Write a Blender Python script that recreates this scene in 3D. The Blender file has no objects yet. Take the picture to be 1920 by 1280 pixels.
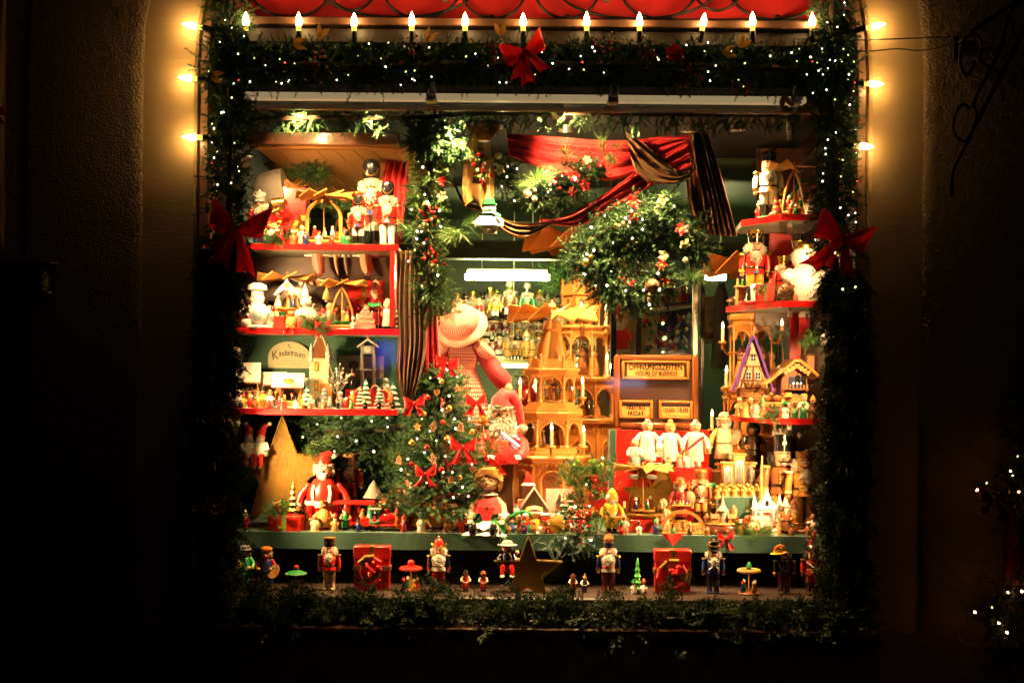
import bpy,math,random
import numpy as np
from mathutils import Matrix,Vector
R = math.radians
sc = bpy.context.scene
C = sc.collection
rnd = random.Random(7)
nrg = np.random.default_rng(11)
# ------------------------------------------------------------------ camera, world, exposure
CAM_Y,CAM_Z,FPX,ROLL = -5.0,1.65,2500.0,R(0.52)
cam = bpy.data.cameras.new('camera')
cam.sensor_width = 36.0
cam.lens = FPX / 1920.0 * 36.0
cam.shift_y = 70.0 / 1920.0
cam.clip_start = 0.1
cam.clip_end = 500.0
cam.dof.use_dof = False
camo = bpy.data.objects.new('camera',cam)
camo.location = (0,CAM_Y,CAM_Z)
camo.rotation_euler = (R(90),-ROLL,0)
C.objects.link(camo)
sc.camera = camo
w = bpy.data.worlds.new('World')
sc.world = w
w.use_nodes = True
nt = w.node_tree
sky = nt.nodes.new('ShaderNodeTexSky')
sky.sky_type = 'NISHITA'
sky.sun_disc = False
sky.sun_elevation = R(-6)
sky.sun_rotation = R(200)
nt.links.new(sky.outputs[0],nt.nodes['Background'].inputs[0])
nt.nodes['Background'].inputs[1].default_value = 0.03
vs = sc.view_settings
vs.view_transform = 'Standard'
vs.look = 'None'
vs.gamma = 1.0
vs.use_curve_mapping = False
vs.exposure = 1.5
cy = sc.cycles
cy.use_denoising = True
cy.max_bounces = 5
cy.use_adaptive_sampling = True
cy.adaptive_threshold = 0.03
cy.diffuse_bounces = 3
cy.glossy_bounces = 3
cy.transmission_bounces = 4
cy.transparent_max_bounces = 8
cy.sample_clamp_indirect = 4.0
cy.caustics_reflective = False
cy.caustics_refractive = False
cy.use_light_tree = True
# ------------------------------------------------------------------ where things stand
_c,_s = math.cos(ROLL),math.sin(ROLL)
def S(y):
 "metres per photograph pixel at depth y"
 return (y - CAM_Y) / FPX
def P(px,py,y):
 "the place at depth y that the photograph shows at px, py"
 dx,dy = px - 960.0,py - 710.0
 k = S(y)
 return Vector(((_c * dx + _s * dy) * k,y,CAM_Z - (-_s * dx + _c * dy) * k))
def at(px,y,z):
 "a place on a surface of height z"
 k = S(y)
 v = (CAM_Z - z) / k
 return Vector((((px - 960.0) + _s * v) / _c * k,y,z))
# ------------------------------------------------------------------ materials
MATS = {}
def mat(name,col,rough=0.5,metal=0.0,var=0.12,vs_=25.0,bump=0.0,bs=120.0,emit=None,es=0.0,
  trans=0.0,coat=0.0,sheen=0.0,tone=None,grain=None,spec=0.5):
 m = bpy.data.materials.new(name)
 m.use_nodes = True
 t = m.node_tree
 n = t.nodes
 L = t.links.new
 b = n['Principled BSDF']
 b.inputs['Roughness'].default_value = rough
 b.inputs['Metallic'].default_value = metal
 b.inputs['Specular IOR Level'].default_value = spec
 if coat:
  b.inputs['Coat Weight'].default_value = coat
  b.inputs['Coat Roughness'].default_value = 0.12
 if sheen:
  b.inputs['Sheen Weight'].default_value = sheen
 c4 = (*col,1)
 tc = n.new('ShaderNodeTexCoord')
 if tone:                                    # two leaf colours, mixed by a value kept with each sprig
  a = n.new('ShaderNodeAttribute')
  a.attribute_name = 'tone'
  mx = n.new('ShaderNodeMix')
  mx.data_type = 'RGBA'
  mx.inputs['A'].default_value = c4
  mx.inputs['B'].default_value = (*tone,1)
  L(a.outputs['Fac'],mx.inputs['Factor'])
  csock = mx.outputs['Result']
 elif var > 0 or grain:
  nz = n.new('ShaderNodeTexNoise')
  nz.inputs['Scale'].default_value = vs_
  nz.inputs['Detail'].default_value = 4
  if grain:
   mp = n.new('ShaderNodeMapping')
   mp.inputs['Scale'].default_value = grain
   L(tc.outputs['Object'],mp.inputs['Vector'])
   L(mp.outputs[0],nz.inputs['Vector'])
   nz.inputs['Distortion'].default_value = 0.6
  else:
   L(tc.outputs['Object'],nz.inputs['Vector'])
  mx = n.new('ShaderNodeMix')
  mx.data_type = 'RGBA'
  mx.inputs['A'].default_value = (*[max(0,x * (1 - var * 1.6)) for x in col],1)
  mx.inputs['B'].default_value = (*[min(1,x * (1 + var * 1.6)) for x in col],1)
  L(nz.outputs['Fac'],mx.inputs['Factor'])
  csock = mx.outputs['Result']
  rr = n.new('ShaderNodeMapRange')
  rr.inputs['To Min'].default_value = max(0.03,rough - 0.1)
  rr.inputs['To Max'].default_value = min(1,rough + 0.1)
  L(nz.outputs['Fac'],rr.inputs['Value'])
  L(rr.outputs[0],b.inputs['Roughness'])
 else:
  csock = None
  b.inputs['Base Color'].default_value = c4
 if csock is not None:
  L(csock,b.inputs['Base Color'])
 if bump:
  nb = n.new('ShaderNodeTexNoise')
  nb.inputs['Scale'].default_value = bs
  nb.inputs['Detail'].default_value = 5
  L(tc.outputs['Object'],nb.inputs['Vector'])
  bp = n.new('ShaderNodeBump')
  bp.inputs['Strength'].default_value = bump
  bp.inputs['Distance'].default_value = 0.004
  L(nb.outputs['Fac'],bp.inputs['Height'])
  L(bp.outputs[0],b.inputs['Normal'])
 if emit:
  b.inputs['Emission Color'].default_value = (*emit,1)
  b.inputs['Emission Strength'].default_value = es
 if trans:
  tr = n.new('ShaderNodeBsdfTranslucent')
  tr.inputs[0].default_value = c4
  if csock is not None:
   L(csock,tr.inputs[0])
  ms = n.new('ShaderNodeMixShader')
  ms.inputs[0].default_value = trans
  L(b.outputs[0],ms.inputs[1])
  L(tr.outputs[0],ms.inputs[2])
  L(ms.outputs[0],n['Material Output'].inputs[0])
 MATS[name] = m
 return m
def striped(name,cols,rep,rough=0.75,trans=0.15):
 "woven stripes that run along the cloth; the width of the cloth is its u"
 m = bpy.data.materials.new(name)
 m.use_nodes = True
 t = m.node_tree
 n = t.nodes
 L = t.links.new
 b = n['Principled BSDF']
 b.inputs['Roughness'].default_value = rough
 b.inputs['Sheen Weight'].default_value = 0.15
 uv = n.new('ShaderNodeUVMap')
 sx = n.new('ShaderNodeSeparateXYZ')
 L(uv.outputs[0],sx.inputs[0])
 mu = n.new('ShaderNodeMath')
 mu.operation = 'MULTIPLY'
 mu.inputs[1].default_value = rep
 L(sx.outputs[0],mu.inputs[0])
 fr = n.new('ShaderNodeMath')
 fr.operation = 'FRACT'
 L(mu.outputs[0],fr.inputs[0])
 cr = n.new('ShaderNodeValToRGB')
 cr.color_ramp.interpolation = 'CONSTANT'
 e = cr.color_ramp.elements
 while len(e) < len(cols):
  e.new(0.5)
 for i,(p,c) in enumerate(cols):
  e[i].position = p
  e[i].color = (*c,1)
 L(fr.outputs[0],cr.inputs[0])
 L(cr.outputs[0],b.inputs['Base Color'])
 MATS[name] = m
 return m
def gingham(name,ca,cb,scale,rough=0.8):
 m = bpy.data.materials.new(name)
 m.use_nodes = True
 t = m.node_tree
 n = t.nodes
 L = t.links.new
 b = n['Principled BSDF']
 b.inputs['Roughness'].default_value = rough
 uv = n.new('ShaderNodeUVMap')
 sx = n.new('ShaderNodeSeparateXYZ')
 L(uv.outputs[0],sx.inputs[0])
 outs = []
 for k in (0,1):
  mu = n.new('ShaderNodeMath')
  mu.operation = 'MULTIPLY'
  mu.inputs[1].default_value = scale
  L(sx.outputs[k],mu.inputs[0])
  fr = n.new('ShaderNodeMath')
  fr.operation = 'FRACT'
  L(mu.outputs[0],fr.inputs[0])
  gt = n.new('ShaderNodeMath')
  gt.operation = 'GREATER_THAN'
  gt.inputs[1].default_value = 0.5
  L(fr.outputs[0],gt.inputs[0])
  outs.append(gt)
 ad = n.new('ShaderNodeMath')
 ad.operation = 'ADD'
 L(outs[0].outputs[0],ad.inputs[0])
 L(outs[1].outputs[0],ad.inputs[1])
 hf = n.new('ShaderNodeMath')
 hf.operation = 'MULTIPLY'
 hf.inputs[1].default_value = 0.5
 L(ad.outputs[0],hf.inputs[0])
 mx = n.new('ShaderNodeMix')
 mx.data_type = 'RGBA'
 mx.inputs['A'].default_value = (*ca,1)
 mx.inputs['B'].default_value = (*cb,1)
 L(hf.outputs[0],mx.inputs['Factor'])
 L(mx.outputs['Result'],b.inputs['Base Color'])
 MATS[name] = m
 return m
# plaster, wood and other building stuff
def plaster(name,col,lines,bstr):
 m = mat(name,col,0.85,var=0.14,vs_=6)
 t = m.node_tree
 n = t.nodes
 L = t.links.new
 tc = [q for q in n if q.type == 'TEX_COORD'][0]
 hs = []
 for sc_,det in ((28,6),(110,4)):
  z = n.new('ShaderNodeTexNoise')
  z.inputs['Scale'].default_value = sc_
  z.inputs['Detail'].default_value = det
  mp = n.new('ShaderNodeMapping')
  mp.inputs['Scale'].default_value = (0.25,0.25,2.2) if lines else (1,1,1)
  L(tc.outputs['Object'],mp.inputs[0])
  L(mp.outputs[0],z.inputs['Vector'])
  hs.append(z)
 ad = n.new('ShaderNodeMath')
 ad.operation = 'ADD'
 L(hs[0].outputs['Fac'],ad.inputs[0])
 L(hs[1].outputs['Fac'],ad.inputs[1])
 bp = n.new('ShaderNodeBump')
 bp.inputs['Strength'].default_value = bstr
 bp.inputs['Distance'].default_value = 0.03
 L(ad.outputs[0],bp.inputs['Height'])
 L(bp.outputs[0],n['Principled BSDF'].inputs['Normal'])
plaster('stucco',(0.22,0.14,0.07),False,0.8)
plaster('smooth_plaster',(0.40,0.26,0.12),True,0.15)
mat('paving',(0.08,0.075,0.07),0.8,bump=0.4)
mat('frame_wood',(0.20,0.10,0.05),0.5,grain=(12,12,1.5),var=0.25,coat=0.2)
mat('dark_wood',(0.085,0.035,0.018),0.45,grain=(3,12,12),var=0.25,coat=0.2)
mat('black_wood',(0.018,0.008,0.005),0.5,grain=(3,12,12),var=0.25)
mat('black_iron',(0.02,0.018,0.016),0.42,metal=0.7,bump=0.3,bs=200)
mat('glow_rail',(0.6,0.52,0.36),0.5,var=0.05,emit=(1.0,0.74,0.36),es=.10)  # emission put in to give the rail its lit look
mat('white_metal',(0.80,0.77,0.66),0.6,var=0.06)
mat('steel',(0.62,0.60,0.52),0.3,metal=0.9)
mat('black_plastic',(0.012,0.014,0.012),0.35,coat=0.2)
mat('black_cloth',(0.004,0.005,0.008),0.9)
mat('shop_green',(0.018,0.038,0.012),0.6,var=0.2,vs_=3)
mat('panel_green',(0.035,0.14,0.085),0.6,var=0.1,vs_=4)
mat('cloth_green',(0.03,0.10,0.07),0.75,var=0.12,vs_=8,sheen=0.2)
mat('shelf_grey',(0.30,0.33,0.27),0.55,var=0.08)
mat('pale_cream',(0.60,0.58,0.36),0.7,var=0.05)
mat('print_grey',(0.13,0.12,0.09),0.7,var=0)
mat('print_pale',(0.36,0.34,0.22),0.7,var=0)
mat('shingle',(0.42,0.26,0.09),0.6,grain=(4,30,4),var=0.25)
# paints
mat('red',(0.60,0.018,0.012),0.32,coat=0.35,var=0.08)
mat('red_gloss',(0.62,0.012,0.012),0.2,coat=0.6,var=0.06)
mat('red_cloth',(0.74,0.012,0.018),0.62,sheen=0.25,var=0.1,vs_=18)
mat('red_ribbon',(0.62,0.012,0.015),0.42,sheen=0.2,trans=0.25,var=0.12)
mat('sheer_ribbon',(0.75,0.016,0.016),0.4,sheen=0.3,trans=0.6,var=0.15)
mat('crimson_cloth',(0.34,0.006,0.016),0.7,sheen=0.2)
mat('pink_pale',(0.72,0.34,0.26),0.7,var=0.06)
mat('red_dark',(0.22,0.008,0.01),0.4,coat=0.2)
mat('crimson',(0.40,0.012,0.03),0.35,coat=0.3)
mat('orange',(0.70,0.17,0.02),0.4,coat=0.2)
mat('orange_ribbon',(0.74,0.25,0.02),0.5,trans=0.45)
mat('tan_ribbon',(0.55,0.30,0.10),0.6,trans=0.3)
mat('pink',(0.72,0.25,0.22),0.5)
mat('white',(0.78,0.74,0.66),0.45,var=0.05)
mat('snow',(0.80,0.78,0.72),0.7,var=0.05,bump=0.6,bs=300)
mat('ivory',(0.66,0.52,0.32),0.5,var=0.08)
mat('yellow',(0.72,0.42,0.03),0.4,coat=0.2)
mat('gold',(0.80,0.50,0.12),0.28,metal=1.0,var=0.1)
mat('gold_leaf',(0.21,0.115,0.018),0.5,metal=0.55,var=0.4,vs_=9,bump=0.5,bs=60)
mat('black',(0.012,0.012,0.013),0.22,coat=0.5,var=0)
mat('blue',(0.02,0.07,0.32),0.35,coat=0.3)
mat('dark_blue',(0.012,0.02,0.10),0.35,coat=0.3)
mat('sky_blue',(0.12,0.33,0.75),0.35,coat=0.3)
mat('pale_blue',(0.32,0.46,0.50),0.5)
mat('green',(0.015,0.22,0.06),0.35,coat=0.3)
mat('bright_green',(0.06,0.42,0.07),0.4,coat=0.3)
mat('teal',(0.03,0.30,0.20),0.4,coat=0.2)
mat('olive',(0.10,0.12,0.03),0.6)
mat('lime',(0.30,0.48,0.04),0.5,trans=0.3)
mat('purple',(0.16,0.04,0.42),0.35,coat=0.2)
mat('skin',(0.70,0.36,0.20),0.45,var=0.05)
mat('doll_skin',(0.72,0.42,0.26),0.42,var=0.05)
mat('wood',(0.62,0.28,0.065),0.42,grain=(4,4,26),var=0.18,coat=0.15)
mat('wood_pale',(0.50,0.235,0.055),0.45,grain=(4,4,26),var=0.14,coat=0.1)
mat('wood_orange',(0.56,0.22,0.04),0.4,grain=(4,4,26),var=0.18,coat=0.2)
mat('wood_brown',(0.24,0.09,0.03),0.38,grain=(4,4,22),var=0.2,coat=0.3)
mat('wood_dark',(0.07,0.028,0.012),0.35,var=0.2,coat=0.3)
mat('sign_wood',(0.16,0.045,0.010),0.33,grain=(5,5,5),var=0.25,coat=0.4)
mat('sign_wood_light',(0.34,0.125,0.02),0.36,grain=(30,5,5),var=0.15,coat=0.3)
mat('sign_back',(0.035,0.010,0.005),0.45,grain=(2,5,30),var=0.25)
mat('ginger',(0.28,0.10,0.025),0.5,var=0.2,coat=0.2)
mat('ginger_light',(0.52,0.24,0.06),0.5,var=0.15)
mat('cone_brown',(0.20,0.10,0.04),0.55,var=0.3)
mat('hair_blond',(0.58,0.30,0.07),0.45,var=0.25,vs_=90)
mat('hair_brown',(0.16,0.075,0.025),0.5,var=0.25,vs_=90)
mat('fur_white',(0.78,0.74,0.66),0.8,var=0.05,trans=0.3)
mat('fur_grey',(0.35,0.33,0.30),0.8,trans=0.3)
mat('fur_brown',(0.38,0.20,0.06),0.8,trans=0.3)
mat('fur_black',(0.02,0.018,0.016),0.8)
mat('bonnet',(0.22,0.19,0.16),0.8,var=0.08)
mat('burlap',(0.50,0.34,0.20),0.9,bump=0.8,bs=160)
mat('stone_grey',(0.30,0.29,0.26),0.7)
mat('glass_bead',(0.75,0.68,0.50),0.12,metal=0.6,var=0.05)
mat('pipe_tin',(0.60,0.60,0.56),0.25,metal=0.9,var=0.05)
mat('cocoa',(0.11,0.035,0.02),0.3,coat=0.4)
mat('brick',(0.36,0.14,0.06),0.7,bump=0.5)
# leaves
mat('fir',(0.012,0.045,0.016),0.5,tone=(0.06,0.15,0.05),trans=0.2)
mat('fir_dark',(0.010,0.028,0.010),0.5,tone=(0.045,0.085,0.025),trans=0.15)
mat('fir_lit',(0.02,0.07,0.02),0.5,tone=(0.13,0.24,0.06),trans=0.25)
mat('fir_tree',(0.02,0.075,0.035),0.5,tone=(0.15,0.30,0.12),trans=0.2)
mat('fir_frost',(0.05,0.11,0.09),0.5,tone=(0.25,0.34,0.28),trans=0.2)
mat('twig',(0.05,0.03,0.015),0.8)
mat('leaf_green',(0.06,0.16,0.03),0.4,trans=0.25,var=0.25)
mat('leaf_gold',(0.46,0.24,0.04),0.45,trans=0.3,var=0.25)
mat('petal_cream',(0.62,0.58,0.32),0.55,trans=0.3,var=0.1)
mat('petal_red',(0.55,0.010,0.012),0.5,trans=0.25,var=0.12)
# light
mat('bulb_hot',(1,0.8,0.5),0.4,var=0,emit=(1.0,0.60,0.20),es=40.0)
mat('bulb_base',(0.9,0.7,0.2),0.4,var=0,emit=(1.0,0.66,0.10),es=.6)
mat('fairy',(1,1,1),0.4,var=0,emit=(1.0,0.80,0.58),es=3.0)
mat('fairy_dim',(1,1,.6),0.4,var=0,emit=(0.75,0.85,0.30),es=.8)
mat('fairy_warm',(1,.6,.3),0.4,var=0,emit=(1.0,0.42,0.16),es=22.0)
mat('fairy_red',(1,0.1,0.1),0.4,var=0,emit=(1.0,0.06,0.04),es=1.5)
mat('flame',(1,0.9,0.7),0.4,var=0,emit=(1.0,0.74,0.36),es=5.0)
mat('tube_light',(1,1,0.8),0.4,var=0,emit=(1.0,0.92,0.38),es=80.0)
mat('lens_hot',(1,0.9,0.7),0.4,var=0,emit=(1.0,0.78,0.48),es=4.0)
mat('neon_blue',(0.1,0.1,0.8),0.4,var=0,emit=(0.06,0.05,1.0),es=3.5)
mat('neon_pale',(0.6,0.7,0.9),0.4,var=0,emit=(0.5,0.6,1.0),es=3.0)
mat('candle_wax',(0.75,0.66,0.42),0.5,var=0.05)
striped('curtain',[(0,(0.20,0.13,0.035)),(.18,(0.30,0.012,0.010)),(.30,(0.24,0.16,0.05)),(.42,(0.03,0.06,0.02)),
     (.52,(0.26,0.17,0.05)),(.64,(0.30,0.014,0.010)),(.76,(0.06,0.03,0.012)),(.84,(0.22,0.14,0.04))],9)
gingham('gingham',(0.70,0.44,0.36),(0.50,0.015,0.02),27)
def glass(name):
 m = bpy.data.materials.new(name)
 m.use_nodes = True
 t = m.node_tree
 n = t.nodes
 L = t.links.new
 n.remove(n['Principled BSDF'])
 tr = n.new('ShaderNodeBsdfTransparent')
 tr.inputs[0].default_value = (0.97,0.98,0.97,1)
 gl = n.new('ShaderNodeBsdfGlossy')
 gl.inputs['Roughness'].default_value = 0.05
 lw = n.new('ShaderNodeLayerWeight')           # Schlick's rule, the same from both sides of the pane
 pw = n.new('ShaderNodeMath')
 pw.operation = 'POWER'
 pw.inputs[1].default_value = 5.0
 L(lw.outputs['Facing'],pw.inputs[0])
 ma = n.new('ShaderNodeMath')
 ma.operation = 'MULTIPLY_ADD'
 ma.inputs[1].default_value = 0.96
 ma.inputs[2].default_value = 0.03
 L(pw.outputs[0],ma.inputs[0])
 ms = n.new('ShaderNodeMixShader')
 L(ma.outputs[0],ms.inputs[0])
 L(tr.outputs[0],ms.inputs[1])
 L(gl.outputs[0],ms.inputs[2])
 L(ms.outputs[0],n['Material Output'].inputs[0])
 MATS[name] = m
glass('window_glass')
# ------------------------------------------------------------------ mesh kit
def orient(v,f,c):
 out = []
 for q in f:
  a,b,d = Vector(v[q[0]]),Vector(v[q[1]]),Vector(v[q[2]])
  m = (a + b + d) / 3
  out.append(q if (b - a).cross(d - a).dot(m - c) >= 0 else tuple(reversed(q)))
 return out
class G:
 def __init__(s):
  s.v,s.f,s.m,s.uv,s.mats = [],[],[],[],[]
 def add(s,v,f,m,M=None,uv=None):
  o = len(s.v)
  if M is not None:
   v = [M @ Vector(p) for p in v]
  s.v.extend((p[0],p[1],p[2]) for p in v)
  s.uv.extend(uv if uv else [(0,0)] * len(v))
  if m not in s.mats:
   s.mats.append(m)
  i = s.mats.index(m)
  for q in f:
   s.f.append(tuple(o + k for k in q))
   s.m.append(i)
  return s
 def lathe(s,prof,m,n=14,c=(0,0,0),M=None,ph=0.0,sx=1.0,sy=1.0):
  v,f,rings = [],[],[]
  for r,z in prof:
   if r < 1e-6:
    rings.append([len(v)])
    v.append((c[0],c[1],c[2] + z))
   else:
    rings.append(list(range(len(v),len(v) + n)))
    for k in range(n):
     a = ph + 2 * math.pi * k / n
     v.append((c[0] + r * sx * math.cos(a),c[1] + r * sy * math.sin(a),c[2] + z))
  for A,B in zip(rings,rings[1:]):
   if len(A) == 1 and len(B) == 1:
    continue
   for k in range(n):
    j = (k + 1) % n
    if len(A) == 1:
     f.append((A[0],B[j],B[k]))
    elif len(B) == 1:
     f.append((A[k],A[j],B[0]))
    else:
     f.append((A[k],A[j],B[j],B[k]))
  if len(rings[0]) > 1:
   f.append(tuple(reversed(rings[0])))
  if len(rings[-1]) > 1:
   f.append(tuple(rings[-1]))
  return s.add(v,f,m,M)
 def ball(s,c,r,m,n=10,k=7,M=None):
  r = (r,r,r) if not hasattr(r,'__len__') else r
  p = [(math.sin(math.pi * i / k),-math.cos(math.pi * i / k)) for i in range(k + 1)]
  p[0] = (0,-1)
  p[-1] = (0,1)
  T = Matrix.Translation(c) @ Matrix.Diagonal((*r,1))
  return s.lathe(p,m,n,M=(M @ T) if M is not None else T)
 def box(s,c,d,m,M=None,ch=0.0):
  x,y,z = d[0] / 2,d[1] / 2,d[2] / 2
  if ch <= 0:
   v = [(c[0] + a * x,c[1] + b * y,c[2] + e * z) for a in (-1,1) for b in (-1,1) for e in (-1,1)]
   f = [(0,1,3,2),(4,6,7,5),(0,4,5,1),(2,3,7,6),(0,2,6,4),(1,5,7,3)]
   return s.add(v,f,m,M)
  ch = min(ch,x * 0.9,y * 0.9,z * 0.9)
  v,idx = [],{}
  for a in (-1,1):
   for b in (-1,1):
    for e in (-1,1):
     for ax in range(3):
      q = [x,y,z]
      for k in range(3):
       if k != ax:
        q[k] -= ch
      idx[(a,b,e,ax)] = len(v)
      v.append((c[0] + a * q[0],c[1] + b * q[1],c[2] + e * q[2]))
  f = []
  sg = (-1,1)
  for a in sg:
   f.append([idx[(a,b,e,0)] for b,e in ((-1,-1),(1,-1),(1,1),(-1,1))])
   f.append([idx[(b,a,e,1)] for b,e in ((-1,-1),(1,-1),(1,1),(-1,1))])
   f.append([idx[(b,e,a,2)] for b,e in ((-1,-1),(1,-1),(1,1),(-1,1))])
  for a in sg:
   for b in sg:
    f.append([idx[(a,b,-1,0)],idx[(a,b,1,0)],idx[(a,b,1,1)],idx[(a,b,-1,1)]])
    f.append([idx[(a,-1,b,0)],idx[(a,1,b,0)],idx[(a,1,b,2)],idx[(a,-1,b,2)]])
    f.append([idx[(-1,a,b,1)],idx[(1,a,b,1)],idx[(1,a,b,2)],idx[(-1,a,b,2)]])
    for e in sg:
     f.append([idx[(a,b,e,0)],idx[(a,b,e,1)],idx[(a,b,e,2)]])
  return s.add(v,orient(v,[tuple(q) for q in f],Vector(c)),m,M)
 def tube(s,path,r,m,n=7,closed=False,M=None,flat=1.0):
  pts = [Vector(p) for p in path]
  N = len(pts)
  rr = r if hasattr(r,'__len__') else [r] * N
  v,f = [],[]
  up = None
  for i,p in enumerate(pts):
   a = pts[(i - 1) % N] if (closed or i > 0) else p
   b = pts[(i + 1) % N] if (closed or i < N - 1) else p
   t = (b - a).normalized()
   if up is None:
    up = Vector((0,0,1)) if abs(t.z) < 0.9 else Vector((1,0,0))
   sd = t.cross(up).normalized()
   up = sd.cross(t).normalized()
   for k in range(n):
    an = 2 * math.pi * k / n
    v.append(p + sd * math.cos(an) * rr[i] + up * math.sin(an) * rr[i] * flat)
  for i in range(N if closed else N - 1):
   for k in range(n):
    A,B = i * n,((i + 1) % N) * n
    f.append((A + k,A + (k + 1) % n,B + (k + 1) % n,B + k))
  if not closed:
   f.append(tuple(range(n - 1,-1,-1)))
   f.append(tuple(range((N - 1) * n,N * n)))
  return s.add(v,f,m,M)
 def prism(s,poly,y0,y1,m,M=None):
  n = len(poly)
  v = [(x,y0,z) for x,z in poly] + [(x,y1,z) for x,z in poly]
  f = [tuple(range(n)),tuple(range(2 * n - 1,n - 1,-1))]
  f += [(k,(k + n),(k + 1) % n + n,(k + 1) % n) for k in range(n)]
  return s.add(v,f,m,M)
 def band(s,outer,inner,y0,y1,m,M=None):
  "a flat bar between two lines of equal count in xz, with depth"
  n = len(outer)
  v = [(x,y0,z) for x,z in outer] + [(x,y0,z) for x,z in inner] + [(x,y1,z) for x,z in outer] + [(x,y1,z) for x,z in inner]
  f = []
  for k in range(n - 1):
   j = k + 1
   f += [(k,j,n + j,n + k),(2 * n + k,3 * n + k,3 * n + j,2 * n + j),(k,2 * n + k,2 * n + j,j),(n + k,n + j,3 * n + j,3 * n + k)]
  f += [(0,n,3 * n,2 * n),(n - 1,3 * n - 1,4 * n - 1,2 * n - 1)]
  return s.add(v,f,m,M)
 def grid(s,fn,nu,nv,m,M=None,us=1.0,vs=1.0):
  v,uv,f = [],[],[]
  for i in range(nu + 1):
   for j in range(nv + 1):
    v.append(tuple(fn(i / nu,j / nv)))
    uv.append((us * i / nu,vs * j / nv))
  for i in range(nu):
   for j in range(nv):
    a = i * (nv + 1) + j
    f.append((a,a + nv + 1,a + nv + 2,a + 1))
  return s.add(v,f,m,M,uv)
 def fur(s,c,r,m,n=160,ln=0.05,w=0.012,droop=0.3,seed=1,front=False):
  q = random.Random(seed)
  v,f = [],[]
  for i in range(n):
   d = Vector((q.gauss(0,1),q.gauss(0,1),q.gauss(0,1))).normalized()
   if front and d.y > 0.2:
    d.y = -d.y
   p = Vector((c[0] + d.x * r[0],c[1] + d.y * r[1],c[2] + d.z * r[2]))
   g = (d + Vector((q.uniform(-.4,.4),q.uniform(-.4,.4),q.uniform(-.4,.4) - droop))).normalized()
   t = g.cross(Vector((q.uniform(-1,1),q.uniform(-1,1),q.uniform(-1,1)))).normalized() * w
   k = len(v)
   v += [p - t,p + t,p + g * ln * q.uniform(.6,1.2)]
   f.append((k,k + 1,k + 2))
  s.ball(c,[x * 0.97 for x in r],m,10,6)
  return s.add(v,f,m)
def mesh(name,g,sharp=38):
 me = bpy.data.meshes.new(name)
 me.from_pydata(g.v,[],g.f)
 for k in g.mats:
  me.materials.append(MATS[k])
 me.polygons.foreach_set('material_index',g.m)
 me.polygons.foreach_set('use_smooth',[True] * len(g.f))
 if any(q != (0,0) for q in g.uv):
  ul = me.uv_layers.new(name='UVMap')
  li = np.empty(len(me.loops),dtype=np.int32)
  me.loops.foreach_get('vertex_index',li)
  ul.data.foreach_set('uv',np.array(g.uv,dtype=np.float32)[li].ravel())
 me.update()
 me.set_sharp_from_angle(angle=R(sharp))
 return me
def part(parent,name,g,loc=None,rot=None,sc_=None,label=None,kind=None,sharp=38):
 me = g if isinstance(g,bpy.types.Mesh) else mesh(name,g,sharp)
 o = bpy.data.objects.new(name,me)
 C.objects.link(o)
 o.parent = parent
 if loc is not None:
  o.location = loc
 if rot is not None:
  o.rotation_euler = rot
 if sc_ is not None:
  o.scale = sc_ if hasattr(sc_,'__len__') else (sc_,) * 3
 if label:
  o['label'] = label
 if kind:
  o['kind'] = kind
 return o
def thing(name,label,cat,loc=(0,0,0),rz=0.0,s=1.0,group=None,rot=None,kind=None):
 o = bpy.data.objects.new(name,None)
 C.objects.link(o)
 o.empty_display_size = 0.05
 o.location = loc
 o.rotation_euler = rot if rot is not None else (0,0,R(rz))
 o.scale = (s,s,s) if not hasattr(s,'__len__') else s
 o['label'] = label
 o['category'] = cat
 if group:
  o['group'] = group
 if kind:
  o['kind'] = kind
 return o
def copy_tree(o,loc=None,rz=None,s=None,label=None,group=None,parent=None):
 c = o.copy()
 C.objects.link(c)
 c.parent = parent
 if loc is not None:
  c.location = loc
 if rz is not None:
  c.rotation_euler = (c.rotation_euler[0],c.rotation_euler[1],R(rz))
 if s is not None:
  c.scale = (s,s,s)
 if label:
  c['label'] = label
 if group:
  c['group'] = group
 for ch in [q for q in ALLCH(o)]:
  copy_tree(ch,parent=c)
 return c
def ALLCH(o):
 return list(o.children)
def text(s,size,m,parent,loc,rot=(R(90),0,0),ext=0.0008,shear=0.0,off=0.0,sx=1.0,name='lettering',align='CENTER'):
 cu = bpy.data.curves.new('lettering','FONT')
 cu.body = s
 cu.size = size
 cu.align_x = align
 cu.align_y = 'CENTER'
 cu.extrude = ext
 cu.shear = shear
 cu.offset = off
 cu.resolution_u = 3
 tmp = bpy.data.objects.new('tmp',cu)
 C.objects.link(tmp)
 dg = bpy.context.evaluated_depsgraph_get()
 me = bpy.data.meshes.new_from_object(tmp.evaluated_get(dg))
 bpy.data.objects.remove(tmp)
 bpy.data.curves.remove(cu)
 me.materials.clear()
 me.materials.append(MATS[m])
 o = part(parent,name,me,loc,rot)
 o.scale = (sx,1,1)
 return o
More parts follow.
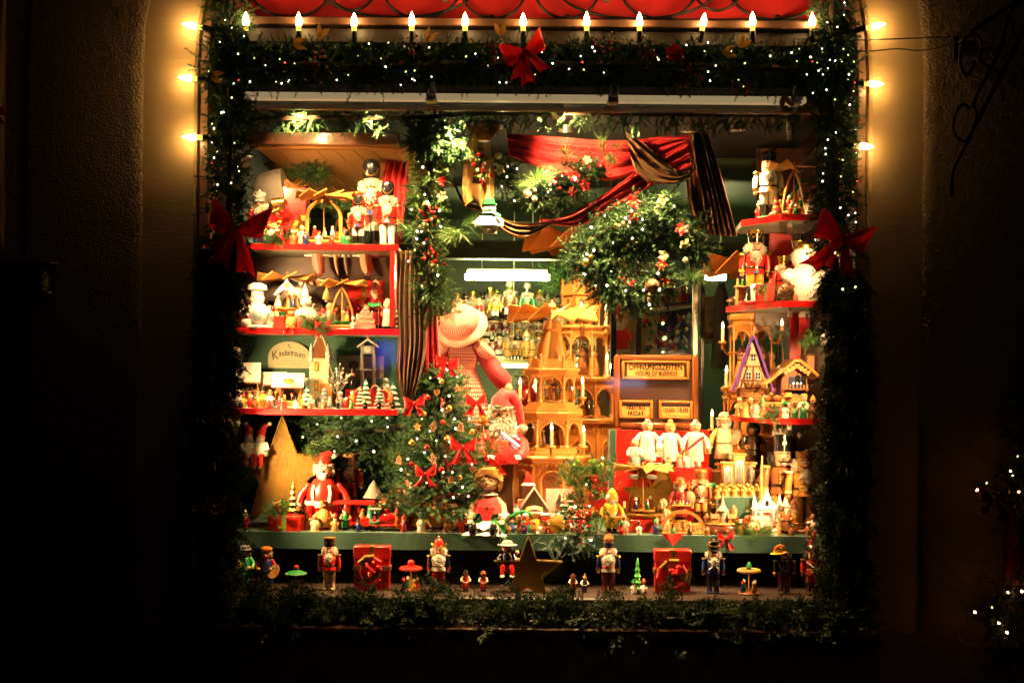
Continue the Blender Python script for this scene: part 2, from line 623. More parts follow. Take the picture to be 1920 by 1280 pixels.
# ------------------------------------------------------------------ leaves and needles
def tmpl_fir(L=0.12,nl=0.020,n=80,w=0.0016,seed=0,up=0.55):
 q = np.random.default_rng(seed)
 t = np.sort(q.uniform(0.02,1.0,n))
 a = q.uniform(0,2 * np.pi,n)
 base = np.stack([np.zeros(n),np.zeros(n),t * L],1)
 ln = nl * (1.05 - 0.55 * t) * q.uniform(.8,1.2,n)
 d = np.stack([np.cos(a),np.sin(a),np.full(n,up) + q.uniform(-.2,.3,n)],1)
 d /= np.linalg.norm(d,axis=1)[:,None]
 sd = np.cross(d,q.normal(size=(n,3)))
 sd /= np.linalg.norm(sd,axis=1)[:,None]
 v = np.stack([base - sd * w,base + sd * w,base + d * ln[:,None]],1).reshape(-1,3)
 st = np.array([(-.0015,0,0),(.0015,0,0),(0,0,L),(0,-.0015,0),(0,.0015,0),(0,0,L)])
 return np.concatenate([v,st]),None
def tmpl_pine(L=0.05,nl=0.075,n=46,w=0.0013,seed=0):
 q = np.random.default_rng(seed)
 a = q.uniform(0,2 * np.pi,n)
 t = q.uniform(0,1,n)
 base = np.stack([np.zeros(n),np.zeros(n),t * L],1)
 d = np.stack([np.cos(a) * .75,np.sin(a) * .75,q.uniform(.4,1.5,n)],1)
 d /= np.linalg.norm(d,axis=1)[:,None]
 sd = np.cross(d,q.normal(size=(n,3)))
 sd /= np.linalg.norm(sd,axis=1)[:,None]
 v = np.stack([base - sd * w,base + sd * w,base + d * (nl * q.uniform(.7,1.1,n))[:,None]],1).reshape(-1,3)
 return v,None
def tmpl_frond(L=0.16,seed=0,k=11,w=0.0024):
 "a flat cypress spray"
 q = np.random.default_rng(seed)
 tri = []
 for i in range(k):
  t = (i + 0.6) / k
  for sgn in (-1,1):
   bl = L * 0.42 * (1.1 - t) * q.uniform(.7,1.2)
   b0 = np.array([0,0,t * L])
   dr = np.array([sgn * 0.8,q.uniform(-.25,.25),0.75])
   dr /= np.linalg.norm(dr)
   m = max(2,int(bl / 0.0075))
   for j in range(m):
    p = b0 + dr * bl * (j / m)
    for s2 in (-1,1):
     e = dr + np.array([s2 * .5 * sgn,q.uniform(-.3,.3),-s2 * .45 + .2])
     e /= np.linalg.norm(e)
     sd = np.cross(e,q.normal(size=3))
     sd /= np.linalg.norm(sd)
     tri += [p - sd * w,p + sd * w,p + e * 0.015]
 tri += [np.array((-.0014,0,0)),np.array((.0014,0,0)),np.array((0,0,L))]
 return np.array(tri),None
def tmpl_leaf(L=0.035,W=0.018,seed=0):
 q = np.random.default_rng(seed)
 pts = []
 N = 5
 prev = None
 for i in range(N + 1):
  t = i / N
  wd = W * math.sin(math.pi * min(1,t * 0.96 + .04)) ** .8 / 2 * (1.15 if i % 2 else 0.85)
  cur = (np.array((-wd,0.006 * math.sin(3 * t),t * L)),np.array((0,-0.005 + 0.006 * math.sin(3 * t),t * L)),np.array((wd,0.006 * math.sin(3 * t),t * L)))
  if prev:
   for u in (0,1):
    pts += [prev[u],prev[u + 1],cur[u + 1],prev[u],cur[u + 1],cur[u]]
  prev = cur
 return np.array(pts),None
FIR = [tmpl_fir(0.12,0.020,110,seed=i) for i in range(4)]
FIRS = [tmpl_fir(0.075,0.016,64,seed=20 + i) for i in range(3)]
PINE = [tmpl_pine(seed=i) for i in range(3)]
FROND = [tmpl_frond(seed=i) for i in range(4)]
LEAF = [tmpl_leaf(seed=i) for i in range(2)]
def foliage(parent,name,tm,pos,dirs,scl,m,kind='stuff',tone=None):
 N = len(pos)
 pos = np.asarray(pos,float)
 d = np.asarray(dirs,float)
 d /= np.linalg.norm(d,axis=1)[:,None] + 1e-9
 r = nrg.normal(size=(N,3))
 x = np.cross(r,d)
 x /= np.linalg.norm(x,axis=1)[:,None] + 1e-9
 yv = np.cross(d,x)
 Rm = np.stack([x,yv,d],2) * np.asarray(scl,float)[:,None,None]
 pick = nrg.integers(0,len(tm),N)
 tn = np.clip(nrg.beta(1.6,2.4,N),0,1) if tone is None else np.asarray(tone)
 V,T = [],[]
 for k,(tv,_) in enumerate(tm):
  ix = np.where(pick == k)[0]
  if not len(ix):
   continue
  vv = np.einsum('nij,mj->nmi',Rm[ix],tv) + pos[ix][:,None,:]
  V.append(vv.reshape(-1,3))
  T.append(np.repeat(tn[ix],len(tv)))
 V = np.concatenate(V).astype(np.float32)
 T = np.concatenate(T).astype(np.float32)
 n = len(V)
 me = bpy.data.meshes.new(name)
 me.vertices.add(n)
 me.vertices.foreach_set('co',V.ravel())
 me.loops.add(n)
 me.loops.foreach_set('vertex_index',np.arange(n,dtype=np.int32))
 me.polygons.add(n // 3)
 me.polygons.foreach_set('loop_start',np.arange(0,n,3,dtype=np.int32))
 me.update(calc_edges=True)
 at_ = me.attributes.new('tone','FLOAT','POINT')
 at_.data.foreach_set('value',T)
 me.materials.append(MATS[m])
 return part(parent,name,me,kind=kind)
def pathpts(path,n):
 "n random stations along a polyline: points, tangents"
 p = np.array([tuple(q) for q in path])
 seg = np.linalg.norm(np.diff(p,axis=0),axis=1)
 cu = np.concatenate([[0],np.cumsum(seg)])
 t = np.sort(nrg.uniform(0,cu[-1],n))
 k = np.clip(np.searchsorted(cu,t) - 1,0,len(seg) - 1)
 f = (t - cu[k]) / seg[k]
 q = p[k] + (p[k + 1] - p[k]) * f[:,None]
 tg = (p[k + 1] - p[k]) / seg[k][:,None]
 return q,tg
def garland(label,path,r,n,m='fir',tm=None,name='fir_garland',droop=0.3,fwd=0.4,sc_=(0.8,1.3),group=None,stem=True,along=0.5,cat='garland'):
 T = thing(name,label,cat,tuple(path[0]),group=group)
 o = Vector(path[0])
 path = [Vector(q) - o for q in path]
 q,tg = pathpts(path,n)
 a = nrg.uniform(0,2 * np.pi,n)
 rr = r * np.sqrt(nrg.uniform(0,1,n)) * 0.8
 ref = np.tile(np.array([[0,1.0,0]]),(n,1))
 s1 = np.cross(tg,ref)
 s1 /= np.linalg.norm(s1,axis=1)[:,None] + 1e-9
 s2 = np.cross(tg,s1)
 out = s1 * np.cos(a)[:,None] + s2 * np.sin(a)[:,None]
 pos = q + out * rr[:,None]
 dirs = out * nrg.uniform(.5,1.1,n)[:,None] + tg * (nrg.uniform(-1,1,n) * along * 2)[:,None] + np.array([[0,-fwd,-droop]]) + nrg.normal(0,.25,(n,3))
 scl = nrg.uniform(sc_[0],sc_[1],n)
 foliage(T,'needles',tm or FIR,pos,dirs,scl,m)
 if stem:
  part(T,'stem',G().tube(path,r * 0.22,'twig',6))
 return T,[Vector(x) + o for x in path]
def fairy_string(label,pts,rad=0.0045,red=None,cable=True,m='fairy'):
 "a cable with its bulbs; every bulb is a part"
 T = thing('fairy_light_string',label,'string lights',tuple(pts[0]))
 o = Vector(pts[0])
 if cable:
  # the cable runs from bulb to bulb, a little slack and further back
  path = []
  for p,q in zip(pts,pts[1:]):
   p,q = Vector(p) - o,Vector(q) - o
   path += [p + Vector((0,.012,0)),(p + q) / 2 + Vector((0,.03,-.01))]
  path.append(Vector(pts[-1]) - o + Vector((0,.012,0)))
  part(T,'cable',G().tube(path,0.0012,'black_plastic',4))
 g = G().lathe([(0,-1.2),(.5,-1.1),(.9,-.3),(1,.2),(.6,.9),(0,1.25)],m,8)
 me = mesh('bulb',g)
 g2 = G().lathe([(0,-1.2),(.5,-1.1),(.9,-.3),(1,.2),(.6,.9),(0,1.25)],'fairy_red',8)
 me2 = mesh('bulb',g2)
 me3 = mesh('bulb',G().lathe([(0,-1.2),(.5,-1.1),(.9,-.3),(1,.2),(.6,.9),(0,1.25)],'fairy_dim',8))
 for i,p in enumerate(pts):
  part(T,'bulb',me2 if (red and i in red) else (me3 if rnd.random() < .3 else me),Vector(p) - o,(rnd.uniform(-1,1),rnd.uniform(-1,1),0),rad * rnd.uniform(.75,1.15))
 return T
# ================================================================== the building and the street
CX,HW,ZS,ZB = 0.07,1.25,2.80,0.74      # window centre, half width, spring of the arch, bottom
def opening(o,n=28):
 "the outline of the arched opening, o metres outside its edge: (x, z)"
 r = HW + o
 p = [(CX - r,ZB - 0.02),(CX - r,1.2),(CX - r,1.9),(CX - r,2.4)]
 p += [(CX - r * math.cos(math.pi * k / n),ZS + r * math.sin(math.pi * k / n)) for k in range(n + 1)]
 p += [(CX + r,2.4),(CX + r,1.9),(CX + r,1.2),(CX + r,ZB - 0.02)]
 return p
def sweep(sections,m):
 "skin across (o, y) sections"
 g = G()
 rows = [[(x,y,z) for x,z in opening(o)] for o,y in sections]
 n = len(rows[0])
 v = [q for r in rows for q in r]
 f = [(i * n + k,i * n + k + 1,(i + 1) * n + k + 1,(i + 1) * n + k) for i in range(len(rows) - 1) for k in range(n - 1)]
 return g.add(v,f,m)
def setting(name,g,**k):
 o = part(None,name,g,**k)
 o['kind'] = 'structure'
 return o
g = G()
g.box((0,-20,-0.1),(60,40,0.2),'paving')
setting('street',g)
B = thing('shop_building','ochre plaster shop front with an arched display window','building',(0,0,0))
g = sweep([(0.200,-0.041),(0.204,-0.054),(0.214,-0.061),(0.24,-0.063),(0.62,-0.063)],'stucco')
for sx in (-1,1):
 xa,xb = CX + sx * (HW + 0.6),CX + sx * 7
 g.box(((xa + xb) / 2,0.088,2.5),(abs(xb - xa),0.30,5.0),'stucco')
g.box((CX,0.088,0.36),(2 * (HW + 0.62),0.30,0.72),'stucco')
part(B,'wall',g)
part(B,'reveal',sweep([(0.0,0.0),(0.002,-0.030),(0.012,-0.040),(0.10,-0.041),(0.200,-0.041)],'smooth_plaster'))
for sx in (-1,1):                                   # the reveal steps in towards the sill
 g = G()
 x = CX + sx * (HW + 0.02)
 g.prism([(x - sx * 0.02,ZB),(x + sx * .06,ZB),(x + sx * .06,1.30),(x + sx * 0.03,1.30),(x - sx * 0.02,1.24)],-0.06,-0.02,'smooth_plaster')
 part(B,'reveal_base',g)
fr = part(B,'window_frame',sweep([(0.0,0.002),(-0.006,-0.012),(-0.032,-0.012),(-0.038,-0.004),(-0.038,0.09),(0.0,0.09)],'frame_wood'))
zt = P(960,44,0.0).z
g = G().box((CX,0.02,zt),(2 * HW - 0.1,0.07,0.030),'dark_wood',ch=0.004)
part(fr,'transom',g)
g = G().box((CX,0.05,zt - 0.045),(2 * HW - 0.1,0.05,0.056),'black_wood',ch=0.004)
part(fr,'transom_board',g)
g = G().box((CX,0.13,P(960,203,0.11).z),(2 * HW - 0.1,0.03,0.018),'dark_wood',ch=0.003)
part(fr,'head_rail',g)
g = G().box((CX,-0.075,ZB),(2 * HW + 0.02,0.27,0.026),'dark_wood',ch=0.006)
part(B,'window_sill',g)
g = G().box((CX,0.095,1.735),(2 * HW - 0.06,0.006,1.93),'window_glass')
part(fr,'window_pane',g)
# inside: lining of the display, shop room behind
ZL = 0.81
g = G().box((CX,0.62,ZL - 0.03),(2 * HW - 0.02,1.0,0.06),'black_wood',ch=0.006)
part(B,'display_ledge',g)
for sx in (-1,1):
 part(B,'side_lining',G().box((CX + sx * 1.24,0.76,1.76),(0.03,1.30,1.98),'black_wood'))
part(B,'display_ceiling',G().box((CX,0.76,2.745),(2 * HW + 0.3,1.32,0.05),'black_cloth'))
part(B,'shop_ceiling',G().box((0.4,2.62,2.72),(4.6,2.38,0.06),'shop_green'))
part(B,'shop_back_wall',G().box((0.4,3.78,1.36),(4.6,0.06,2.72),'shop_green'))
part(B,'shop_side_wall',G().box((-1.87,2.58,1.36),(0.06,2.4,2.72),'shop_green'))
part(B,'shop_side_wall',G().box((2.67,2.58,1.36),(0.06,2.4,2.72),'pale_cream'))
part(B,'shop_floor',G().box((0.4,2.3,0.02),(4.6,3.2,0.04),'dark_wood'))
part(B,'front_lining',G().box((CX,0.9,0.38),(2 * HW,0.04,0.74),'dark_wood'))
# a dark beam across the shop behind the display head
part(B,'cross_beam',G().box((0.4,2.5,P(960,470,2.5).z),(4.4,0.12,0.10),'shop_green'))
# red cloth behind the ironwork of the transom
T = thing('red_transom_curtain','bright red cloth stretched behind the iron scrolls above the window','curtain',(CX,0.12,zt + .02))
g = G().grid(lambda u,v: ((u - .5) * 2.3,0.012 * math.sin(u * 60) + 0.006 * math.sin(u * 23 + v * 3),v * 0.9),90,6,'red_cloth')
part(T,'cloth',g)
T = thing('iron_scrollwork','black wrought iron scroll grille in front of the red cloth','grille',tuple(P(960,36,0.0)))
o = Vector(T.location)
def arc(cx,cy,a,b,t0,t1,y,n=26):
 return [P(cx + a * math.cos(R(t0 + (t1 - t0) * k / n)),cy + b * math.sin(R(t0 + (t1 - t0) * k / n)),y) - o for k in range(n + 1)]
for cx,a,b,bot in ((545,78,60,32),(745,150,60,33),(790,72,58,35),(925,62,60,35),(1063,62,60,35),(1195,150,60,36),(1235,70,58,36),(1455,88,60,37),(660,60,90,20),(1345,60,90,20)):
 part(T,'scroll',G().tube(arc(cx,bot - b,a,b,-20,200,0.06),0.0055,'black_iron',7))
for px in (528,772,921,1063,1200,1458):
 part(T,'collar',G().box(tuple(P(px,33,0.058) - o),(0.02,0.02,0.02),'black_iron',ch=0.004))
part(T,'bottom_rail',G().tube([P(470,36.5,0.06) - o,P(1530,38.5,0.06) - o],0.006,'black_iron',8))
for px in (835,1138):
 part(T,'post',G().box(tuple(P(px,-30,0.075) - o),(0.022,0.02,0.14),'frame_wood'))
# white rail under the upper garland, with its clips; its dim glow is added
T = thing('glow_rail','cream rail with an added dim glow running under the upper fir garland','light strip',tuple(P(983,185,-0.01)))
part(T,'bar',G().box((0,.03,.006),(1060 * S(-.01),0.05,0.024),'glow_rail',ch=0.003),rot=(0,0,0))
for px in (808,1150,1493):
 q = P(px,184,-0.01) - Vector(T.location)
 part(T,'clip',G().box((q.x,0.03,0.004),(0.045,0.056,0.032),'white_metal',ch=0.006))
 part(T,'bracket',G().box((q.x + .004,0.004,0.035),(0.03,0.02,0.05),'steel',ch=0.004))
# ------------------------------------------------------------------ candle bulbs
def candle_bulb(label,tip,base,group):
 tip,base = Vector(tip),Vector(base)
 d = tip - base
 L = d.length
 T = thing('candle_bulb',label,'light bulb',tuple(base),group=group,rot=d.to_track_quat('Z','Y').to_euler())
 r = 0.0115
 g = G().lathe([(r * .92,0.30 * L),(r,.5 * L),(r * .85,.66 * L),(r * .45,.84 * L),(r * .14,.95 * L),(0,L)],'bulb_hot',14)
 part(T,'glass',g)
 g = G().lathe([(r * .8,0),(r * .82,.1 * L),(r * .92,.298 * L)],'bulb_base',14)
 part(T,'sleeve',g)
 g = G().lathe([(0,-.60 * L),(r * .7,-.60 * L),(r * .95,-.5 * L),(r * .95,-.02 * L),(r * .82,0)],'black_plastic',14)
 g.lathe([(r * 1.1,-.1 * L),(r * 1.1,-.04 * L)],'black_plastic',14)
 part(T,'socket',g)
 return T
for i,px in enumerate((461,560,664,772,872,981,1100,1199,1318,1411,1523)):
 tl = {1318: (4,0),461: (0,0)}.get(px,(0,0))[0]
 candle_bulb(('leftmost','second','third','fourth','fifth','sixth','seventh','eighth','ninth','tenth','rightmost')[i]
    + ' upright candle bulb in the row above the fir garland',P(px + tl,22 + (i % 3),-0.055),P(px - 2 * (tl > 0),59,-0.05),'upright candle bulbs over the window')
for (a,b,c,d),lb in zip(((341,45,379,52),(334,145,369,148),(341,257,379,258)),('upper','middle','lowest')):
 candle_bulb(lb + ' of the three candle bulbs pointing at the plaster beside the left garland',P(a,b,-0.10),P(c,d,-0.075),'candle bulbs left of the window')
for (a,b,c,d),lb in zip(((1661,45,1624,53),(1657,158,1621,157),(1639,276,1602,273)),('upper','middle','lowest')):
 candle_bulb(lb + ' of the three candle bulbs pointing at the plaster beside the right garland',P(a,b,-0.10),P(c,d,-0.075),'candle bulbs right of the window')
# ------------------------------------------------------------------ lamps of the display
def spot(label,loc,target,power,ang,blend=0.5,group=None,col=(1.0,0.58,0.23),rad=0.03,cat='spotlight'):
 loc,target = Vector(loc),Vector(target)
 d = target - loc
 T = thing('spotlight',label,cat,tuple(loc),group=group,rot=(-d).to_track_quat('Z','Y').to_euler())
 g = G().lathe([(0.010,0.075),(0.022,0.07),(0.026,0.02),(0.034,-0.002),(0.031,-0.002),(0.024,0.010)],'steel',16)
 part(T,'housing',g)
 part(T,'lens',G().lathe([(0,0.008),(0.024,0.0085),(0.0242,0.012)],'lens_hot',16))
 L = bpy.data.lights.new('lamp','SPOT')
 L.energy = power
 L.color = col
 L.spot_size = R(ang)
 L.spot_blend = blend
 L.shadow_soft_size = rad
 o = bpy.data.objects.new('lamp',L)
 C.objects.link(o)
 o.parent = T
 o.location = (0,0,-0.006)
 return T
ZC = 2.71
for i,(px,y,tp,pw,ang) in enumerate((
  (560,0.18,(590,420,0.60),13,90),
  (700,0.18,(680,560,0.62),20,84),
  (850,0.18,(850,960,0.46),64,66),
  (920,0.64,(905,800,0.78),20,84),  # extra lamp, added to brighten the large doll and the Santa
  (1010,0.18,(1010,960,0.46),66,66),
  (1045,0.24,(1130,300,0.52),15.0,110),
  (1060,0.64,(1050,800,0.98),38,88),
  (1200,0.18,(1220,960,0.46),52,66),
  (1290,0.62,(1260,880,0.70),20,90),
  (1382,0.58,(1400,880,0.68),18,90))):
 p = at(px,y,ZC - 0.012)
 spot(('first','second','third','fourth','fifth','sixth','seventh','eighth','ninth','tenth')[i] + ' downlight from the left in the display ceiling',p,P(*tp),pw * 2.5,ang,0.6,'downlights in the display ceiling')
side = [
 ('halogen spot behind the left garland, level with the top shelf',(462,300,0.22),(640,400,0.62),2.6,90),
 ('halogen spot behind the left garland, level with the middle shelf',(456,500,0.22),(620,570,0.62),6,90),
 ('halogen spot behind the left garland, level with the snowy village',(440,665,0.22),(600,720,0.62),4.5,90),
 ('halogen spot behind the left garland, below the lowest shelf',(444,800,0.26),(740,880,0.56),17,112),
 ('halogen spot behind the right garland, level with the crowned nutcracker',(1546,455,0.22),(1420,520,0.62),3,90),
 ('halogen spot behind the right garland, level with the cuckoo clocks',(1552,640,0.24),(1420,700,0.66),5.5,90),
 ('halogen spot behind the right garland, level with the tall soldiers',(1552,850,0.24),(1240,900,0.60),13,112),
]
for lb,a,b,pw,ang in side:
 spot(lb,P(*a),P(*b),pw * 2.3,ang,0.7,'halogen spots behind the garlands')
# ------------------------------------------------------------------ right: sign bracket and its wires
T = thing('sign_bracket','wrought iron hanging sign bracket with scrolls on the right wall','bracket',tuple(P(1792,90,-0.075)))
o = Vector(T.location)
YB = -0.14
def pl(pts,y=YB):
 return [P(a,b,y) - o for a,b in pts]
def smooth(pts,n=6):
 out = []
 for i in range(len(pts) - 1):
  p0,p1,p2,p3 = pts[max(0,i - 1)],pts[i],pts[i + 1],pts[min(len(pts) - 1,i + 2)]
  for k in range(n):
   t = k / n
   out.append(tuple(0.5 * (2 * b + (c - a) * t + (2 * a - 5 * b + 4 * c - d) * t * t + (3 * b - a - 3 * c + d) * t ** 3) for a,b,c,d in zip(p0,p1,p2,p3)))
 out.append(tuple(pts[-1]))
 return out
part(T,'main_arm',G().tube(pl(smooth([(1785,370),(1786,325),(1800,292),(1860,175),(1925,50),(1960,-15)])),0.0075,'black_iron',8))
part(T,'inner_arm',G().tube(pl(smooth([(1824,240),(1830,215),(1826,190),(1852,140),(1880,82),(1886,50),(1898,18),(1918,4)])),0.0065,'black_iron',8))
part(T,'top_arm',G().tube(pl(smooth([(1820,60),(1860,34),(1905,3),(1950,-20)])),0.007,'black_iron',8))
part(T,'tie_bar',G().tube(pl([(1834,112),(1876,140)]),0.006,'black_iron',8))
part(T,'scroll',G().tube(pl(smooth([(1836,108),(1840,85),(1830,65),(1812,70),(1801,95),(1801,125),(1812,140),(1824,128),(1827,114)])),0.0062,'black_iron',8))
part(T,'scroll',G().tube(pl(smooth([(1819,205),(1806,196),(1793,210),(1787,235),(1792,255),(1806,265),(1820,258)])),0.0062,'black_iron',8))
part(T,'scroll',G().tube(pl(smooth([(1901,42),(1899,58),(1908,69),(1920,60)])),0.006,'black_iron',8))
part(T,'wall_plate',G().box(tuple(P(1790,92,-0.08) - o),(0.022,0.035,0.085),'black_iron',ch=0.004))
part(T,'stay',G().tube([P(1790,85,-0.08) - o,P(1822,62,YB) - o],0.006,'black_iron',8))
for nm,pts,sg in (('taut dark cable running from the garland to the iron bracket',[(1590,76,-.08),(1783,70,-.10)],0),
     ('slack dark cable sagging under the taut one beside the bracket',[(1605,94,-.08),(1625,97,-.1),(1680,92,-.10),(1725,95,-.10),(1768,88,-.09),(1784,78,-.10)],0)):
 c = thing('power_cable',nm,'cable',tuple(P(*pts[0])))
 q = Vector(c.location)
 part(c,'wire',G().tube([Vector(x) - q for x in smooth([tuple(P(*k)) for k in pts],5)],0.0026,'black_plastic',6))
# left: the neighbouring window's ledge and edge, mostly in the dark
T = thing('neighbour_window','dark neighbouring window with a stone ledge at the left edge','window',tuple(P(0,520,-0.07)))
o = Vector(T.location)
g = G().box(tuple(P(30,494,-0.10) - o),(0.30,0.12,0.012),'dark_wood',ch=0.003)
part(T,'ledge_cap',g)
g = G().box(tuple(P(20,526,-0.11) - o),(0.272,0.10,0.105),'stucco',ch=0.008)
part(T,'ledge',g)
g = G().box(tuple(P(-8,230,-0.08) - o),(0.058,0.05,0.96),'frame_wood',ch=0.006)
part(T,'side_post',g)
g = G().box(tuple(P(-90,230,-0.07) - o),(0.30,0.02,0.96),'black',ch=0.004)
part(T,'pane',g)
# ================================================================== garlands and their lights
def along(path,n,r,spread=1.0,front=0.75):
 "n places on the front of a garland"
 q,tg = pathpts(path,n)
 out = []
 for p,t in zip(q,tg):
  t = Vector(t)
  s1 = t.cross(Vector((0,1,0))).normalized()
  a = rnd.uniform(-1,1) * spread
  out.append(Vector(p) + s1 * a * r + Vector((0,-r * front * math.sqrt(max(0.05,1 - a * a)) - .012,0)))
 return out
def bow(label,loc,size,m='red_ribbon',rz=0,ry=0,group=None,tails=2,edge=None,seed=0,rx=0,cat='bow',name='ribbon_bow'):
 q = random.Random(seed)
 T = thing(name,label,cat,tuple(loc),group=group,s=size,rot=(R(rx),R(ry),R(rz)))
 wd = 0.30
 def loop(sx,tilt,ln,k):
  def f(u,v):
   a = -math.pi + 2 * math.pi * u
   rad = (1 + math.cos(a)) / 2
   x = sx * ln * rad
   ww = wd * 1.75 * (0.22 + 0.78 * rad ** .8)
   z = tilt * x * sx + (v - .5) * ww + .06 * math.sin(a) * rad
   return (x + .05 * (v - .5) * rad * sx,-0.07 - 0.15 * math.sin(a) * (0.3 + .7 * rad) + 0.03 * math.sin(7 * u + 6 * v + k) * rad,z + .03 * math.sin(5 * u + k) * rad)
  return f
 for i,sx in enumerate((-1,1)):
  g = G().grid(loop(sx,q.uniform(.1,.5),q.uniform(.48,.58),q.uniform(0,6)),22,5,m)
  part(T,'loop',g,sharp=80)
 for i in range(tails):
  sx = (-1,1,-.4,.5)[i]
  L = q.uniform(.55,.8)
  ph = q.uniform(0,6)
  def f(u,v,sx=sx,L=L,ph=ph):
   w2 = wd * (0.4 + .9 * u)
   notch = (0.10 * (1 - abs(2 * v - 1))) if u > .99 else 0
   return (sx * (.05 + .36 * u) + (v - .5) * w2,-0.06 - .06 * math.sin(3 * u + ph) + .03 * math.sin(6 * v + ph),-L * u + .03 * math.sin(6 * u + ph) + notch)
  part(T,'tail',G().grid(f,12,6,m),sharp=80)
 g = G().ball((0,-0.06,0),(0.085,0.10,0.10),m,10,6)
 part(T,'knot',g)
 return T
def berries(parent,pts,r,m='red_gloss',name='berries'):
 g = G()
 for p in pts:
  g.ball(tuple(p),r * rnd.uniform(.8,1.15),m,8,5)
 return part(parent,name,g,kind='stuff')
def petals(parent,n,L,W,m,tilt=0.35,c=(0,0,0),face=None,name='petal',cup=0.2,ph=0.0):
 "flat flower facing -y"
 def f(u,v):
  ww = W * math.sin(math.pi * (0.06 + .94 * u) ** .8) * (v - .5)
  return (ww,-cup * L * u * u - 0.15 * W * math.cos(math.pi * (v - .5)),L * u)
 me = mesh(name,G().grid(f,6,4,m),80)
 for k in range(n):
  a = ph + 2 * math.pi * k / n + rnd.uniform(-.15,.15)
  part(parent,name,me,c,(rnd.uniform(-.1,.1) + tilt * .5,a,0),rnd.uniform(.85,1.1))
def flower(label,loc,size,m,n=5,centre='yellow',rot=(0,0,0),cat='flower',name='christmas_rose',group=None,layers=1):
 T = thing(name,label,cat,tuple(loc),s=size,rot=rot,group=group)
 for k in range(layers):
  petals(T,n,1.0 - .3 * k,0.85 if n < 6 else .5,m,ph=k * .5,c=(0,-.12 * k,0))
 g = G()
 for k in range(7):
  g.ball((rnd.uniform(-.14,.14),-.2 - .1 * layers * .5,rnd.uniform(-.14,.14)),.08,centre,6,4)
 part(T,'stamens',g)
 return T
def bauble(label,loc,r,m='glass_bead',group=None,cap='gold'):
 T = thing('bauble',label,'bauble',tuple(loc),s=r,group=group)
 part(T,'ball',G().ball((0,0,0),1,m,18,12))
 part(T,'cap',G().lathe([(.28,.93),(.28,1.15),(.1,1.2),(0,1.2)],cap,10))
 return T
def sprig(label,loc,size,n=9,m='fir_lit',berry=8,rot=(0,0,0),seed=0,leaf=0,tm=None,spread=1.2,up=0.4,cat='sprig',name='fir_sprig',berry_r=.0055,cone=False,bm='red_gloss'):
 q = np.random.default_rng(seed + 100)
 T = thing(name,label,cat,tuple(loc),rot=rot)
 pos = q.normal(0,size * .10,(n,3))
 d = q.normal(0,1,(n,3)) * np.array([spread,.6,.6]) + np.array([0,-.5,up])
 foliage(T,'needles',tm or PINE,pos,d,np.full(n,size / .11) * q.uniform(.8,1.1,n),m)
 if leaf:
  foliage(T,'leaves',LEAF,q.normal(0,size * .3,(leaf,3)),q.normal(0,1,(leaf,3)) + np.array([0,-.6,.3]),np.full(leaf,size / .09),'leaf_green',kind='stuff')
 if berry:
  berries(T,[Vector((q.normal(0,size * .25),-.02 + q.normal(0,size * .1),size * .15 + q.normal(0,size * .22))) for _ in range(berry)],berry_r,bm)
 return T
YG = -0.045
gp = {}
top = [P(388,128,YG),P(500,120,YG),P(700,126,YG),P(900,122,YG),P(1100,122,YG),P(1300,124,YG),P(1480,130,YG),P(1600,140,YG)]
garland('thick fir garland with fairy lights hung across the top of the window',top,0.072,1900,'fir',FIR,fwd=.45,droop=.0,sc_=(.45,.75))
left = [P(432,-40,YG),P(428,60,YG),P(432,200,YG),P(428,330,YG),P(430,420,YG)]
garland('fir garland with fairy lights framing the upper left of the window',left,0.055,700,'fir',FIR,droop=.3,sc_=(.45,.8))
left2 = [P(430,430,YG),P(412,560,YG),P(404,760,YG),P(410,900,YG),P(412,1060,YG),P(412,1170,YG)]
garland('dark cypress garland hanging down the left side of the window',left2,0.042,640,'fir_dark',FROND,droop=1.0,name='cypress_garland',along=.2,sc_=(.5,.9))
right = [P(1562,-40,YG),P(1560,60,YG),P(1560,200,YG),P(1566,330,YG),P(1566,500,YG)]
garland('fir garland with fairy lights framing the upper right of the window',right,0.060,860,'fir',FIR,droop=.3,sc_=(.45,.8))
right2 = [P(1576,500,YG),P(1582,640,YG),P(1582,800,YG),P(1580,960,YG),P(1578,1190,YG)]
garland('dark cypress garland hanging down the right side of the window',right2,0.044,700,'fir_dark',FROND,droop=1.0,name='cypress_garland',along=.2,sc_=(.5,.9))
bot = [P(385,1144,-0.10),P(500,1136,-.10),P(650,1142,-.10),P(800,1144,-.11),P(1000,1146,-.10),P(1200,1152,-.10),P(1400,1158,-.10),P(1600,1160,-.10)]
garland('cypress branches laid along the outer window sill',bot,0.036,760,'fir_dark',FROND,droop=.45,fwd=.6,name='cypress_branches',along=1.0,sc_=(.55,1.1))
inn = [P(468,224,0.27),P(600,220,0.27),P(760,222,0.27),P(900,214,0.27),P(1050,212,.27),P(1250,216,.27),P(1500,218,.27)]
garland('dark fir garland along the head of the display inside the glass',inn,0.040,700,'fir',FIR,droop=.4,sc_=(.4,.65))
# fairy lights
fairy_string('white fairy lights scattered over the top garland',along(top,78,0.085),0.0029,red=(9,40,63))
fairy_string('white fairy lights in the garland at the upper left',along(left,24,0.065),0.0029,red=(6,17))
fairy_string('white fairy lights in the garland at the upper right',along(right,40,0.08),0.0029,red=(11,25))
fairy_string('lone fairy lights low in the right garland by the red bow',[P(1604,538,-.12),P(1580,542,-.13),P(1566,474,-.13),P(1528,486,-.12)],0.0046)
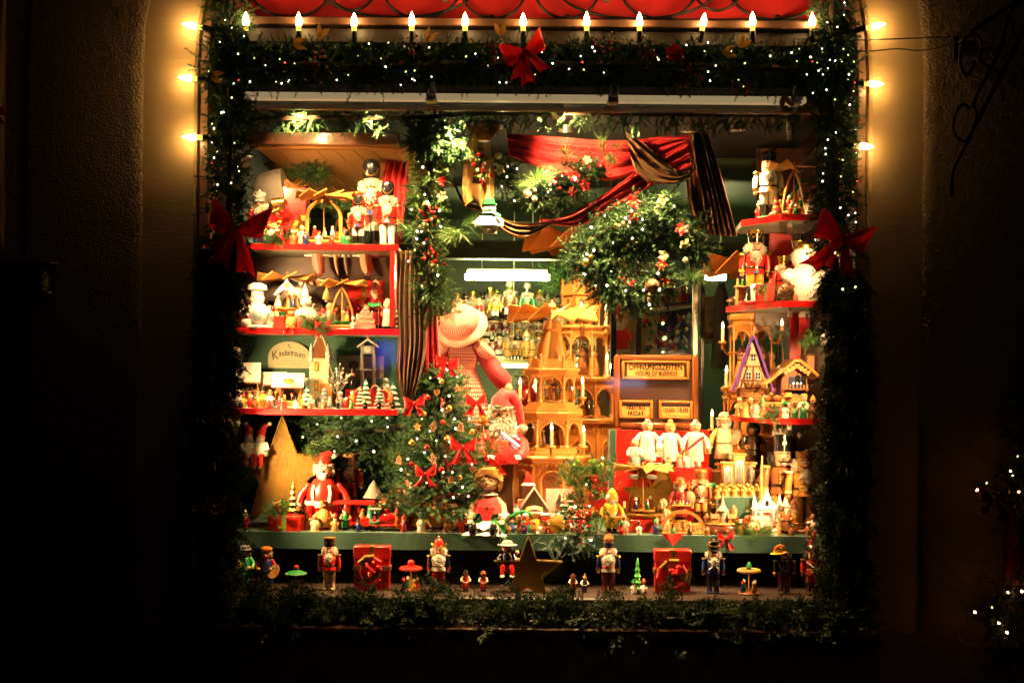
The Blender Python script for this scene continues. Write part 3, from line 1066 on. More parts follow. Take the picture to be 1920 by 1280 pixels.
# ornaments in the top garland
for i,(px,py) in enumerate(((590,128),(775,100),(1135,90),(925,105),(1400,160),(1215,105),(1285,140))):
 o = P(px,py,-0.145)
 T = thing('berry_cluster',('first','second','third','fourth','fifth','sixth','seventh')[i] + ' dark red berry cluster from the left along the top garland' if i < 0 else
   ('dark red glittering berries hanging in the top garland near the left bulbs','red berries beside gold leaves under the fourth bulb','red glitter berries right of the big red bow',
   'small dark berries just left of the big red bow','dark red berries low in the top garland on the right','berries beside the upright orange flower','dark berries under the orange flower')[i],'berries',tuple(o))
 berries(T,[Vector((rnd.gauss(0,.024),rnd.gauss(0,.01),rnd.gauss(0,.026))) for _ in range(22)],0.0055,'crimson')
 part(T,'stalk',G().tube([(0,.05,.02),(0,.02,0),(0,0,-.02)],.002,'twig',5))
for i,(px,py,a) in enumerate(((550,82,70),(597,72,5),(800,78,10),(940,68,-30),(1355,100,60),(1385,88,20),(1468,180,140),(395,142,80))):
 T = thing('gold_leaf_spray',('dry gold leaf lying by the second bulb','upright dry gold leaf beside the second bulb','tall golden leaf by the fourth bulb','gold leaf behind the big red bow',
        'folded gold leaf under the ninth bulb','gold leaves by the ninth bulb','brown leaf hanging at the right end of the white rail','dry brown leaf at the left end of the garland')[i],'leaf',tuple(P(px,py,-0.14)),rot=(0,R(a),0))
 def lf(u,v):
  return ((v - .5) * .022 * math.sin(math.pi * (.05 + .95 * u) ** .8),-.008 * math.sin(3 * u) - .004 * abs(v - .5),u * .055)
 part(T,'blade',G().grid(lf,7,4,'leaf_gold'),sharp=80)
 part(T,'blade',G().grid(lf,7,4,'leaf_gold'),rot=(0.2,.7,.4),sharp=80)
bow('big red ribbon bow in the middle of the top garland',P(983,100,-0.15),0.15,m='sheer_ribbon',rz=8,ry=-20,seed=3,tails=3)
bow('red ribbon bow tied on the left garland',P(444,432,-0.125),0.19,m='sheer_ribbon',seed=5,ry=14,tails=3)
bow('red ribbon bow tied on the right garland',P(1580,448,-0.125),0.19,m='sheer_ribbon',seed=8,ry=22,tails=3)
flower('upright orange red flower in the top garland',P(1265,102,-0.14),0.045,'petal_red',5,'yellow',(R(-20),R(0),0),name='artificial_flower')
# right edge: garland of the next doorway
p = [P(1935,700,-.15),P(1922,860,-.15),P(1915,930,-.15),P(1930,1010,-.15)]
garland('dark fir garland with warm lights at the right edge',p,.05,150,'fir_dark',FIR,sc_=(.6,.9))
p2 = [P(1930,1080,-.15),P(1890,1130,-.15),P(1880,1180,-.15),P(1915,1230,-.15)]
garland('small dark fir bunch with warm lights in the lower right corner',p2,.05,130,'fir_dark',FIR,sc_=(.6,.9))
fairy_string('warm fairy lights on the garland at the right edge',[P(a,b,-.22) for a,b in ((1908,855),(1895,883),(1899,891),(1850,905),(1832,918),(1910,922))],.0036,m='fairy_warm')
fairy_string('warm fairy lights on the fir bunch in the lower right corner',[P(a,b,-.22) for a,b in ((1916,1108),(1890,1110),(1860,1138),(1828,1147),(1873,1167),(1888,1185))],.0036,m='fairy_warm')
bow('dark red velvet bow on the garland at the right edge',P(1862,935,-.22),.10,m='red_dark',seed=11)
T = thing('red_door_cloth','dark red cloth hanging at the right edge','cloth',tuple(P(1915,1060,-.12)))
part(T,'cloth',G().grid(lambda u,v: ((u - .3) * .2,.012 * math.sin(u * 20),(v - .5) * .34),16,4,'red_dark'))
bow('red bow at the left edge on the neighbouring window',P(-6,212,-.16),.055,seed=15)
# ------------------------------------------------------------------ inside: the hanging garlands
YI = 0.34
gl = [P(835,232,YI),P(808,300,YI),P(800,380,YI),P(802,450,YI),P(806,520,YI),P(822,590,YI)]
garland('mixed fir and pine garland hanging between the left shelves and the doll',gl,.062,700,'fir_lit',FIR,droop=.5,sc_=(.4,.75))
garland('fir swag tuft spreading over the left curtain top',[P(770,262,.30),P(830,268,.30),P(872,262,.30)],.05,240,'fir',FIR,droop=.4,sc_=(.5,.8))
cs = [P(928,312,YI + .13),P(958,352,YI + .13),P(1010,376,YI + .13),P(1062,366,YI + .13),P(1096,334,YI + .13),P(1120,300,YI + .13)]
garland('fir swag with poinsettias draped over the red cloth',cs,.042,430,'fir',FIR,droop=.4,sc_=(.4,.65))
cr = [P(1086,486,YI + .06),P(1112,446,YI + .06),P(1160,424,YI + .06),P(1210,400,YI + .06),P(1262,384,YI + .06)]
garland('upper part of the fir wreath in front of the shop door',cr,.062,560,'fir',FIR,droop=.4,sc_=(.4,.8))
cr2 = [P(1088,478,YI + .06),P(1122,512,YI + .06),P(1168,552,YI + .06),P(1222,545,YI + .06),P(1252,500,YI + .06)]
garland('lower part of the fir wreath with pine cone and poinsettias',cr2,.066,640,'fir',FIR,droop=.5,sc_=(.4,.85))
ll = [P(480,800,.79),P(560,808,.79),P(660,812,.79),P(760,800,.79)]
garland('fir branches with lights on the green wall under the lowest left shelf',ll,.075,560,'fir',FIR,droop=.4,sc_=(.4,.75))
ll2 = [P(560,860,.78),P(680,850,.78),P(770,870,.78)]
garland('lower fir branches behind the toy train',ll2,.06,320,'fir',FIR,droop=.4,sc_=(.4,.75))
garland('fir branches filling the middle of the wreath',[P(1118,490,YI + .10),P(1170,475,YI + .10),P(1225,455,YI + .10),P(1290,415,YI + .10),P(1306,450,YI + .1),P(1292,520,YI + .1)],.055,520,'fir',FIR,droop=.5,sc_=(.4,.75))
fairy_string('fairy lights in the garland between shelves and doll',along(gl,26,.08),.0042)
fairy_string('fairy lights in the fir swag over the red cloth',along(cs,18,.08),.0042)
fairy_string('fairy lights in the upper part of the wreath',along(cr,16,.08),.0045)
fairy_string('fairy lights in the lower part of the wreath',along(cr2,16,.08),.0045)
fairy_string('fairy lights in the branches under the lowest left shelf',[P(a,b,.63) for a,b in ((595,795),(697,789),(727,800),(726,783),(633,818),(568,819),(668,826),(627,846),(701,846),(640,783))],.0042)
# long pine tufts
for i,(px,py,y,n) in enumerate(((860,430,.27,7),(775,440,.28,5),(862,300,.36,4),(1138,278,.42,5),(1000,345,.32,5),(805,545,.27,7),(1060,310,.32,5),(1290,520,.33,6),(585,840,.66,7),(740,870,.66,5))):
 sprig(('long pine needles right of the berries beside the hanging snowman','pine needles beside the top left shelf','pine tuft at the top of the left garland','pine tuft at the crest of the red cloth',
  'pine needles in the middle of the swag','pine tuft low on the left garland above the bonnet','pine tuft left of the poinsettias','pine needles at the right of the wreath','pine tuft right of the big gold star','pine tuft by the Christmas tree under the shelf')[i],
  P(px,py,y),.11,n,'fir_lit',0,seed=i,cat='pine sprig',name='pine_sprig',up=(-.6 if i in (0,5,8) else .1))
# flowers, berries and baubles hung in them
fl = [
 (798,425,.26,.026,'petal_cream','cream Christmas rose under the red berries on the left garland'),(812,500,.26,.030,'petal_cream','large cream Christmas rose low on the left garland'),
 (828,368,.26,.024,'petal_cream','cream rose left of the ribbon bundle'),(938,318,.30,.024,'petal_cream','cream rose beside the gold baubles in the swag'),
 (1243,374,.33,.026,'petal_cream','cream rose at the top right of the wreath'),(1282,458,.33,.028,'petal_cream','cream rose at the right of the wreath'),
 (1222,556,.33,.030,'petal_cream','cream rose at the bottom of the wreath'),(1100,300,.33,.022,'petal_cream','pale leaf flower at the left of the pine tuft'),
 (1232,395,.33,.02,'petal_cream','small pale rose under the top of the wreath'),(1245,480,.33,.026,'petal_cream','faded cream rose inside the wreath'),
]
for px,py,y,s,m,lb in fl:
 flower(lb,P(px,py,y),s,m,5,'lime',(R(rnd.uniform(-20,20)),R(rnd.uniform(-30,30)),R(rnd.uniform(-30,30))),name='christmas_rose')
pf = [(1078,332,.42,.030,'poinsettia in the middle of the swag'),(1098,348,.42,.03,'poinsettia right of the swag centre, against the red cloth'),(1073,360,.42,.026,'small poinsettia at the bottom of the swag'),
 (1188,380,.33,.032,'poinsettia at the top of the wreath'),(1190,404,.34,.026,'red flower just under the topmost poinsettia of the wreath'),(1278,430,.33,.034,'large poinsettia at the right end of the wreath'),(1242,498,.33,.032,'poinsettia above the pine cone'),
 (1252,530,.33,.034,'red velvet flower right of the pine cone'),(828,340,.27,.024,'orange red flower at the top of the left garland')]
for px,py,y,s,lb in pf:
 flower(lb,P(px,py,y),s,'petal_red',6,'yellow',(R(rnd.uniform(-20,20)),R(rnd.uniform(-40,40)),R(rnd.uniform(-30,30))),name='poinsettia',layers=2)
bb = [(934,291,.41,8,'glass_bead','pearl gold bauble right of the ribbon bundle'),(921,300,.41,6,'glass_bead','smaller pearl bauble touching the ribbon bundle'),(989,364,.41,8,'glass_bead','gold bauble in the middle of the swag'),
 (1002,373,.41,6,'glass_bead','lower small gold bauble in the swag'),(1002,357,.41,5,'glass_bead','upper small gold bauble in the swag'),(1098,492,.32,8,'gold','gold bauble at the left of the wreath'),
 (1108,482,.32,5,'gold','small gold bauble touching the one at the left of the wreath'),(1155,424,.32,6,'gold','gold bauble in the upper wreath'),(1168,420,.32,5,'gold','second gold bauble in the upper wreath'),
 (1285,488,.33,6,'glass_bead','copper bauble at the right of the wreath'),(1148,300,.41,6,'crimson','copper red bauble under the pine tuft'),(1127,311,.41,4,'red_gloss','small red bauble left of the copper one'),
 (1500,815,.62,6,'glass_bead','silver bauble behind the soldiers on the right'),(885,620,.5,2.5,'red_gloss','tiny red bead beside the bonnet'),(834,496,.26,3.5,'red_gloss','single red berry ball right of the low cream rose')]
for px,py,y,r,m,lb in bb:
 bauble(lb,P(px,py,y),r * S(y),m)
for i,(px,py,y,n,s) in enumerate(((803,405,.255,18,.022),(810,478,.255,14,.020),(1040,345,.32,8,.015),(858,790,.5,0,.01),(1180,530,.32,8,.015))):
 if n:
  T = thing('berry_cluster',('bright red berries above the cream rose on the left garland','red berries above the large low rose','red berries in the swag','','red berries left of the pine cone')[i],'berries',tuple(P(px,py,y)))
  berries(T,[Vector((rnd.gauss(0,s),rnd.gauss(0,s * .4),rnd.gauss(0,s))) for _ in range(n)],.0065)
  part(T,'stalk',G().tube([(0,.05,.02),(0,.02,0),(0,0,-.01)],.002,'twig',5))
def pine_cone(label,loc,size,rot=(0,0,0),m='cone_brown'):
 T = thing('pine_cone',label,'pine cone',tuple(loc),s=size,rot=rot)
 part(T,'core',G().lathe([(0,0),(.25,.05),(.33,.35),(.2,.8),(0,1.0)],m,10))
 def f(u,v):
  return ((v - .5) * .24 * (1 - .5 * (2 * u - 1) ** 2),-u * .32,.10 * u * u + .04 * math.cos(math.pi * (v - .5)))
 me = mesh('scale',G().grid(f,3,3,m).grid(lambda u,v: ((v - .5) * .17,-.28 - u * .05,.075 + .03 * u),1,1,'ivory'),60)
 k = 0
 for row in range(8):
  z = .06 + row * .115
  for i in range(9):
   a = 2 * math.pi * (i / 9) + row * .35
   rr = (.12 + .26 * math.sin(math.pi * (z * .85 + .12)))
   part(T,'scale',me,(math.sin(a) * rr * .4,-math.cos(a) * rr * .4,z),(R(8 + 6 * row),0,a),.7 + .9 * rr)
 return T
pine_cone('brown pine cone hanging in the wreath',P(1222,536,.32),.055,(R(90),R(20),0))
pine_cone('small pine cone in the left garland above the berries',P(800,388,.27),.035,(R(80),0,0))
# ================================================================== builders for the toys
def star_poly(r,ri,n=5,ph=90):
 return [((r if k % 2 == 0 else ri) * math.cos(R(ph + 180 / n * k)),(r if k % 2 == 0 else ri) * math.sin(R(ph + 180 / n * k))) for k in range(2 * n)]
def hat(T,kind,m,t,zb,r):
 "a hat whose brim sits at zb on a head of radius r; T is the head"
 def add(name,g,parent=None,**k):
  return part(parent or T,name,g,**k)
 if kind == 'crown':
  h = add('hat',G().lathe([(0,zb),(r * 1.02,zb),(r * 1.22,zb + .13),(r * 1.1,zb + .13),(0,zb + .125)],m,20))
  g = G()
  n = 8
  for k in range(n):
   a0,a1,am = 2 * math.pi * k / n,2 * math.pi * (k + 1) / n,2 * math.pi * (k + .5) / n
   p = lambda a,q,z: (math.cos(a) * r * q,math.sin(a) * r * q,z)
   g.add([p(a0,1.235,zb + .125),p(am,1.14,zb + .055),p(a1,1.235,zb + .125),p(a0,1.3,zb + .17),p(a1,1.3,zb + .17)],[(0,1,2),(0,2,4,3)],t)
  g.lathe([(r * 1.30,zb + .165),(r * 1.31,zb + .175),(r * 1.27,zb + .175)],t,20)
  add('crown_points',g,h)
 elif kind == 'bearskin':
  h = add('hat',G().lathe([(0,zb),(r * .98,zb),(r * 1.12,zb + .05),(r * 1.16,zb + .16),(r * 1.0,zb + .215),(r * .6,zb + .24),(0,zb + .245)],m,18))
  add('trim',G().tube([(r * 1.16 * math.sin(R(a)) * .8,-r * 1.16 * math.cos(R(a) * .8),zb + .03 + .09 * (abs(a) / 80) ** 2) for a in range(-80,81,16)],.012,t,6),h)
 elif kind == 'shako':
  h = add('hat',G().lathe([(0,zb),(r * 1.03,zb),(r * 1.15,zb + .15),(r * 1.2,zb + .155),(r * 1.15,zb + .175),(r * .3,zb + .185),(0,zb + .2)],m,18))
  add('cord',G().tube([(r * 1.2 * math.sin(R(a)),-r * 1.22 * math.cos(R(a)),zb + .08 + .06 * (abs(a) / 85) ** 2) for a in range(-85,86,17)],.010,t,6),h)
  add('visor',G().lathe([(r * .9,zb + .004),(r * 1.35,zb - .012),(r * 1.35,zb - .004),(r * .9,zb + .018)],m,18,sy=1.15),h)
  add('pompom',G().ball((0,0,zb + .205),.022,t,8,6),h)
 elif kind == 'dome':
  h = add('hat',G().lathe([(0,zb),(r * .95,zb + .01),(r * .98,zb + .07),(r * .75,zb + .14),(r * .3,zb + .17),(0,zb + .172)],m,18))
  for k in range(8):
   a = 2 * math.pi * (k + .5) / 8
   add('crown_point',G().prism([(-.035,0),(.035,0),(.03,.03),(0,.085),(-.03,.03)],-.008,.008,t),h,loc=(math.sin(a) * r * 1.1,-math.cos(a) * r * 1.1,zb),rot=(R(38),0,a))
  add('finial',G().ball((0,0,zb + .19),.024,t,10,7),h)
 elif kind == 'furcap':
  h = add('hat',G().lathe([(0,zb),(r * 1.03,zb),(r * 1.05,zb + .1),(0,zb + .1)],m,18))
  add('band',G().lathe([(r * 1.07,zb + .09),(r * 1.09,zb + .10),(r * 1.07,zb + .11)],'gold',18),h)
  add('fur',G().fur((0,0,zb + .15),(r * .75,r * .75,.08),t,220,.05,.008,-.3),h)
 elif kind == 'tall':
  h = add('hat',G().lathe([(0,zb),(r * 1.0,zb),(r * 1.0,zb + .02),(r * 1.08,zb + .18),(0,zb + .18)],m,18))
  add('fur',G().fur((0,0,zb + .19),(r * .9,r * .9,.03),'fur_white',200,.05,.008,-.2),h)
  add('badge',G().prism(star_poly(.032,.018,8),-.006,.006,t),h,loc=(0,-r * 1.07,zb + .09))
 elif kind == 'crowncap':
  h = add('hat',G().lathe([(0,zb),(r * 1.05,zb),(r * 1.15,zb + .08),(r * .9,zb + .085),(0,zb + .06)],m,18))
  add('badge',G().prism(star_poly(.05,.022,5),-.008,.008,t),h,loc=(0,-r * 1.15,zb + .08))
 elif kind == 'cone':
  h = add('hat',G().lathe([(r * 1.25,zb - .02),(r * 1.3,zb),(r * 1.0,zb + .03),(r * .72,zb + .10),(r * .35,zb + .19),(0,zb + .27)],m,16))
 elif kind == 'santa':
  h = add('hat',G().tube([(0,0,zb + .01),(0,0,zb + .06),(.02,.0,zb + .11),(.07,0,zb + .15),(.12,-.01,zb + .13)],[r * .98,r * .85,r * .62,r * .35,r * .15],m,12))
  add('trim',G().fur((0,0,zb),(r * 1.08,r * 1.08,.028),'fur_white',120,.02,.008),h)
  add('pompom',G().fur((.135,-.01,zb + .115),(.03,.03,.03),'fur_white',60,.012,.006),h)
 elif kind == 'wide':
  h = add('hat',G().lathe([(r * .9,zb),(r * 1.75,zb - .005),(r * 1.85,zb + .01),(r * .95,zb + .02),(r * .9,zb + .1),(r * .6,zb + .13),(0,zb + .135)],m,20))
  h.rotation_euler = (0,R(-8),0)
  add('plume',G().tube([(-.12,-.05,zb + .05),(-.06,-.07,zb + .14),(.03,-.08,zb + .17),(.11,-.07,zb + .13),(.14,-.06,zb + .06)],[.008,.02,.03,.028,.01],t,8),h)
 elif kind == 'beret':
  h = add('hat',G().lathe([(0,zb),(r * .85,zb),(r * 1.25,zb + .04),(r * 1.2,zb + .075),(r * .6,zb + .105),(0,zb + .11)],m,18))
 elif kind == 'tricorn':
  h = add('hat',G().lathe([(0,zb),(r * .95,zb),(r * .9,zb + .08),(r * .5,zb + .12),(0,zb + .12)],m,16))
  for k in range(3):
   a = 2 * math.pi * k / 3 + math.pi / 3
   add('brim',G().grid(lambda u,v: ((u - .5) * r * 3.2,-r * .9 - .02 * math.sin(math.pi * u),zb - .01 + v * (.05 + .07 * abs(2 * u - 1) ** 1.6)),10,2,m),h,rot=(0,0,a))
  add('trim',G().tube([(r * 1.6 * t2,-r * .97,zb + .05 + .07 * abs(t2) ** 1.6) for t2 in [q / 5 - 1 for q in range(11)]],.009,t,6),h)
 elif kind == 'mitre':
  h = add('hat',G().prism([(-.085,0),(.085,0),(.095,.09),(.05,.17),(0,.21),(-.05,.17),(-.095,.09)],-.07,.06,m,Matrix.Translation((0,0,zb))))
  add('cross',G().box((0,-.075,zb + .10),(.018,.008,.12),t).box((0,-.076,zb + .12),(.07,.008,.018),t),h)
 elif kind == 'top':
  h = add('hat',G().lathe([(0,zb),(r * 1.45,zb),(r * 1.5,zb + .015),(r * .95,zb + .02),(r * .9,zb + .17),(r * .97,zb + .18),(0,zb + .18)],m,18))
  add('band',G().lathe([(r * .97,zb + .03),(r * .97,zb + .055)],t,18),h)
 elif kind == 'chef':
  h = add('hat',G().lathe([(0,zb),(r * .9,zb),(r * .9,zb + .05),(r * 1.3,zb + .08),(r * 1.25,zb + .13),(r * .7,zb + .155),(0,zb + .15)],m,18))
 elif kind == 'bowler':
  h = add('hat',G().lathe([(r * .9,zb),(r * 1.45,zb - .005),(r * 1.5,zb + .01),(r * .95,zb + .02),(r * .92,zb + .07),(r * .6,zb + .115),(0,zb + .125)],m,18))
  add('band',G().lathe([(r * .98,zb + .022),(r * .97,zb + .045)],t,18),h)
 elif kind == 'hood':
  h = add('hat',G().lathe([(r * 1.12,zb - .08),(r * 1.18,zb - .02),(r * 1.05,zb + .05),(r * .7,zb + .12),(r * .25,zb + .17),(0,zb + .18)],m,16))
 elif kind == 'nurse':
  h = add('hat',G().box((0,-.02,zb + .035),(r * 1.1,r * .9,.06),m,ch=.01))
  add('cross',G().box((0,-.02 - r * .46,zb + .035),(.012,.006,.036),'red').box((0,-.021 - r * .46,zb + .035),(.036,.006,.012),'red'),h)
 elif kind == 'mirror':
  h = add('head_band',G().lathe([(r * 1.0,zb - .03),(r * 1.04,zb - .015),(r * .98,zb)],'white',16))
  add('mirror',G().lathe([(0,-.006),(.055,-.008),(.06,.004),(.045,.014),(.015,.006),(0,.004)],'steel',16),h,loc=(0,-r * .9,zb + .03),rot=(R(75),0,0))
 elif kind == 'bun':
  h = add('bun',G().ball((0,0,zb + .06),(.055,.055,.06),m,10,7))
  add('hair_cap',G().lathe([(r * 1.04,zb - .05),(r * 1.0,zb),(r * .6,zb + .035),(0,zb + .045)],m,14),h)
 elif kind == 'cap':
  h = add('hat',G().lathe([(0,zb),(r * 1.05,zb),(r * 1.12,zb + .04),(r * .9,zb + .075),(0,zb + .08)],m,16))
  add('visor',G().lathe([(r * .9,zb),(r * 1.4,zb - .012),(r * 1.4,zb - .004),(r * .9,zb + .012)],m,16),h)
def prop(T,kind):
 if kind == 'palette':
  o = part(T,'palette',G().lathe([(0,-.008),(.15,-.008),(.15,.008),(0,.008)],'wood_pale',20,sx=.75,sy=1.1),loc=(.2,-.2,.42),rot=(R(75),R(30),0))
  for k,c in enumerate(('red','blue','green','yellow')):
   part(o,'paint_dab',G().ball((.06 * math.cos(k * 1.3),.09 * math.sin(k * 1.3),.01),(.022,.022,.006),c,8,5))
 elif kind == 'staff':
  part(T,'staff',G().tube([(-.27,-.12,.02),(-.27,-.12,.85)] + [(-.27 + .06 * math.sin(R(a)) ,-.12,.9 + .05 - .05 * math.cos(R(a))) for a in range(0,290,36)],.012,'gold',7))
 elif kind == 'sabre':
  part(T,'sabre',G().tube([(-.20,-.07,.66),(-.20,-.08,.36)],.014,'gold',7))
 elif kind == 'rifle':
  part(T,'rifle',G().tube([(-.24,-.08,.25),(-.24,-.08,.55),(-.235,-.08,.80)],[.022,.018,.008],'wood',7))
 elif kind == 'violin':
  part(T,'violin',G().ball((-.1,-.17,.52),(.07,.03,.09),'wood_orange',10,7).tube([(-.1,-.2,.56),(.02,-.22,.62)],.01,'wood_dark',6).tube([(.06,-.24,.42),(-.16,-.22,.58)],.006,'wood_pale',5))
 elif kind == 'bag':
  o = part(T,'case',G().box((.24,-.02,.24),(.17,.06,.10),'white',ch=.008))
  part(o,'case_handle',G().tube([(.20,-.02,.29),(.21,-.02,.325),(.27,-.02,.325),(.28,-.02,.29)],.008,'white',6))
  part(o,'cross_mark',G().box((.24,-.053,.24),(.014,.004,.045),'red').box((.24,-.0535,.24),(.045,.004,.014),'red'))
 elif kind == 'tray':
  o = part(T,'tray',G().box((0,-.26,.38),(.42,.2,.03),'wood',ch=.006))
  for k in range(6):
   part(o,'toy',G().lathe([(.02,0),(.03,.02),(.015,.05),(.02,.07),(0,.09)],('red','green','yellow','white','blue','red')[k],8),loc=(-.17 + .068 * k,-.26 + .04 * (k % 2),.395))
 elif kind == 'lantern':
  o = part(T,'lantern',G().box((-.3,-.12,.22),(.10,.10,.012),'wood').box((-.3,-.12,.36),(.10,.10,.012),'wood').lathe([(.06,.366),(.0,.41)],'wood',4,c=(-.3,-.12,0),ph=.785))
  for a in (-1,1):
   for b in (-1,1):
    part(o,'lantern_post',G().box((-.3 + .042 * a,-.12 + .042 * b,.29),(.012,.012,.13),'wood'))
 elif kind == 'sack':
  part(T,'sack',G().ball((.2,-.02,.5),(.12,.1,.16),'burlap',10,7))
 elif kind == 'basket':
  part(T,'basket',G().lathe([(.05,0),(.08,.08),(.085,.09)],'wood_pale',12,c=(.26,-.14,.25)))
 elif kind == 'book':
  part(T,'book',G().prism([(-.13,.02),(0,0),(.13,.02),(.13,.035),(0,.015),(-.13,.035)],-.08,.08,'green'),loc=(0,-.24,.5),rot=(R(30),0,0))
 elif kind == 'pipe':
  part(T,'pipe',G().tube([(.0,-.13,.70),(.02,-.2,.66),(.03,-.22,.62)],.008,'wood_dark',6).lathe([(.012,0),(.024,.02),(.024,.05)],'wood_dark',8,c=(.03,-.22,.62)))
 elif kind == 'sash':
  part(T,'sash',G().tube([(-.12,-.08,.64),(-.05,-.15,.58),(.04,-.155,.52),(.12,-.09,.46)],.02,'stone_grey',6,flat=.4))
 elif kind == 'cross_belts':
  for s2 in (-1,1):
   part(T,'cross_belt',G().tube([(-.11 * s2,-.08,.65),(0,-.145,.56),(.1 * s2,-.1,.48)],.012,'white',6,flat=.5))
 elif kind == 'syringe':
  part(T,'syringe',G().tube([(-.16,-.18,.35),(.14,-.16,.58)],.024,'crimson',8))
 elif kind == 'skis':
  for s2 in (-.02,.03):
   part(T,'ski',G().tube([(.28 + s2,-.05,.0),(.27 + s2,-.05,.9)],.012,'wood_pale',6,flat=.4))
 elif kind == 'instrument':
  part(T,'horn',G().lathe([(.008,0),(.012,.1),(.05,.16),(.055,.165)],'gold',10),loc=(-.13,-.18,.42),rot=(R(60),0,R(20)))
def fig(label,loc,H,rz=0,name='nutcracker',cat='nutcracker',group=None,coat='red',trim='gold',pants='white',boot='black',skin='skin',hair='fur_white',
  beard='fur_white',hatk='crown',hatm='black',hatt='gold',base='green',body='nut',arms='down',props=(),belt='black',panel=None,sleeve=None,cuff=None,mous='black',s2=1.0):
 "a turned wooden figure, unit height without the taller hats, front towards -y"
 T = thing(name,label,cat,tuple(loc),rz,H,group)
 seed = abs(hash(label)) % 997 if False else sum(map(ord,label)) % 997
 sleeve = sleeve or coat
 if base:
  if base == 'plank':
   part(T,'stand',G().box((0,0,.02),(.42,.3,.04),'wood',ch=.01))
  else:
   part(T,'stand',G().lathe([(0,0),(.155,0),(.165,.012),(.16,.035),(.14,.042),(0,.042)],base,22))
 z0 = .042 if base else 0
 nut = body == 'nut'
 if nut:
  for sx in (-1,1):
   lg = part(T,'leg',G().lathe([(.05,.2),(.062,.24),(.066,.33),(.06,.42)],pants,12,c=(sx * .067,0,0)))
   part(lg,'boot',G().lathe([(.0,z0),(.058,z0),(.056,.06),(.05,.1),(.056,.2),(.06,.215),(.048,.22)],boot,12,c=(sx * .067,0,0)).ball((sx * .067,-.04,z0 + .022),(.046,.06,.022),boot,10,5))
  tz = G().lathe([(0,.395),(.145,.395),(.14,.42),(.122,.48),(.135,.56),(.142,.63),(.12,.67),(.06,.69),(0,.69)],coat,20,sy=.85)
  to = part(T,'torso',tz)
  if belt:
   part(to,'belt',G().lathe([(.127,.468),(.131,.472),(.131,.492),(.127,.497)],belt,20,sy=.88))
   part(to,'buckle',G().box((0,-.118,.482),(.045,.012,.04),trim,ch=.004))
  if panel:
   part(to,'coat_front',G().prism([(-.045,.40),(.045,.40),(.0,.47)],-.128,-.118,panel))
  g = G()
  for sx in (-1,1):
   for k in range(4):
    g.ball((sx * .05,-.117 - .004 * k,.515 + .035 * k),.010,trim,6,4)
  part(to,'buttons',g)
  hz,hr = .69,.094
  ax,az = .178,.65
 elif body == 'coat':
  for sx in (-1,1):
   part(T,'boot',G().ball((sx * .065,-.03,z0 + .035),(.06,.085,.04),boot,10,6).lathe([(.05,z0 + .03),(.05,.2)],boot,10,c=(sx * .065,0,0)))
  to = part(T,'torso',G().lathe([(0,.12),(.165,.12),(.172,.14),(.15,.34),(.135,.5),(.13,.58),(.1,.655),(.05,.69),(0,.69)],coat,20))
  g = G()
  for k in range(4):
   g.ball((0,-.165 + .012 * k,.22 + .1 * k),.012,trim,6,4)
  part(to,'buttons',g)
  if belt:
   part(to,'belt',G().lathe([(.146,.385),(.152,.39),(.148,.41),(.142,.415)],belt,20))
  hz,hr = .68,.105
  ax,az = .155,.62
 else:  # fat
  for sx in (-1,1):
   part(T,'boot',G().ball((sx * .08,-.05,z0 + .035),(.065,.09,.042),boot,10,6))
  to = part(T,'torso',G().lathe([(0,.08),(.15,.09),(.22,.2),(.235,.34),(.2,.5),(.13,.62),(.06,.67),(0,.68)],coat,22))
  if belt:
   part(to,'belt',G().lathe([(.237,.3),(.243,.31),(.24,.345),(.234,.355)],belt,22))
  if panel:
   part(to,'bib',G().tube([(-.10,-.165,.56),(-.115,-.195,.46),(-.105,-.215,.36),(-.06,-.23,.29),(.06,-.23,.29),(.105,-.215,.36),(.115,-.195,.46),(.10,-.165,.56)],.022,panel,8))
  hz,hr = .66,.115
  ax,az = .23,.54
 for sx in (-1,1):
  g = G()
  if arms == 'down':
   pts,rr = [(sx * (ax - .01),0,az),(sx * (ax + .005),0,az - .08),(sx * (ax + .012),-.005,az - .16),(sx * (ax + .012),-.01,az - .225)],[.036,.044,.04,.037]
  elif arms == 'front':
   pts,rr = [(sx * (ax - .03),0,az),(sx * (ax + .035),-.02,az - .1),(sx * (ax + .03),-.09,az - .17),(sx * (ax - .01),-.17,az - .16)],[.04,.046,.042,.036]
  elif arms == 'out':
   pts,rr = [(sx * (ax - .03),0,az),(sx * (ax + .05),-.02,az - .1),(sx * (ax + .085),-.06,az - .2),(sx * (ax + .09),-.09,az - .26)],[.04,.05,.044,.038]
  g.tube(pts,rr,sleeve,10)
  g.ball(pts[0],rr[0] * 1.08,sleeve,10,6)
  a = part(T,'arm',g)
  e = Vector(pts[-1])
  d = (e - Vector(pts[-2])).normalized()
  part(a,'cuff',G().tube([e - d * .03,e + d * .006],.045,cuff or trim,10))
  hd = e + d * .04
  part(a,'hand',G().ball(tuple(hd),(.032,.034,.038),skin,9,6).ball(tuple(hd + Vector((-sx * .02,-.025,.005))),(.012,.018,.014),skin,6,4))
  if nut and trim:
   part(a,'epaulette',G().lathe([(0,.045),(.05,.04),(.058,.02),(.045,.012)],trim,12,c=(sx * ax,0,az + .0)))
 if nut:
  hd = part(T,'head',G().lathe([(0,hz),(hr * .95,hz),(hr,hz + .02),(hr,hz + .145),(hr * .9,hz + .165),(0,hz + .17)],skin,20))
  zb = hz + .155
  ey = hz + .105
 else:
  hd = part(T,'head',G().ball((0,0,hz + hr * .82),(hr,hr * .98,hr * 1.08),skin,16,11))
  zb = hz + hr * 1.35
  ey = hz + hr * .98
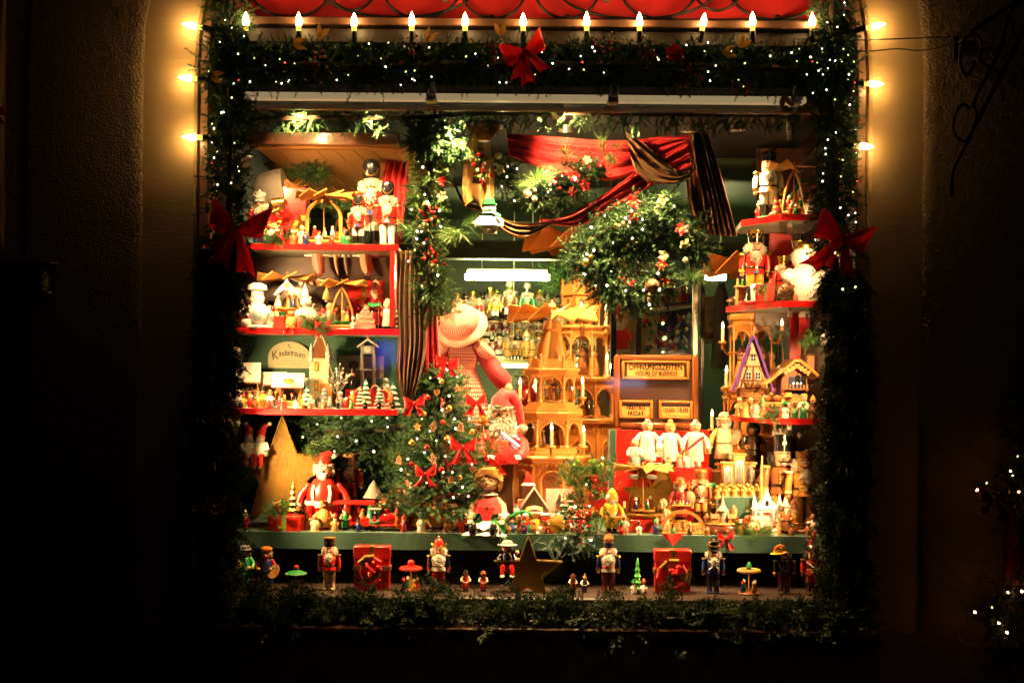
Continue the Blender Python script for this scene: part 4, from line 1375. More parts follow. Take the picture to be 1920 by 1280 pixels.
 for sx in (-1,1):
  ye = -hr * (.94 if nut else .86)
  e = part(hd,'eye',G().ball((sx * .036,ye,ey),(.019,.012,.017),'white',9,6))
  part(e,'pupil',G().ball((sx * .036,ye - .009,ey),(.009,.006,.010),'black',7,5))
  if nut:
   part(hd,'eyebrow',G().tube([(sx * .016,-hr * .99,ey + .026),(sx * .036,-hr * .98,ey + .033),(sx * .056,-hr * .88,ey + .025)],.005,mous or 'black',5))
 part(hd,'nose',G().ball((0,-hr * 1.06,ey - .03),(.02,.028,.02),'pink' if nut else skin,9,6))
 if nut:
  if mous:
   part(hd,'moustache',G().tube([(-.062,-hr * .86,ey - .045),(-.03,-hr * 1.03,ey - .062),(0,-hr * 1.08,ey - .055),(.03,-hr * 1.03,ey - .062),(.062,-hr * .86,ey - .045)],[.004,.012,.009,.012,.004],mous,7))
  part(hd,'jaw',G().box((0,-hr * .98,ey - .088),(.07,.02,.028),'red',ch=.005).box((0,-hr * 1.0,ey - .083),(.06,.022,.013),'white',ch=.002))
 else:
  part(hd,'mouth',G().ball((0,-hr * .95,ey - .065),(.014,.012,.015),'black',8,6))
 if beard:
  if nut:
   part(hd,'beard',G().fur((0,-.118,hz - .055),(.058,.03,.085),beard,190,.045,.008,.8,seed))
  else:
   part(hd,'beard',G().lathe([(0,-.15),(.025,-.13),(.055,-.03),(.07,.03),(.05,.05),(0,.055)],beard,10,c=(0,-hr * .8,hz + .02),sy=.6))
 if hair:
  for sx in (-1,1):
   if nut:
    part(hd,'hair',G().fur((sx * hr * 1.12,.02,hz + .055),(.045,.06,.075),hair,150,.035,.008,.5,seed + 3 * sx))
   else:
    part(hd,'hair',G().fur((sx * hr * .88,.02,hz + hr * .75),(.035,.06,.07),hair,90,.03,.008,.5,seed + 3 * sx))
 if hatk:
  hat(hd,hatk,hatm,hatt,zb,hr)
 for p_ in props:
  prop(T,p_)
 return T
def peg(T,name,x,y,z,h,m,head='skin',hatm=None,hk='cone',rz=0):
 "a little turned figure that is part of a bigger toy"
 g = G().lathe([(0,0),(.2,0),(.22,.05),(.16,.45),(.11,.62),(0,.64)],m,9)
 o = part(T,name,g,(x,y,z),(0,0,R(rz)),h)
 part(o,'head',G().ball((0,0,.74),.13,head,8,6))
 if hatm:
  if hk == 'cone':
   part(o,'hat',G().lathe([(.17,.8),(.1,.92),(0,1.05)],hatm,8))
  else:
   part(o,'hat',G().lathe([(.2,.82),(.2,.84),(.12,.85),(.12,.98),(0,.99)],hatm,8))
 return o
def toy_person(label,loc,h,m,head='skin',hatm=None,hk='cone',arms=True,rz=0,cat='figurine',name='village_figurine',base=None,group=None,held=None):
 T = thing(name,label,cat,tuple(loc),rz,h,group)
 part(T,'body',G().lathe([(0,0),(.2,0),(.22,.05),(.17,.4),(.13,.58),(.05,.66),(0,.66)],m,12))
 if base:
  part(T,'stand',G().lathe([(0,-.001),(.3,-.001),(.3,.04),(0,.04)],base,14))
 hd = part(T,'head',G().ball((0,0,.76),(.125,.125,.14),head,10,8))
 for sx in (-1,1):
  part(hd,'eye',G().ball((sx * .045,-.115,.78),.016,'black',5,4))
  if arms:
   part(T,'arm',G().tube([(sx * .12,0,.57),(sx * .21,-.03,.44),(sx * .17,-.14,.38)],[.045,.05,.04],m,7))
 if hatm:
  if hk == 'cone':
   part(hd,'hat',G().lathe([(.16,.82),(.15,.86),(.09,.97),(0,1.1)],hatm,10))
  elif hk == 'brim':
   part(hd,'hat',G().lathe([(.22,.83),(.22,.85),(.13,.87),(.12,1.0),(0,1.01)],hatm,12))
  else:
   part(hd,'hat',G().ball((0,.01,.83),(.14,.14,.1),hatm,10,6))
 if held:
  part(T,'held_toy',G().box((.02,-.2,.38),(.12,.08,.1),held,ch=.01))
 return T
def blades(T,n,r,z,m,tilt=28,w=0.26,r0=.08,name='blade',th=.004):
 def f(u,v):
  x = r0 + (1 - r0) * u
  return (x * r,0,0)
 poly = [(r0 * r,-.035 * r),(r,-w * r),(r * 1.0,w * r),(r0 * r,.035 * r)]
 g = G()
 v = [(x,y,-th / 2) for x,y in poly] + [(x,y,th / 2) for x,y in poly]
 g.add(v,[(3,2,1,0),(4,5,6,7),(0,1,5,4),(1,2,6,5),(2,3,7,6),(3,0,4,7)],m)
 me = mesh(name,g)
 for k in range(n):
  part(T,name,me,(0,0,z),(R(tilt),0,2 * math.pi * (k + .3) / n))
 part(T,'hub',G().lathe([(0,-.03 * r),(.10 * r,-.03 * r),(.12 * r,0),(.1 * r,.05 * r),(.03 * r,.09 * r),(.05 * r,.14 * r),(0,.2 * r)],m,12,c=(0,0,z)))
def arch_line(w,h,kind='round',n=16):
 if kind == 'round':
  hs = h - w / 2
  return [(-w / 2,0),(-w / 2,hs * .5),(-w / 2,hs)] + [(-w / 2 * math.cos(math.pi * k / n),hs + w / 2 * math.sin(math.pi * k / n)) for k in range(1,n)] + [(w / 2,hs),(w / 2,hs * .5),(w / 2,0)]
 return [(-w / 2 * math.cos(math.pi / 2 * (k / n)) ** .75,h * (k / n)) for k in range(n)] + [(w / 2 * math.cos(math.pi / 2 * (k / n)) ** .75,h * (k / n)) for k in range(n,-1,-1)]
def arch_pyramid(label,loc,W,Hh,br,rz=0,m='wood_pale',kind='round',base='step',nb=10,figs=(),top=None,rb=None,disc='wood'):
 "an arch-shaped candle pyramid: base, arch, spindle, fan of blades, turning disc with its figures"
 T = thing('arch_pyramid',label,'candle pyramid',tuple(loc),rz)
 bh = Hh * .12
 bs = part(T,'base',G().lathe([(0,bh * .3),(W * .62,bh * .3),(W * .68,bh * .55),(W * .68,bh * .8),(W * .6,bh),(0,bh)],m,8,ph=.39,sy=.7))
 for sx in (-1,1):
  part(bs,'foot',G().box((sx * W * .45,-W * .22,bh * .16),(W * .16,W * .14,bh * .34),m,ch=.002))
  part(bs,'foot',G().box((sx * W * .45,W * .22,bh * .16),(W * .16,W * .14,bh * .34),m,ch=.002))
 th = W * .09
 out = arch_line(W,Hh * .88,kind)
 inn_ = arch_line(W - 2 * th,Hh * .88 - th,kind)
 part(T,'arch',G().band([(x,z + bh) for x,z in out],[(x,z + bh) for x,z in inn_],-W * .08,W * .08,m))
 part(T,'spindle',G().tube([(0,0,bh),(0,0,Hh + .02)],.003,'wood',6))
 dz = bh + Hh * (.04 if base == 'step' else .3)
 part(T,'turntable',G().lathe([(0,dz),(W * .40,dz),(W * .41,dz + .006),(0,dz + .008)],disc,18))
 if base != 'step':
  part(T,'upper_floor',G().box((0,0,dz - .008),(W * .96,W * .3,.008),m))
 for k,(mm,hm) in enumerate(figs):
  a = 2 * math.pi * k / max(1,len(figs)) + 3.6
  peg(T,'turning_figure',math.cos(a) * W * .28,math.sin(a) * W * .26,dz + .008,Hh * .26,mm,'skin',hm)
 for sx in (-1,1):
  c = part(T,'candle_cup',G().lathe([(0,bh),(W * .07,bh),(W * .09,bh + .02),(W * .06,bh + .022)],m,10,c=(sx * W * .62,-W * .08,0)))
  part(c,'candle',G().lathe([(.006,bh + .01),(.006,bh + .045),(0,bh + .048)],'candle_wax',8,c=(sx * W * .62,-W * .08,0)))
 blades(T,nb,br,Hh + .015,rb or m)
 return T
def turned(T,name,x,y,z0,z1,r,m,n=10):
 L = z1 - z0
 p = [(r * 1.5,0),(r * 1.5,.06),(r,.09),(r * .75,.16),(r * 1.15,.32),(r * .8,.5),(r * .7,.72),(r * 1.1,.8),(r * .8,.86),(r * 1.4,.94),(r * 1.4,1)]
 return part(T,name,G().lathe([(a,b * L) for a,b in p],m,n),(x,y,z0))
def candle(T,x,y,z,h,m='wood',r=.008,cup=.02):
 c = part(T,'candle_cup',G().lathe([(0,-.03),(.006,-.03),(.008,-.01),(cup,0),(cup * .9,.006),(cup * .6,.004),(0,.004)],m,12),(x,y,z))
 part(c,'candle',G().lathe([(r,.004),(r,h),(r * .6,h + .003),(0,h + .003)],'candle_wax',10))
 part(c,'flame_bulb',G().lathe([(0,h + .003),(r * .6,h + .006),(r * .8,h + .014),(r * .45,h + .026),(0,h + .036)],'flame',10))
def tier_arcade(T,n,r,z0,z1,m,ph=0,cols=True,archm=None,depth=.012):
 "the open arcade of one floor: corner columns, and an arch panel on each side"
 side_ = 2 * r * math.sin(math.pi / n)
 ap = r * math.cos(math.pi / n)
 L = z1 - z0
 aw = side_ * .84
 top_ = max(L * .90,aw * .55)
 hs_ = max(0.0,top_ - aw / 2)
 line = [(-aw / 2 * math.cos(math.pi * q / 16),hs_ + (top_ - hs_) * math.sin(math.pi * q / 16)) for q in range(17)]
 rect = []
 for x,z in line:
  # outer line of equal count: project to the panel edge
  rect.append((max(-side_ * .47,min(side_ * .47,x * 1.5)),L))
 rect[0] = (-side_ * .47,hs_)
 rect[-1] = (side_ * .47,hs_)
 rect[1] = (-side_ * .47,L)
 rect[-2] = (side_ * .47,L)
 me = mesh('arch_panel',G().band(rect,line,-depth / 2,depth / 2,archm or m))
 meh = mesh('arch_moulding',G().tube([(x,-depth * .6,z) for x,z in line],.004,m,5))
 for k in range(n):
  a = ph + 2 * math.pi * (k + .5) / n
  p_ = part(T,'arch_panel',me,(math.cos(a) * ap * .93,math.sin(a) * ap * .93,z0),(0,0,a + math.pi / 2))
  part(p_,'arch_moulding',meh)
 if cols:
  for k in range(n):
   a = ph + 2 * math.pi * k / n
   turned(T,'column',math.cos(a) * r,math.sin(a) * r,z0,z1,side_ * .055,m)
def plate(T,name,n,r,z,h,m,ph=0,dent=False):
 g = G().lathe([(0,z),(r * .93,z),(r * .95,z + h * .35),(r,z + h * .5),(r * 1.02,z + h * .8),(r * .99,z + h),(0,z + h)],m,n,ph=ph)
 o = part(T,name,g,sharp=20)
 if dent:
  d = G()
  side_ = 2 * r * math.sin(math.pi / n)
  for k in range(n):
   a = ph + 2 * math.pi * (k + .5) / n
   ap = r * .95 * math.cos(math.pi / n)
   M = Matrix.Rotation(a + math.pi / 2,4,'Z')
   for j in range(9):
    d.box((side_ * .9 * (j / 8 - .5),-ap - .002,z - .006),(side_ * .045,.008,.012),m,M)
  part(o,'dentils',d)
 return o
def house(label,loc,w,d,h,rh,wall='pale_cream',roof='red',timber=None,rz=0,snow=False,over=.12,chimney=None,win=2,door='wood_dark',ridge='x',arch=False,cat='toy house',name='toy_house',dormer=False,winm='yellow'):
 "ridge x: the roof slope faces the camera; ridge y: the gable does"
 T = thing(name,label,cat,tuple(loc),rz)
 wl = G().box((0,0,h / 2),(w,d,h),wall,ch=.001)
 if ridge == 'y':
  wl.prism([(-w / 2,h),(w / 2,h),(0,h + rh)],-d / 2,d / 2,wall)
 else:
  wl.prism([(-d / 2,h),(d / 2,h),(0,h + rh)],-w / 2,w / 2,wall,Matrix.Rotation(math.pi / 2,4,'Z'))
 part(T,'wall',wl)
 t = max(.004,.03 * w)
 span,run = (w,d) if ridge == 'y' else (d,w)
 e = span / 2 * (1 + 2 * over)
 k = rh / (span / 2)
 rg = G()
 zo = h + rh + t * .6
 outl = [(-e,zo - e * k),(0,zo),(e,zo - e * k)]
 innl = [(-e,zo - e * k - t * 1.2),(0,zo - t * 1.2),(e,zo - e * k - t * 1.2)]
 M = None if ridge == 'y' else Matrix.Rotation(math.pi / 2,4,'Z')
 rg.band(outl,innl,-run / 2 * (1 + over),run / 2 * (1 + over),roof,M)
 ro = part(T,'roof',rg)
 if snow:
  part(ro,'snow',G().band([(x * 1.03,z + t * .9) for x,z in outl],[(x * 1.03,z + .0006) for x,z in outl],-run / 2 * (1.02 + over),run / 2 * (1.02 + over),'snow',M))
 if chimney:
  part(ro,'chimney',G().box((w * .25,0,h + rh * .85),(w * .12,w * .12,rh * .7),chimney,ch=.001))
 fy = -d / 2 - .0012
 for i in range(win):
  x = (i + .5) / win * w - w / 2
  wo = part(T,'window',G().box((x,fy,h * .62),(w / win * .42,.003,h * .36),'white' if timber else 'wood_brown'))
  part(wo,'pane',G().box((x,fy - .0018,h * .62),(w / win * .32,.002,h * .28),winm))
 if door:
  part(T,'door',G().prism([(x * w * .1,z * h * .42) for x,z in ((-1,0),(1,0),(1,.7),(.7,.9),(0,1),(-.7,.9),(-1,.7))],fy - .003,fy + .001,door))
 if timber:
  bw = w * .04
  for x in (-.48,-.16,.16,.48):
   part(T,'beam',G().box((x * w,fy,h / 2),(bw,.004,h),timber))
  for z in (.02,.36,.98):
   part(T,'beam',G().box((0,fy - .001,z * h),(w,.004,bw),timber))
  if ridge == 'y':
   for sx in (-1,1):
    part(T,'beam',G().band([(sx * w * .5,h),(0,h + rh)],[(sx * w * .44,h),(0,h + rh * .88)],fy - .003,fy,timber))
   part(T,'beam',G().box((0,fy - .001,h + rh * .42),(bw,.004,rh * .84),timber))
   part(T,'beam',G().box((0,fy - .002,h + rh * .4),(w * .58,.004,bw),timber))
 if dormer:
  y_ = -d * .32
  do = part(ro,'dormer',G().prism([(-w * .13,h + rh * .1),(w * .13,h + rh * .1),(w * .13,h + rh * .5),(0,h + rh * .85),(-w * .13,h + rh * .5)],-d * .6,-d * .1,'wood_brown'))
  part(do,'dormer_window',G().prism([(-w * .07,h + rh * .15),(w * .07,h + rh * .15),(w * .07,h + rh * .45),(0,h + rh * .6),(-w * .07,h + rh * .45)],-d * .6 - .003,-d * .59,'black'))
  part(do,'dormer_roof',G().band([(-w * .18,h + rh * .42),(0,h + rh * .95),(w * .18,h + rh * .42)],[(-w * .18,h + rh * .34),(0,h + rh * .86),(w * .18,h + rh * .34)],-d * .66,-d * .1,'snow' if snow or roof == 'pink' else roof))
 return T
def gift(label,loc,w,d,h,rz=0,m='red',rib='gold',lid=True,bowm='red_ribbon',bowsz=None,front=False,seed=0,rot=None):
 T = thing('gift_box',label,'gift box',tuple(loc),rz,rot=rot)
 part(T,'box',G().box((0,0,h * .42),(w * .96,d * .96,h * .84),m,ch=.002))
 part(T,'lid',G().box((0,0,h * .86),(w,d,h * .28),m,ch=.002))
 part(T,'ribbon',G().box((0,0,h * .502),(w * .13,d + .003,h * 1.002),rib))
 if front:
  part(T,'ribbon',G().box((0,-.001,h * .5),(w + .003,d + .003,w * .12),rib))
  if bowsz:
   q = random.Random(seed)
   for k in range(10):
    a = k * 2 * math.pi / 10 + q.uniform(-.2,.2)
    L = bowsz * q.uniform(.7,1.35)
    def f(u,v,L=L,k=k):
     t2 = math.pi * 2 * u
     rad = (1 - math.cos(t2)) / 2
     return ((v - .5) * L * .62 * (.4 + .6 * rad),-.012 - L * .25 * math.sin(t2) * rad - .02 * rad,L * rad)
    part(T,'bow_loop',G().grid(f,14,4,bowm if k % 3 else rib),(0,-d / 2,h * .45),(0,a,0),sharp=80)
   g = G()
   for k in range(9):
    g.ball((q.gauss(0,bowsz * .25),-d / 2 - .035 - q.uniform(0,.02),h * .5 + q.gauss(0,bowsz * .25)),.007,'red_gloss',7,5)
   part(T,'berries',g)
 return T
def gold_star(label,loc,r,th,rot=(0,0,0),m='gold_leaf',ri=.42):
 T = thing('gold_star',label,'star',tuple(loc),rot=rot)
 po = star_poly(r,r * ri)
 pi_ = star_poly(r * .965,r * ri * .93)
 part(T,'face',G().prism(pi_,-th / 2 + .006,th / 2 - .004,m))
 part(T,'rim',G().band(po + po[:1],pi_ + pi_[:1],-th / 2,th / 2,'gold'))
 return T
def tiered_tree(label,loc,h,r,m='green',tiers=5,snow=None,trunk='wood_brown',base=None,group=None,cat='toy tree',star=False,n=14):
 T = thing('toy_tree',label,cat,tuple(loc),group=group)
 part(T,'trunk',G().lathe([(r * .14,0),(r * .1,h * .25)],trunk,8))
 if base:
  part(T,'stand',G().lathe([(0,0),(r * .9,0),(r * .9,h * .04),(0,h * .05)],base,14))
 for k in range(tiers):
  t = k / tiers
  rr = r * (1 - t * .82)
  z = h * (.14 + .84 * t)
  hh = h * .84 / tiers * 1.35
  o = part(T,'bough_ring',G().lathe([(rr * .3,z),(rr * .96,z - hh * .10),(rr,z),(rr * .62,z + hh * .3),(rr * .3,z + hh * .75),(0,min(h,z + hh))],m,n))
  if snow:
   part(o,'snow',G().lathe([(rr * .99,z + hh * .03),(rr * .8,z + hh * .22),(rr * .55,z + hh * .40),(rr * .5,z + hh * .36)],snow,n))
 if star:
  part(T,'star',G().prism(star_poly(r * .22,r * .1),-.002,.002,'gold'),(0,0,h * 1.02))
 return T
def snow_bush(label,loc,h,m='fir_frost',balls=4,cat='snowy shrub'):
 T = thing('snowy_shrub',label,cat,tuple(loc))
 part(T,'trunk',G().lathe([(h * .04,0),(h * .03,h * .3)],'wood_brown',7))
 for k in range(balls):
  r = h * .2 * (1 - k * .16)
  z = h * (.2 + k * .72 / balls)
  part(T,'leaf_ball',G().fur((0,0,z),(r,r,r * .8),'pale_blue',60,r * .3,r * .12,.2,k + int(h * 1e4)))
  part(T,'snow',G().ball((0,0,z + r * .35),(r * .8,r * .8,r * .5),'snow',9,6))
 return T
def ginger_ornament(label,loc,s,kind='heart',m='ginger',rz=0,ry=0):
 T = thing('gingerbread_ornament',label,'ornament',tuple(loc),s=s,rot=(0,R(ry),R(rz)))
 if kind == 'heart':
  po = [(.0,-.9)] + [(x * .95,z) for x,z in ((.35,-.5),(.75,-.05),(.85,.35),(.65,.7),(.3,.75),(.0,.45),(-.3,.75),(-.65,.7),(-.85,.35),(-.75,-.05),(-.35,-.5))]
 elif kind == 'star':
  po = star_poly(1,.5)
 elif kind == 'bell':
  po = [(-.8,-.8),(.8,-.8),(.6,-.4),(.45,.4),(.2,.8),(-.2,.8),(-.45,.4),(-.6,-.4)]
 else:  # man
  po = [(-.45,-1),(-.12,-1),(0,-.55),(.12,-1),(.45,-1),(.32,-.2),(.75,-.1),(.75,.2),(.28,.25),(.36,.6),(.2,.92),(-.2,.92),(-.36,.6),(-.28,.25),(-.75,.2),(-.75,-.1),(-.32,-.2)]
 b = part(T,'biscuit',G().prism(po,-.12,.12,m))
 cx_ = sum(x for x,_ in po) / len(po)
 part(b,'icing',G().tube([(x * .86,-.13,z * .86) for x,z in po],.045,'ivory',5,closed=True))
 g = G()
 for k in range(3):
  g.ball((0.28 * (k - 1) * (1 if kind != 'man' else 0),-.15,.1 + (.28 * (k - 1) if kind == 'man' else .12 * (k % 2))),.1,('glass_bead','red_gloss','glass_bead')[k],7,5)
 part(b,'sweets',g)
 part(T,'hanger',G().tube([(0,0,.7),(.05,.02,1.3),(0,.05,1.7)],.03,'gold',5))
 return T
def drape(T,name,fn,nu,nv,m,us=1.0,vs=1.0):
 return part(T,name,G().grid(fn,nu,nv,m,us=us,vs=vs),sharp=85)
# ================================================================== left shelves
HATH = dict(crown=.175,bearskin=.245,shako=.22,dome=.21,furcap=.24,tall=.24,crowncap=.13,cone=.27,santa=.17,wide=.17,beret=.11,tricorn=.12,mitre=.21,top=.18,chef=.15,bowler=.125,hood=.18,nurse=.065,mirror=.09,bun=.12,cap=.08)
def F(label,px,y,z,hpx,**k):
 b = k.get('body','nut')
 zb = {'nut': .845,'coat': .82,'fat': .815}[b]
 tot = zb + HATH.get(k.get('hatk','crown'),.04)
 return fig(label,at(px,y,z),hpx * S(y) / tot,**k)
YS = 0.45
L1,L2,L3 = P(600,459,YS).z,P(600,617,YS).z,P(600,767,YS).z
TB = P(960,1001,0.42).z
def shelf(label,x0,x1,y0,y1,z,th=.020):
 T = thing('display_shelf',label,'shelf',((x0 + x1) / 2,(y0 + y1) / 2,z))
 part(T,'board',G().box((0,.006,-th / 2 - .0),(x1 - x0 - .004,y1 - y0 - .012,th),'shelf_grey',ch=.002))
 part(T,'edge_strip',G().box((0,-(y1 - y0) / 2 + .003,-th / 2 + .001),(x1 - x0,.008,th + .006),'red_gloss',ch=.002))
 return T
XL = -1.15
shelf('red edged top left shelf carrying the nutcracker guards',XL,at(747,YS,L1).x,YS,.80,L1)
shelf('red edged middle left shelf carrying the snowmen',XL,at(749,YS,L2).x,YS,.80,L2)
shelf('red edged lowest left shelf carrying the snowy village',XL,at(745,YS - .05,L3).x,YS - .05,.80,L3)
T = thing('green_back_panel','green painted back board behind the snowy village','panel',(-.80,.83,1.45))
part(T,'board',G().box((0,0,0),(.72,.02,.80),'panel_green',ch=.003))
T = thing('brown_back_panel','dark brown back board behind the middle left shelf','panel',(-.80,.835,(L1 + L2) / 2))
part(T,'board',G().box((0,0,0),(.72,.02,L1 - L2 - .02),'dark_wood',ch=.003))
T = thing('red_side_post','red upright board at the right end of the left shelves','post',tuple(at(742,.62,(L1 + L2) / 2)))
part(T,'board',G().box((0,0,0),(.018,.34,L1 - L2 - .024),'red',ch=.002))
# the wooden canopy over the top shelf
q = P(608,262,.5)
T = thing('wooden_canopy','brown wooden beam and shingled roof above the top left shelf','canopy',tuple(q))
part(T,'beam',G().box((0,0,0),(.62,.05,.052),'wood_brown',ch=.004))
part(T,'trim',G().box((0,.03,-.030),(.62,.05,.010),'wood_pale',ch=.002))
rf = part(T,'roof_board',G().box((.08,.30,.0),(.62,.50,.012),'wood_brown'),rot=(R(-13),0,0))
me = mesh('shingle',G().box((0,0,0),(.078,.14,.010),'shingle',ch=.002))
for r_ in range(5):
 for c_ in range(9):
  part(rf,'shingle',me,(-.23 + .08 * c_ + .035 * (r_ % 2),.12 + .09 * r_,-.014 - .003 * (r_ % 2)),(R(-5),0,R(-22 + rnd.uniform(-2,2))))
# top shelf
sprig('bright green artificial bush behind the top left shelf',P(585,330,.72),.13,60,'fir_lit',0,tm=FIRS,spread=1.5,seed=40,cat='bush',name='artificial_bush')
sprig('bright green artificial bush lower behind the blades of the top pyramid',P(632,390,.74),.12,50,'fir_lit',0,tm=FIRS,spread=1.3,seed=41,cat='bush',name='artificial_bush')
T = thing('bonnet_doll','doll with a grey cloth bonnet and blond hair behind the red gift','doll',tuple(at(518,.70,L1)),s=.30)
part(T,'body',G().lathe([(0,0),(.34,0),(.3,.3),(.16,.5),(.12,.58),(0,.6)],'burlap',16))
hd = part(T,'head',G().ball((.05,0,.78),(.22,.22,.24),'doll_skin',14,10))
part(hd,'bonnet',G().lathe([(0,-.34),(.2,-.32),(.34,-.18),(.37,.05),(.36,.14),(.33,.15)],'bonnet',22),loc=(0,0,.78),rot=(0,R(80),0))
part(hd,'hair',G().fur((.24,.0,.70),(.14,.2,.26),'hair_blond',240,.12,.02,.9,4))
F('small grey hatted drummer nutcracker at the left end of the top shelf',486,.50,L1,104,hatk='shako',hatm='stone_grey',hatt='white',coat='red',pants='ivory',boot='dark_blue',base='teal')
gift('large red gift with a gold ribbon on the top left shelf',at(532,.66,L1),.205,.10,.255,0,'red','gold',front=True,bowsz=.075,seed=1)
sprig('fir sprig with red berries lying on the top left shelf',at(527,.47,L1 + .02),.085,12,'fir_lit',12,seed=2,leaf=6,spread=1.8,up=.25)
arch_pyramid('pale wooden arch pyramid with a bell on the top left shelf',at(607,.52,L1),.150,.195,.118,8,figs=(('red',None),('sky_blue',None),('white',None)),nb=10)
F('tallest red nutcracker guard with a black bearskin on the top shelf',695,.60,L1,168,hatk='bearskin',hatm='black',panel='blue',pants='white',boot='black')
F('white trousered nutcracker guard at the right end of the top shelf',726,.53,L1,124,hatk='bearskin',hatm='black',panel='white',pants='white',boot='white')
F('shortest nutcracker guard in front on the top left shelf',671,.49,L1,96,hatk='bearskin',hatm='black',panel='blue',pants='white',boot='black',props=('sabre',))
for i,(px,h_,rr) in enumerate(((641,62,15),(648,38,13))):
 T = thing('wooden_basket',('round straw basket hanging behind the top arch pyramid','smaller straw basket beside the top arch pyramid')[i],'basket',tuple(at(px,.62,L1)))
 k = S(.62)
 part(T,'bowl',G().lathe([(0,0),(rr * .8 * k,0),(rr * k,h_ * k * .4),(rr * .9 * k,h_ * k * .5),(rr * .75 * k,h_ * k * .42)],'yellow',16))
 part(T,'handle',G().tube([(rr * .9 * k * math.cos(R(a)),0,h_ * k * (.45 + .5 * math.sin(R(a)))) for a in range(0,181,20)],.004,'wood_pale',6))
# middle shelf
T = thing('snowman','round snowman with a chef hat and printed apron on the middle left shelf','snowman',tuple(at(482,.50,L2)),s=72 * S(.5))
part(T,'stand',G().lathe([(0,0),(.34,0),(.36,.05),(.33,.10),(0,.10)],'white',20))
bd = part(T,'body',G().ball((0,0,.40),(.30,.28,.31),'white',18,12))
part(bd,'apron',G().ball((.02,-.06,.39),(.22,.24,.25),'pale_blue',14,10))
hd = part(T,'head',G().ball((0,0,.78),(.19,.18,.18),'white',14,10))
part(hd,'nose',G().lathe([(.03,0),(0,.12)],'orange',8),loc=(0,-.17,.78),rot=(R(90),0,0))
part(hd,'chef_hat',G().lathe([(.17,.9),(.15,.98),(.26,1.02),(.24,1.14),(.1,1.2),(0,1.18)],'white',16))
for sx in (-1,1):
 part(hd,'eye',G().ball((sx * .06,-.165,.83),.02,'black',6,4))
 part(T,'arm',G().tube([(sx * .25,0,.5),(sx * .38,-.06,.44),(sx * .42,-.12,.4)],[.08,.07,.06],'white',8))
part(T,'held_apple',G().ball((.43,-.12,.52),.075,'red_gloss',10,7))
T = thing('bird_house','tiny red bird house on a stick at the left end of the middle shelf','bird house',tuple(at(463,.58,L2)))
part(T,'pole',G().tube([(0,0,0),(0,0,.09)],.003,'wood_pale',6))
part(T,'box',G().box((0,0,.105),(.03,.03,.03),'pink',ch=.001))
part(T,'roof',G().band([(-.024,.115),(0,.142),(.024,.115)],[(-.024,.110),(0,.136),(.024,.110)],-.02,.02,'white'))
part(T,'hole',G().lathe([(0,-.0165),(.006,-.0165),(.006,-.015)],'black',10,M=Matrix.Translation((0,0,.105)) @ Matrix.Rotation(R(-90),4,'X')))
T = thing('gingerbread_house','pink iced gingerbread house half hidden at the left of the middle shelf','gingerbread house',tuple(at(452,.64,L2)))
part(T,'wall',G().box((0,0,.05),(.08,.07,.10),'pink',ch=.003))
part(T,'roof',G().band([(-.055,.09),(0,.19),(.055,.09)],[(-.055,.08),(0,.175),(.055,.08)],-.045,.045,'ginger'))
part(T,'icing',G().tube([(-.055,-.046,.09),(0,-.046,.19),(.055,-.046,.09)],.004,'white',6))
arch_pyramid('arch pyramid with a snowman turning under a green gothic arch',at(538,.58,L2),.128,.205,.125,0,kind='gothic',base='high',figs=(('white','pale_blue'),('dark_blue','wood'),('white','red')),nb=8)
q = at(538,.555,L2 + .198)
T = thing('carved_crest','carved blue green crest on the gothic arch of the snowman pyramid','ornament',tuple(q))
part(T,'crest',G().band([(-.055,-.052),(-.03,-.02),(-.008,.0),(0,.022),(.008,.0),(.03,-.02),(.055,-.052)],[(-.045,-.056),(-.022,-.038),(-.008,-.03),(0,-.034),(.008,-.03),(.022,-.038),(.045,-.056)],-.004,.004,'pale_blue'))
part(T,'heart',G().ball((0,-.006,-.014),(.009,.004,.009),'yellow',8,6))
gift('small plain red box on the middle left shelf',at(524,.47,L2),.045,.04,.052,0,'red','red')
T = thing('wooden_bear','small round brown wooden bear on the middle left shelf','figurine',tuple(at(546,.46,L2)),s=.065)
part(T,'body',G().ball((0,0,.42),(.36,.34,.43),'ginger_light',14,10))
hd = part(T,'head',G().ball((0,-.05,.95),(.24,.22,.22),'ginger',12,8))
for sx in (-1,1):
 part(hd,'ear',G().ball((sx * .17,0,1.12),.08,'ginger',8,6))
 part(T,'paw',G().ball((sx * .2,-.25,.1),(.12,.16,.1),'ginger',8,6))
for i,(px,h_,y_) in enumerate(((573,62,.52),(594,50,.60))):
 T = thing('white_bear',('large white polar bear glowing in the lamp on the middle left shelf','smaller white polar bear behind the large one')[i],'figurine',tuple(at(px,y_,L2)),s=h_ * S(y_),rz=10 - 25 * i)
 part(T,'body',G().lathe([(0,0),(.26,.02),(.32,.2),(.27,.5),(.16,.68),(0,.7)],'fur_white',16,sy=.85))
 hd = part(T,'head',G().ball((0,-.06,.82),(.17,.17,.16),'fur_white',12,9).ball((0,-.22,.78),(.07,.09,.06),'fur_white',10,7))
 part(hd,'nose',G().ball((0,-.31,.79),.025,'black',7,5))
 for sx in (-1,1):
  part(hd,'ear',G().ball((sx * .12,.0,.96),.05,'fur_white',8,6))
  part(T,'arm',G().tube([(sx * .2,-.05,.55),(sx * .3,-.15,.38),(sx * .2,-.27,.3)],[.09,.09,.07],'fur_white',8))
  part(T,'foot',G().ball((sx * .17,-.26,.07),(.1,.16,.08),'fur_white',9,6))
arch_pyramid('arch pyramid with yellow stars and penguins on the middle left shelf',at(641,.53,L2),.108,.178,.105,-6,kind='gothic',figs=(('pale_blue','red'),('yellow',None),('pale_blue','white')),nb=8,disc='green')
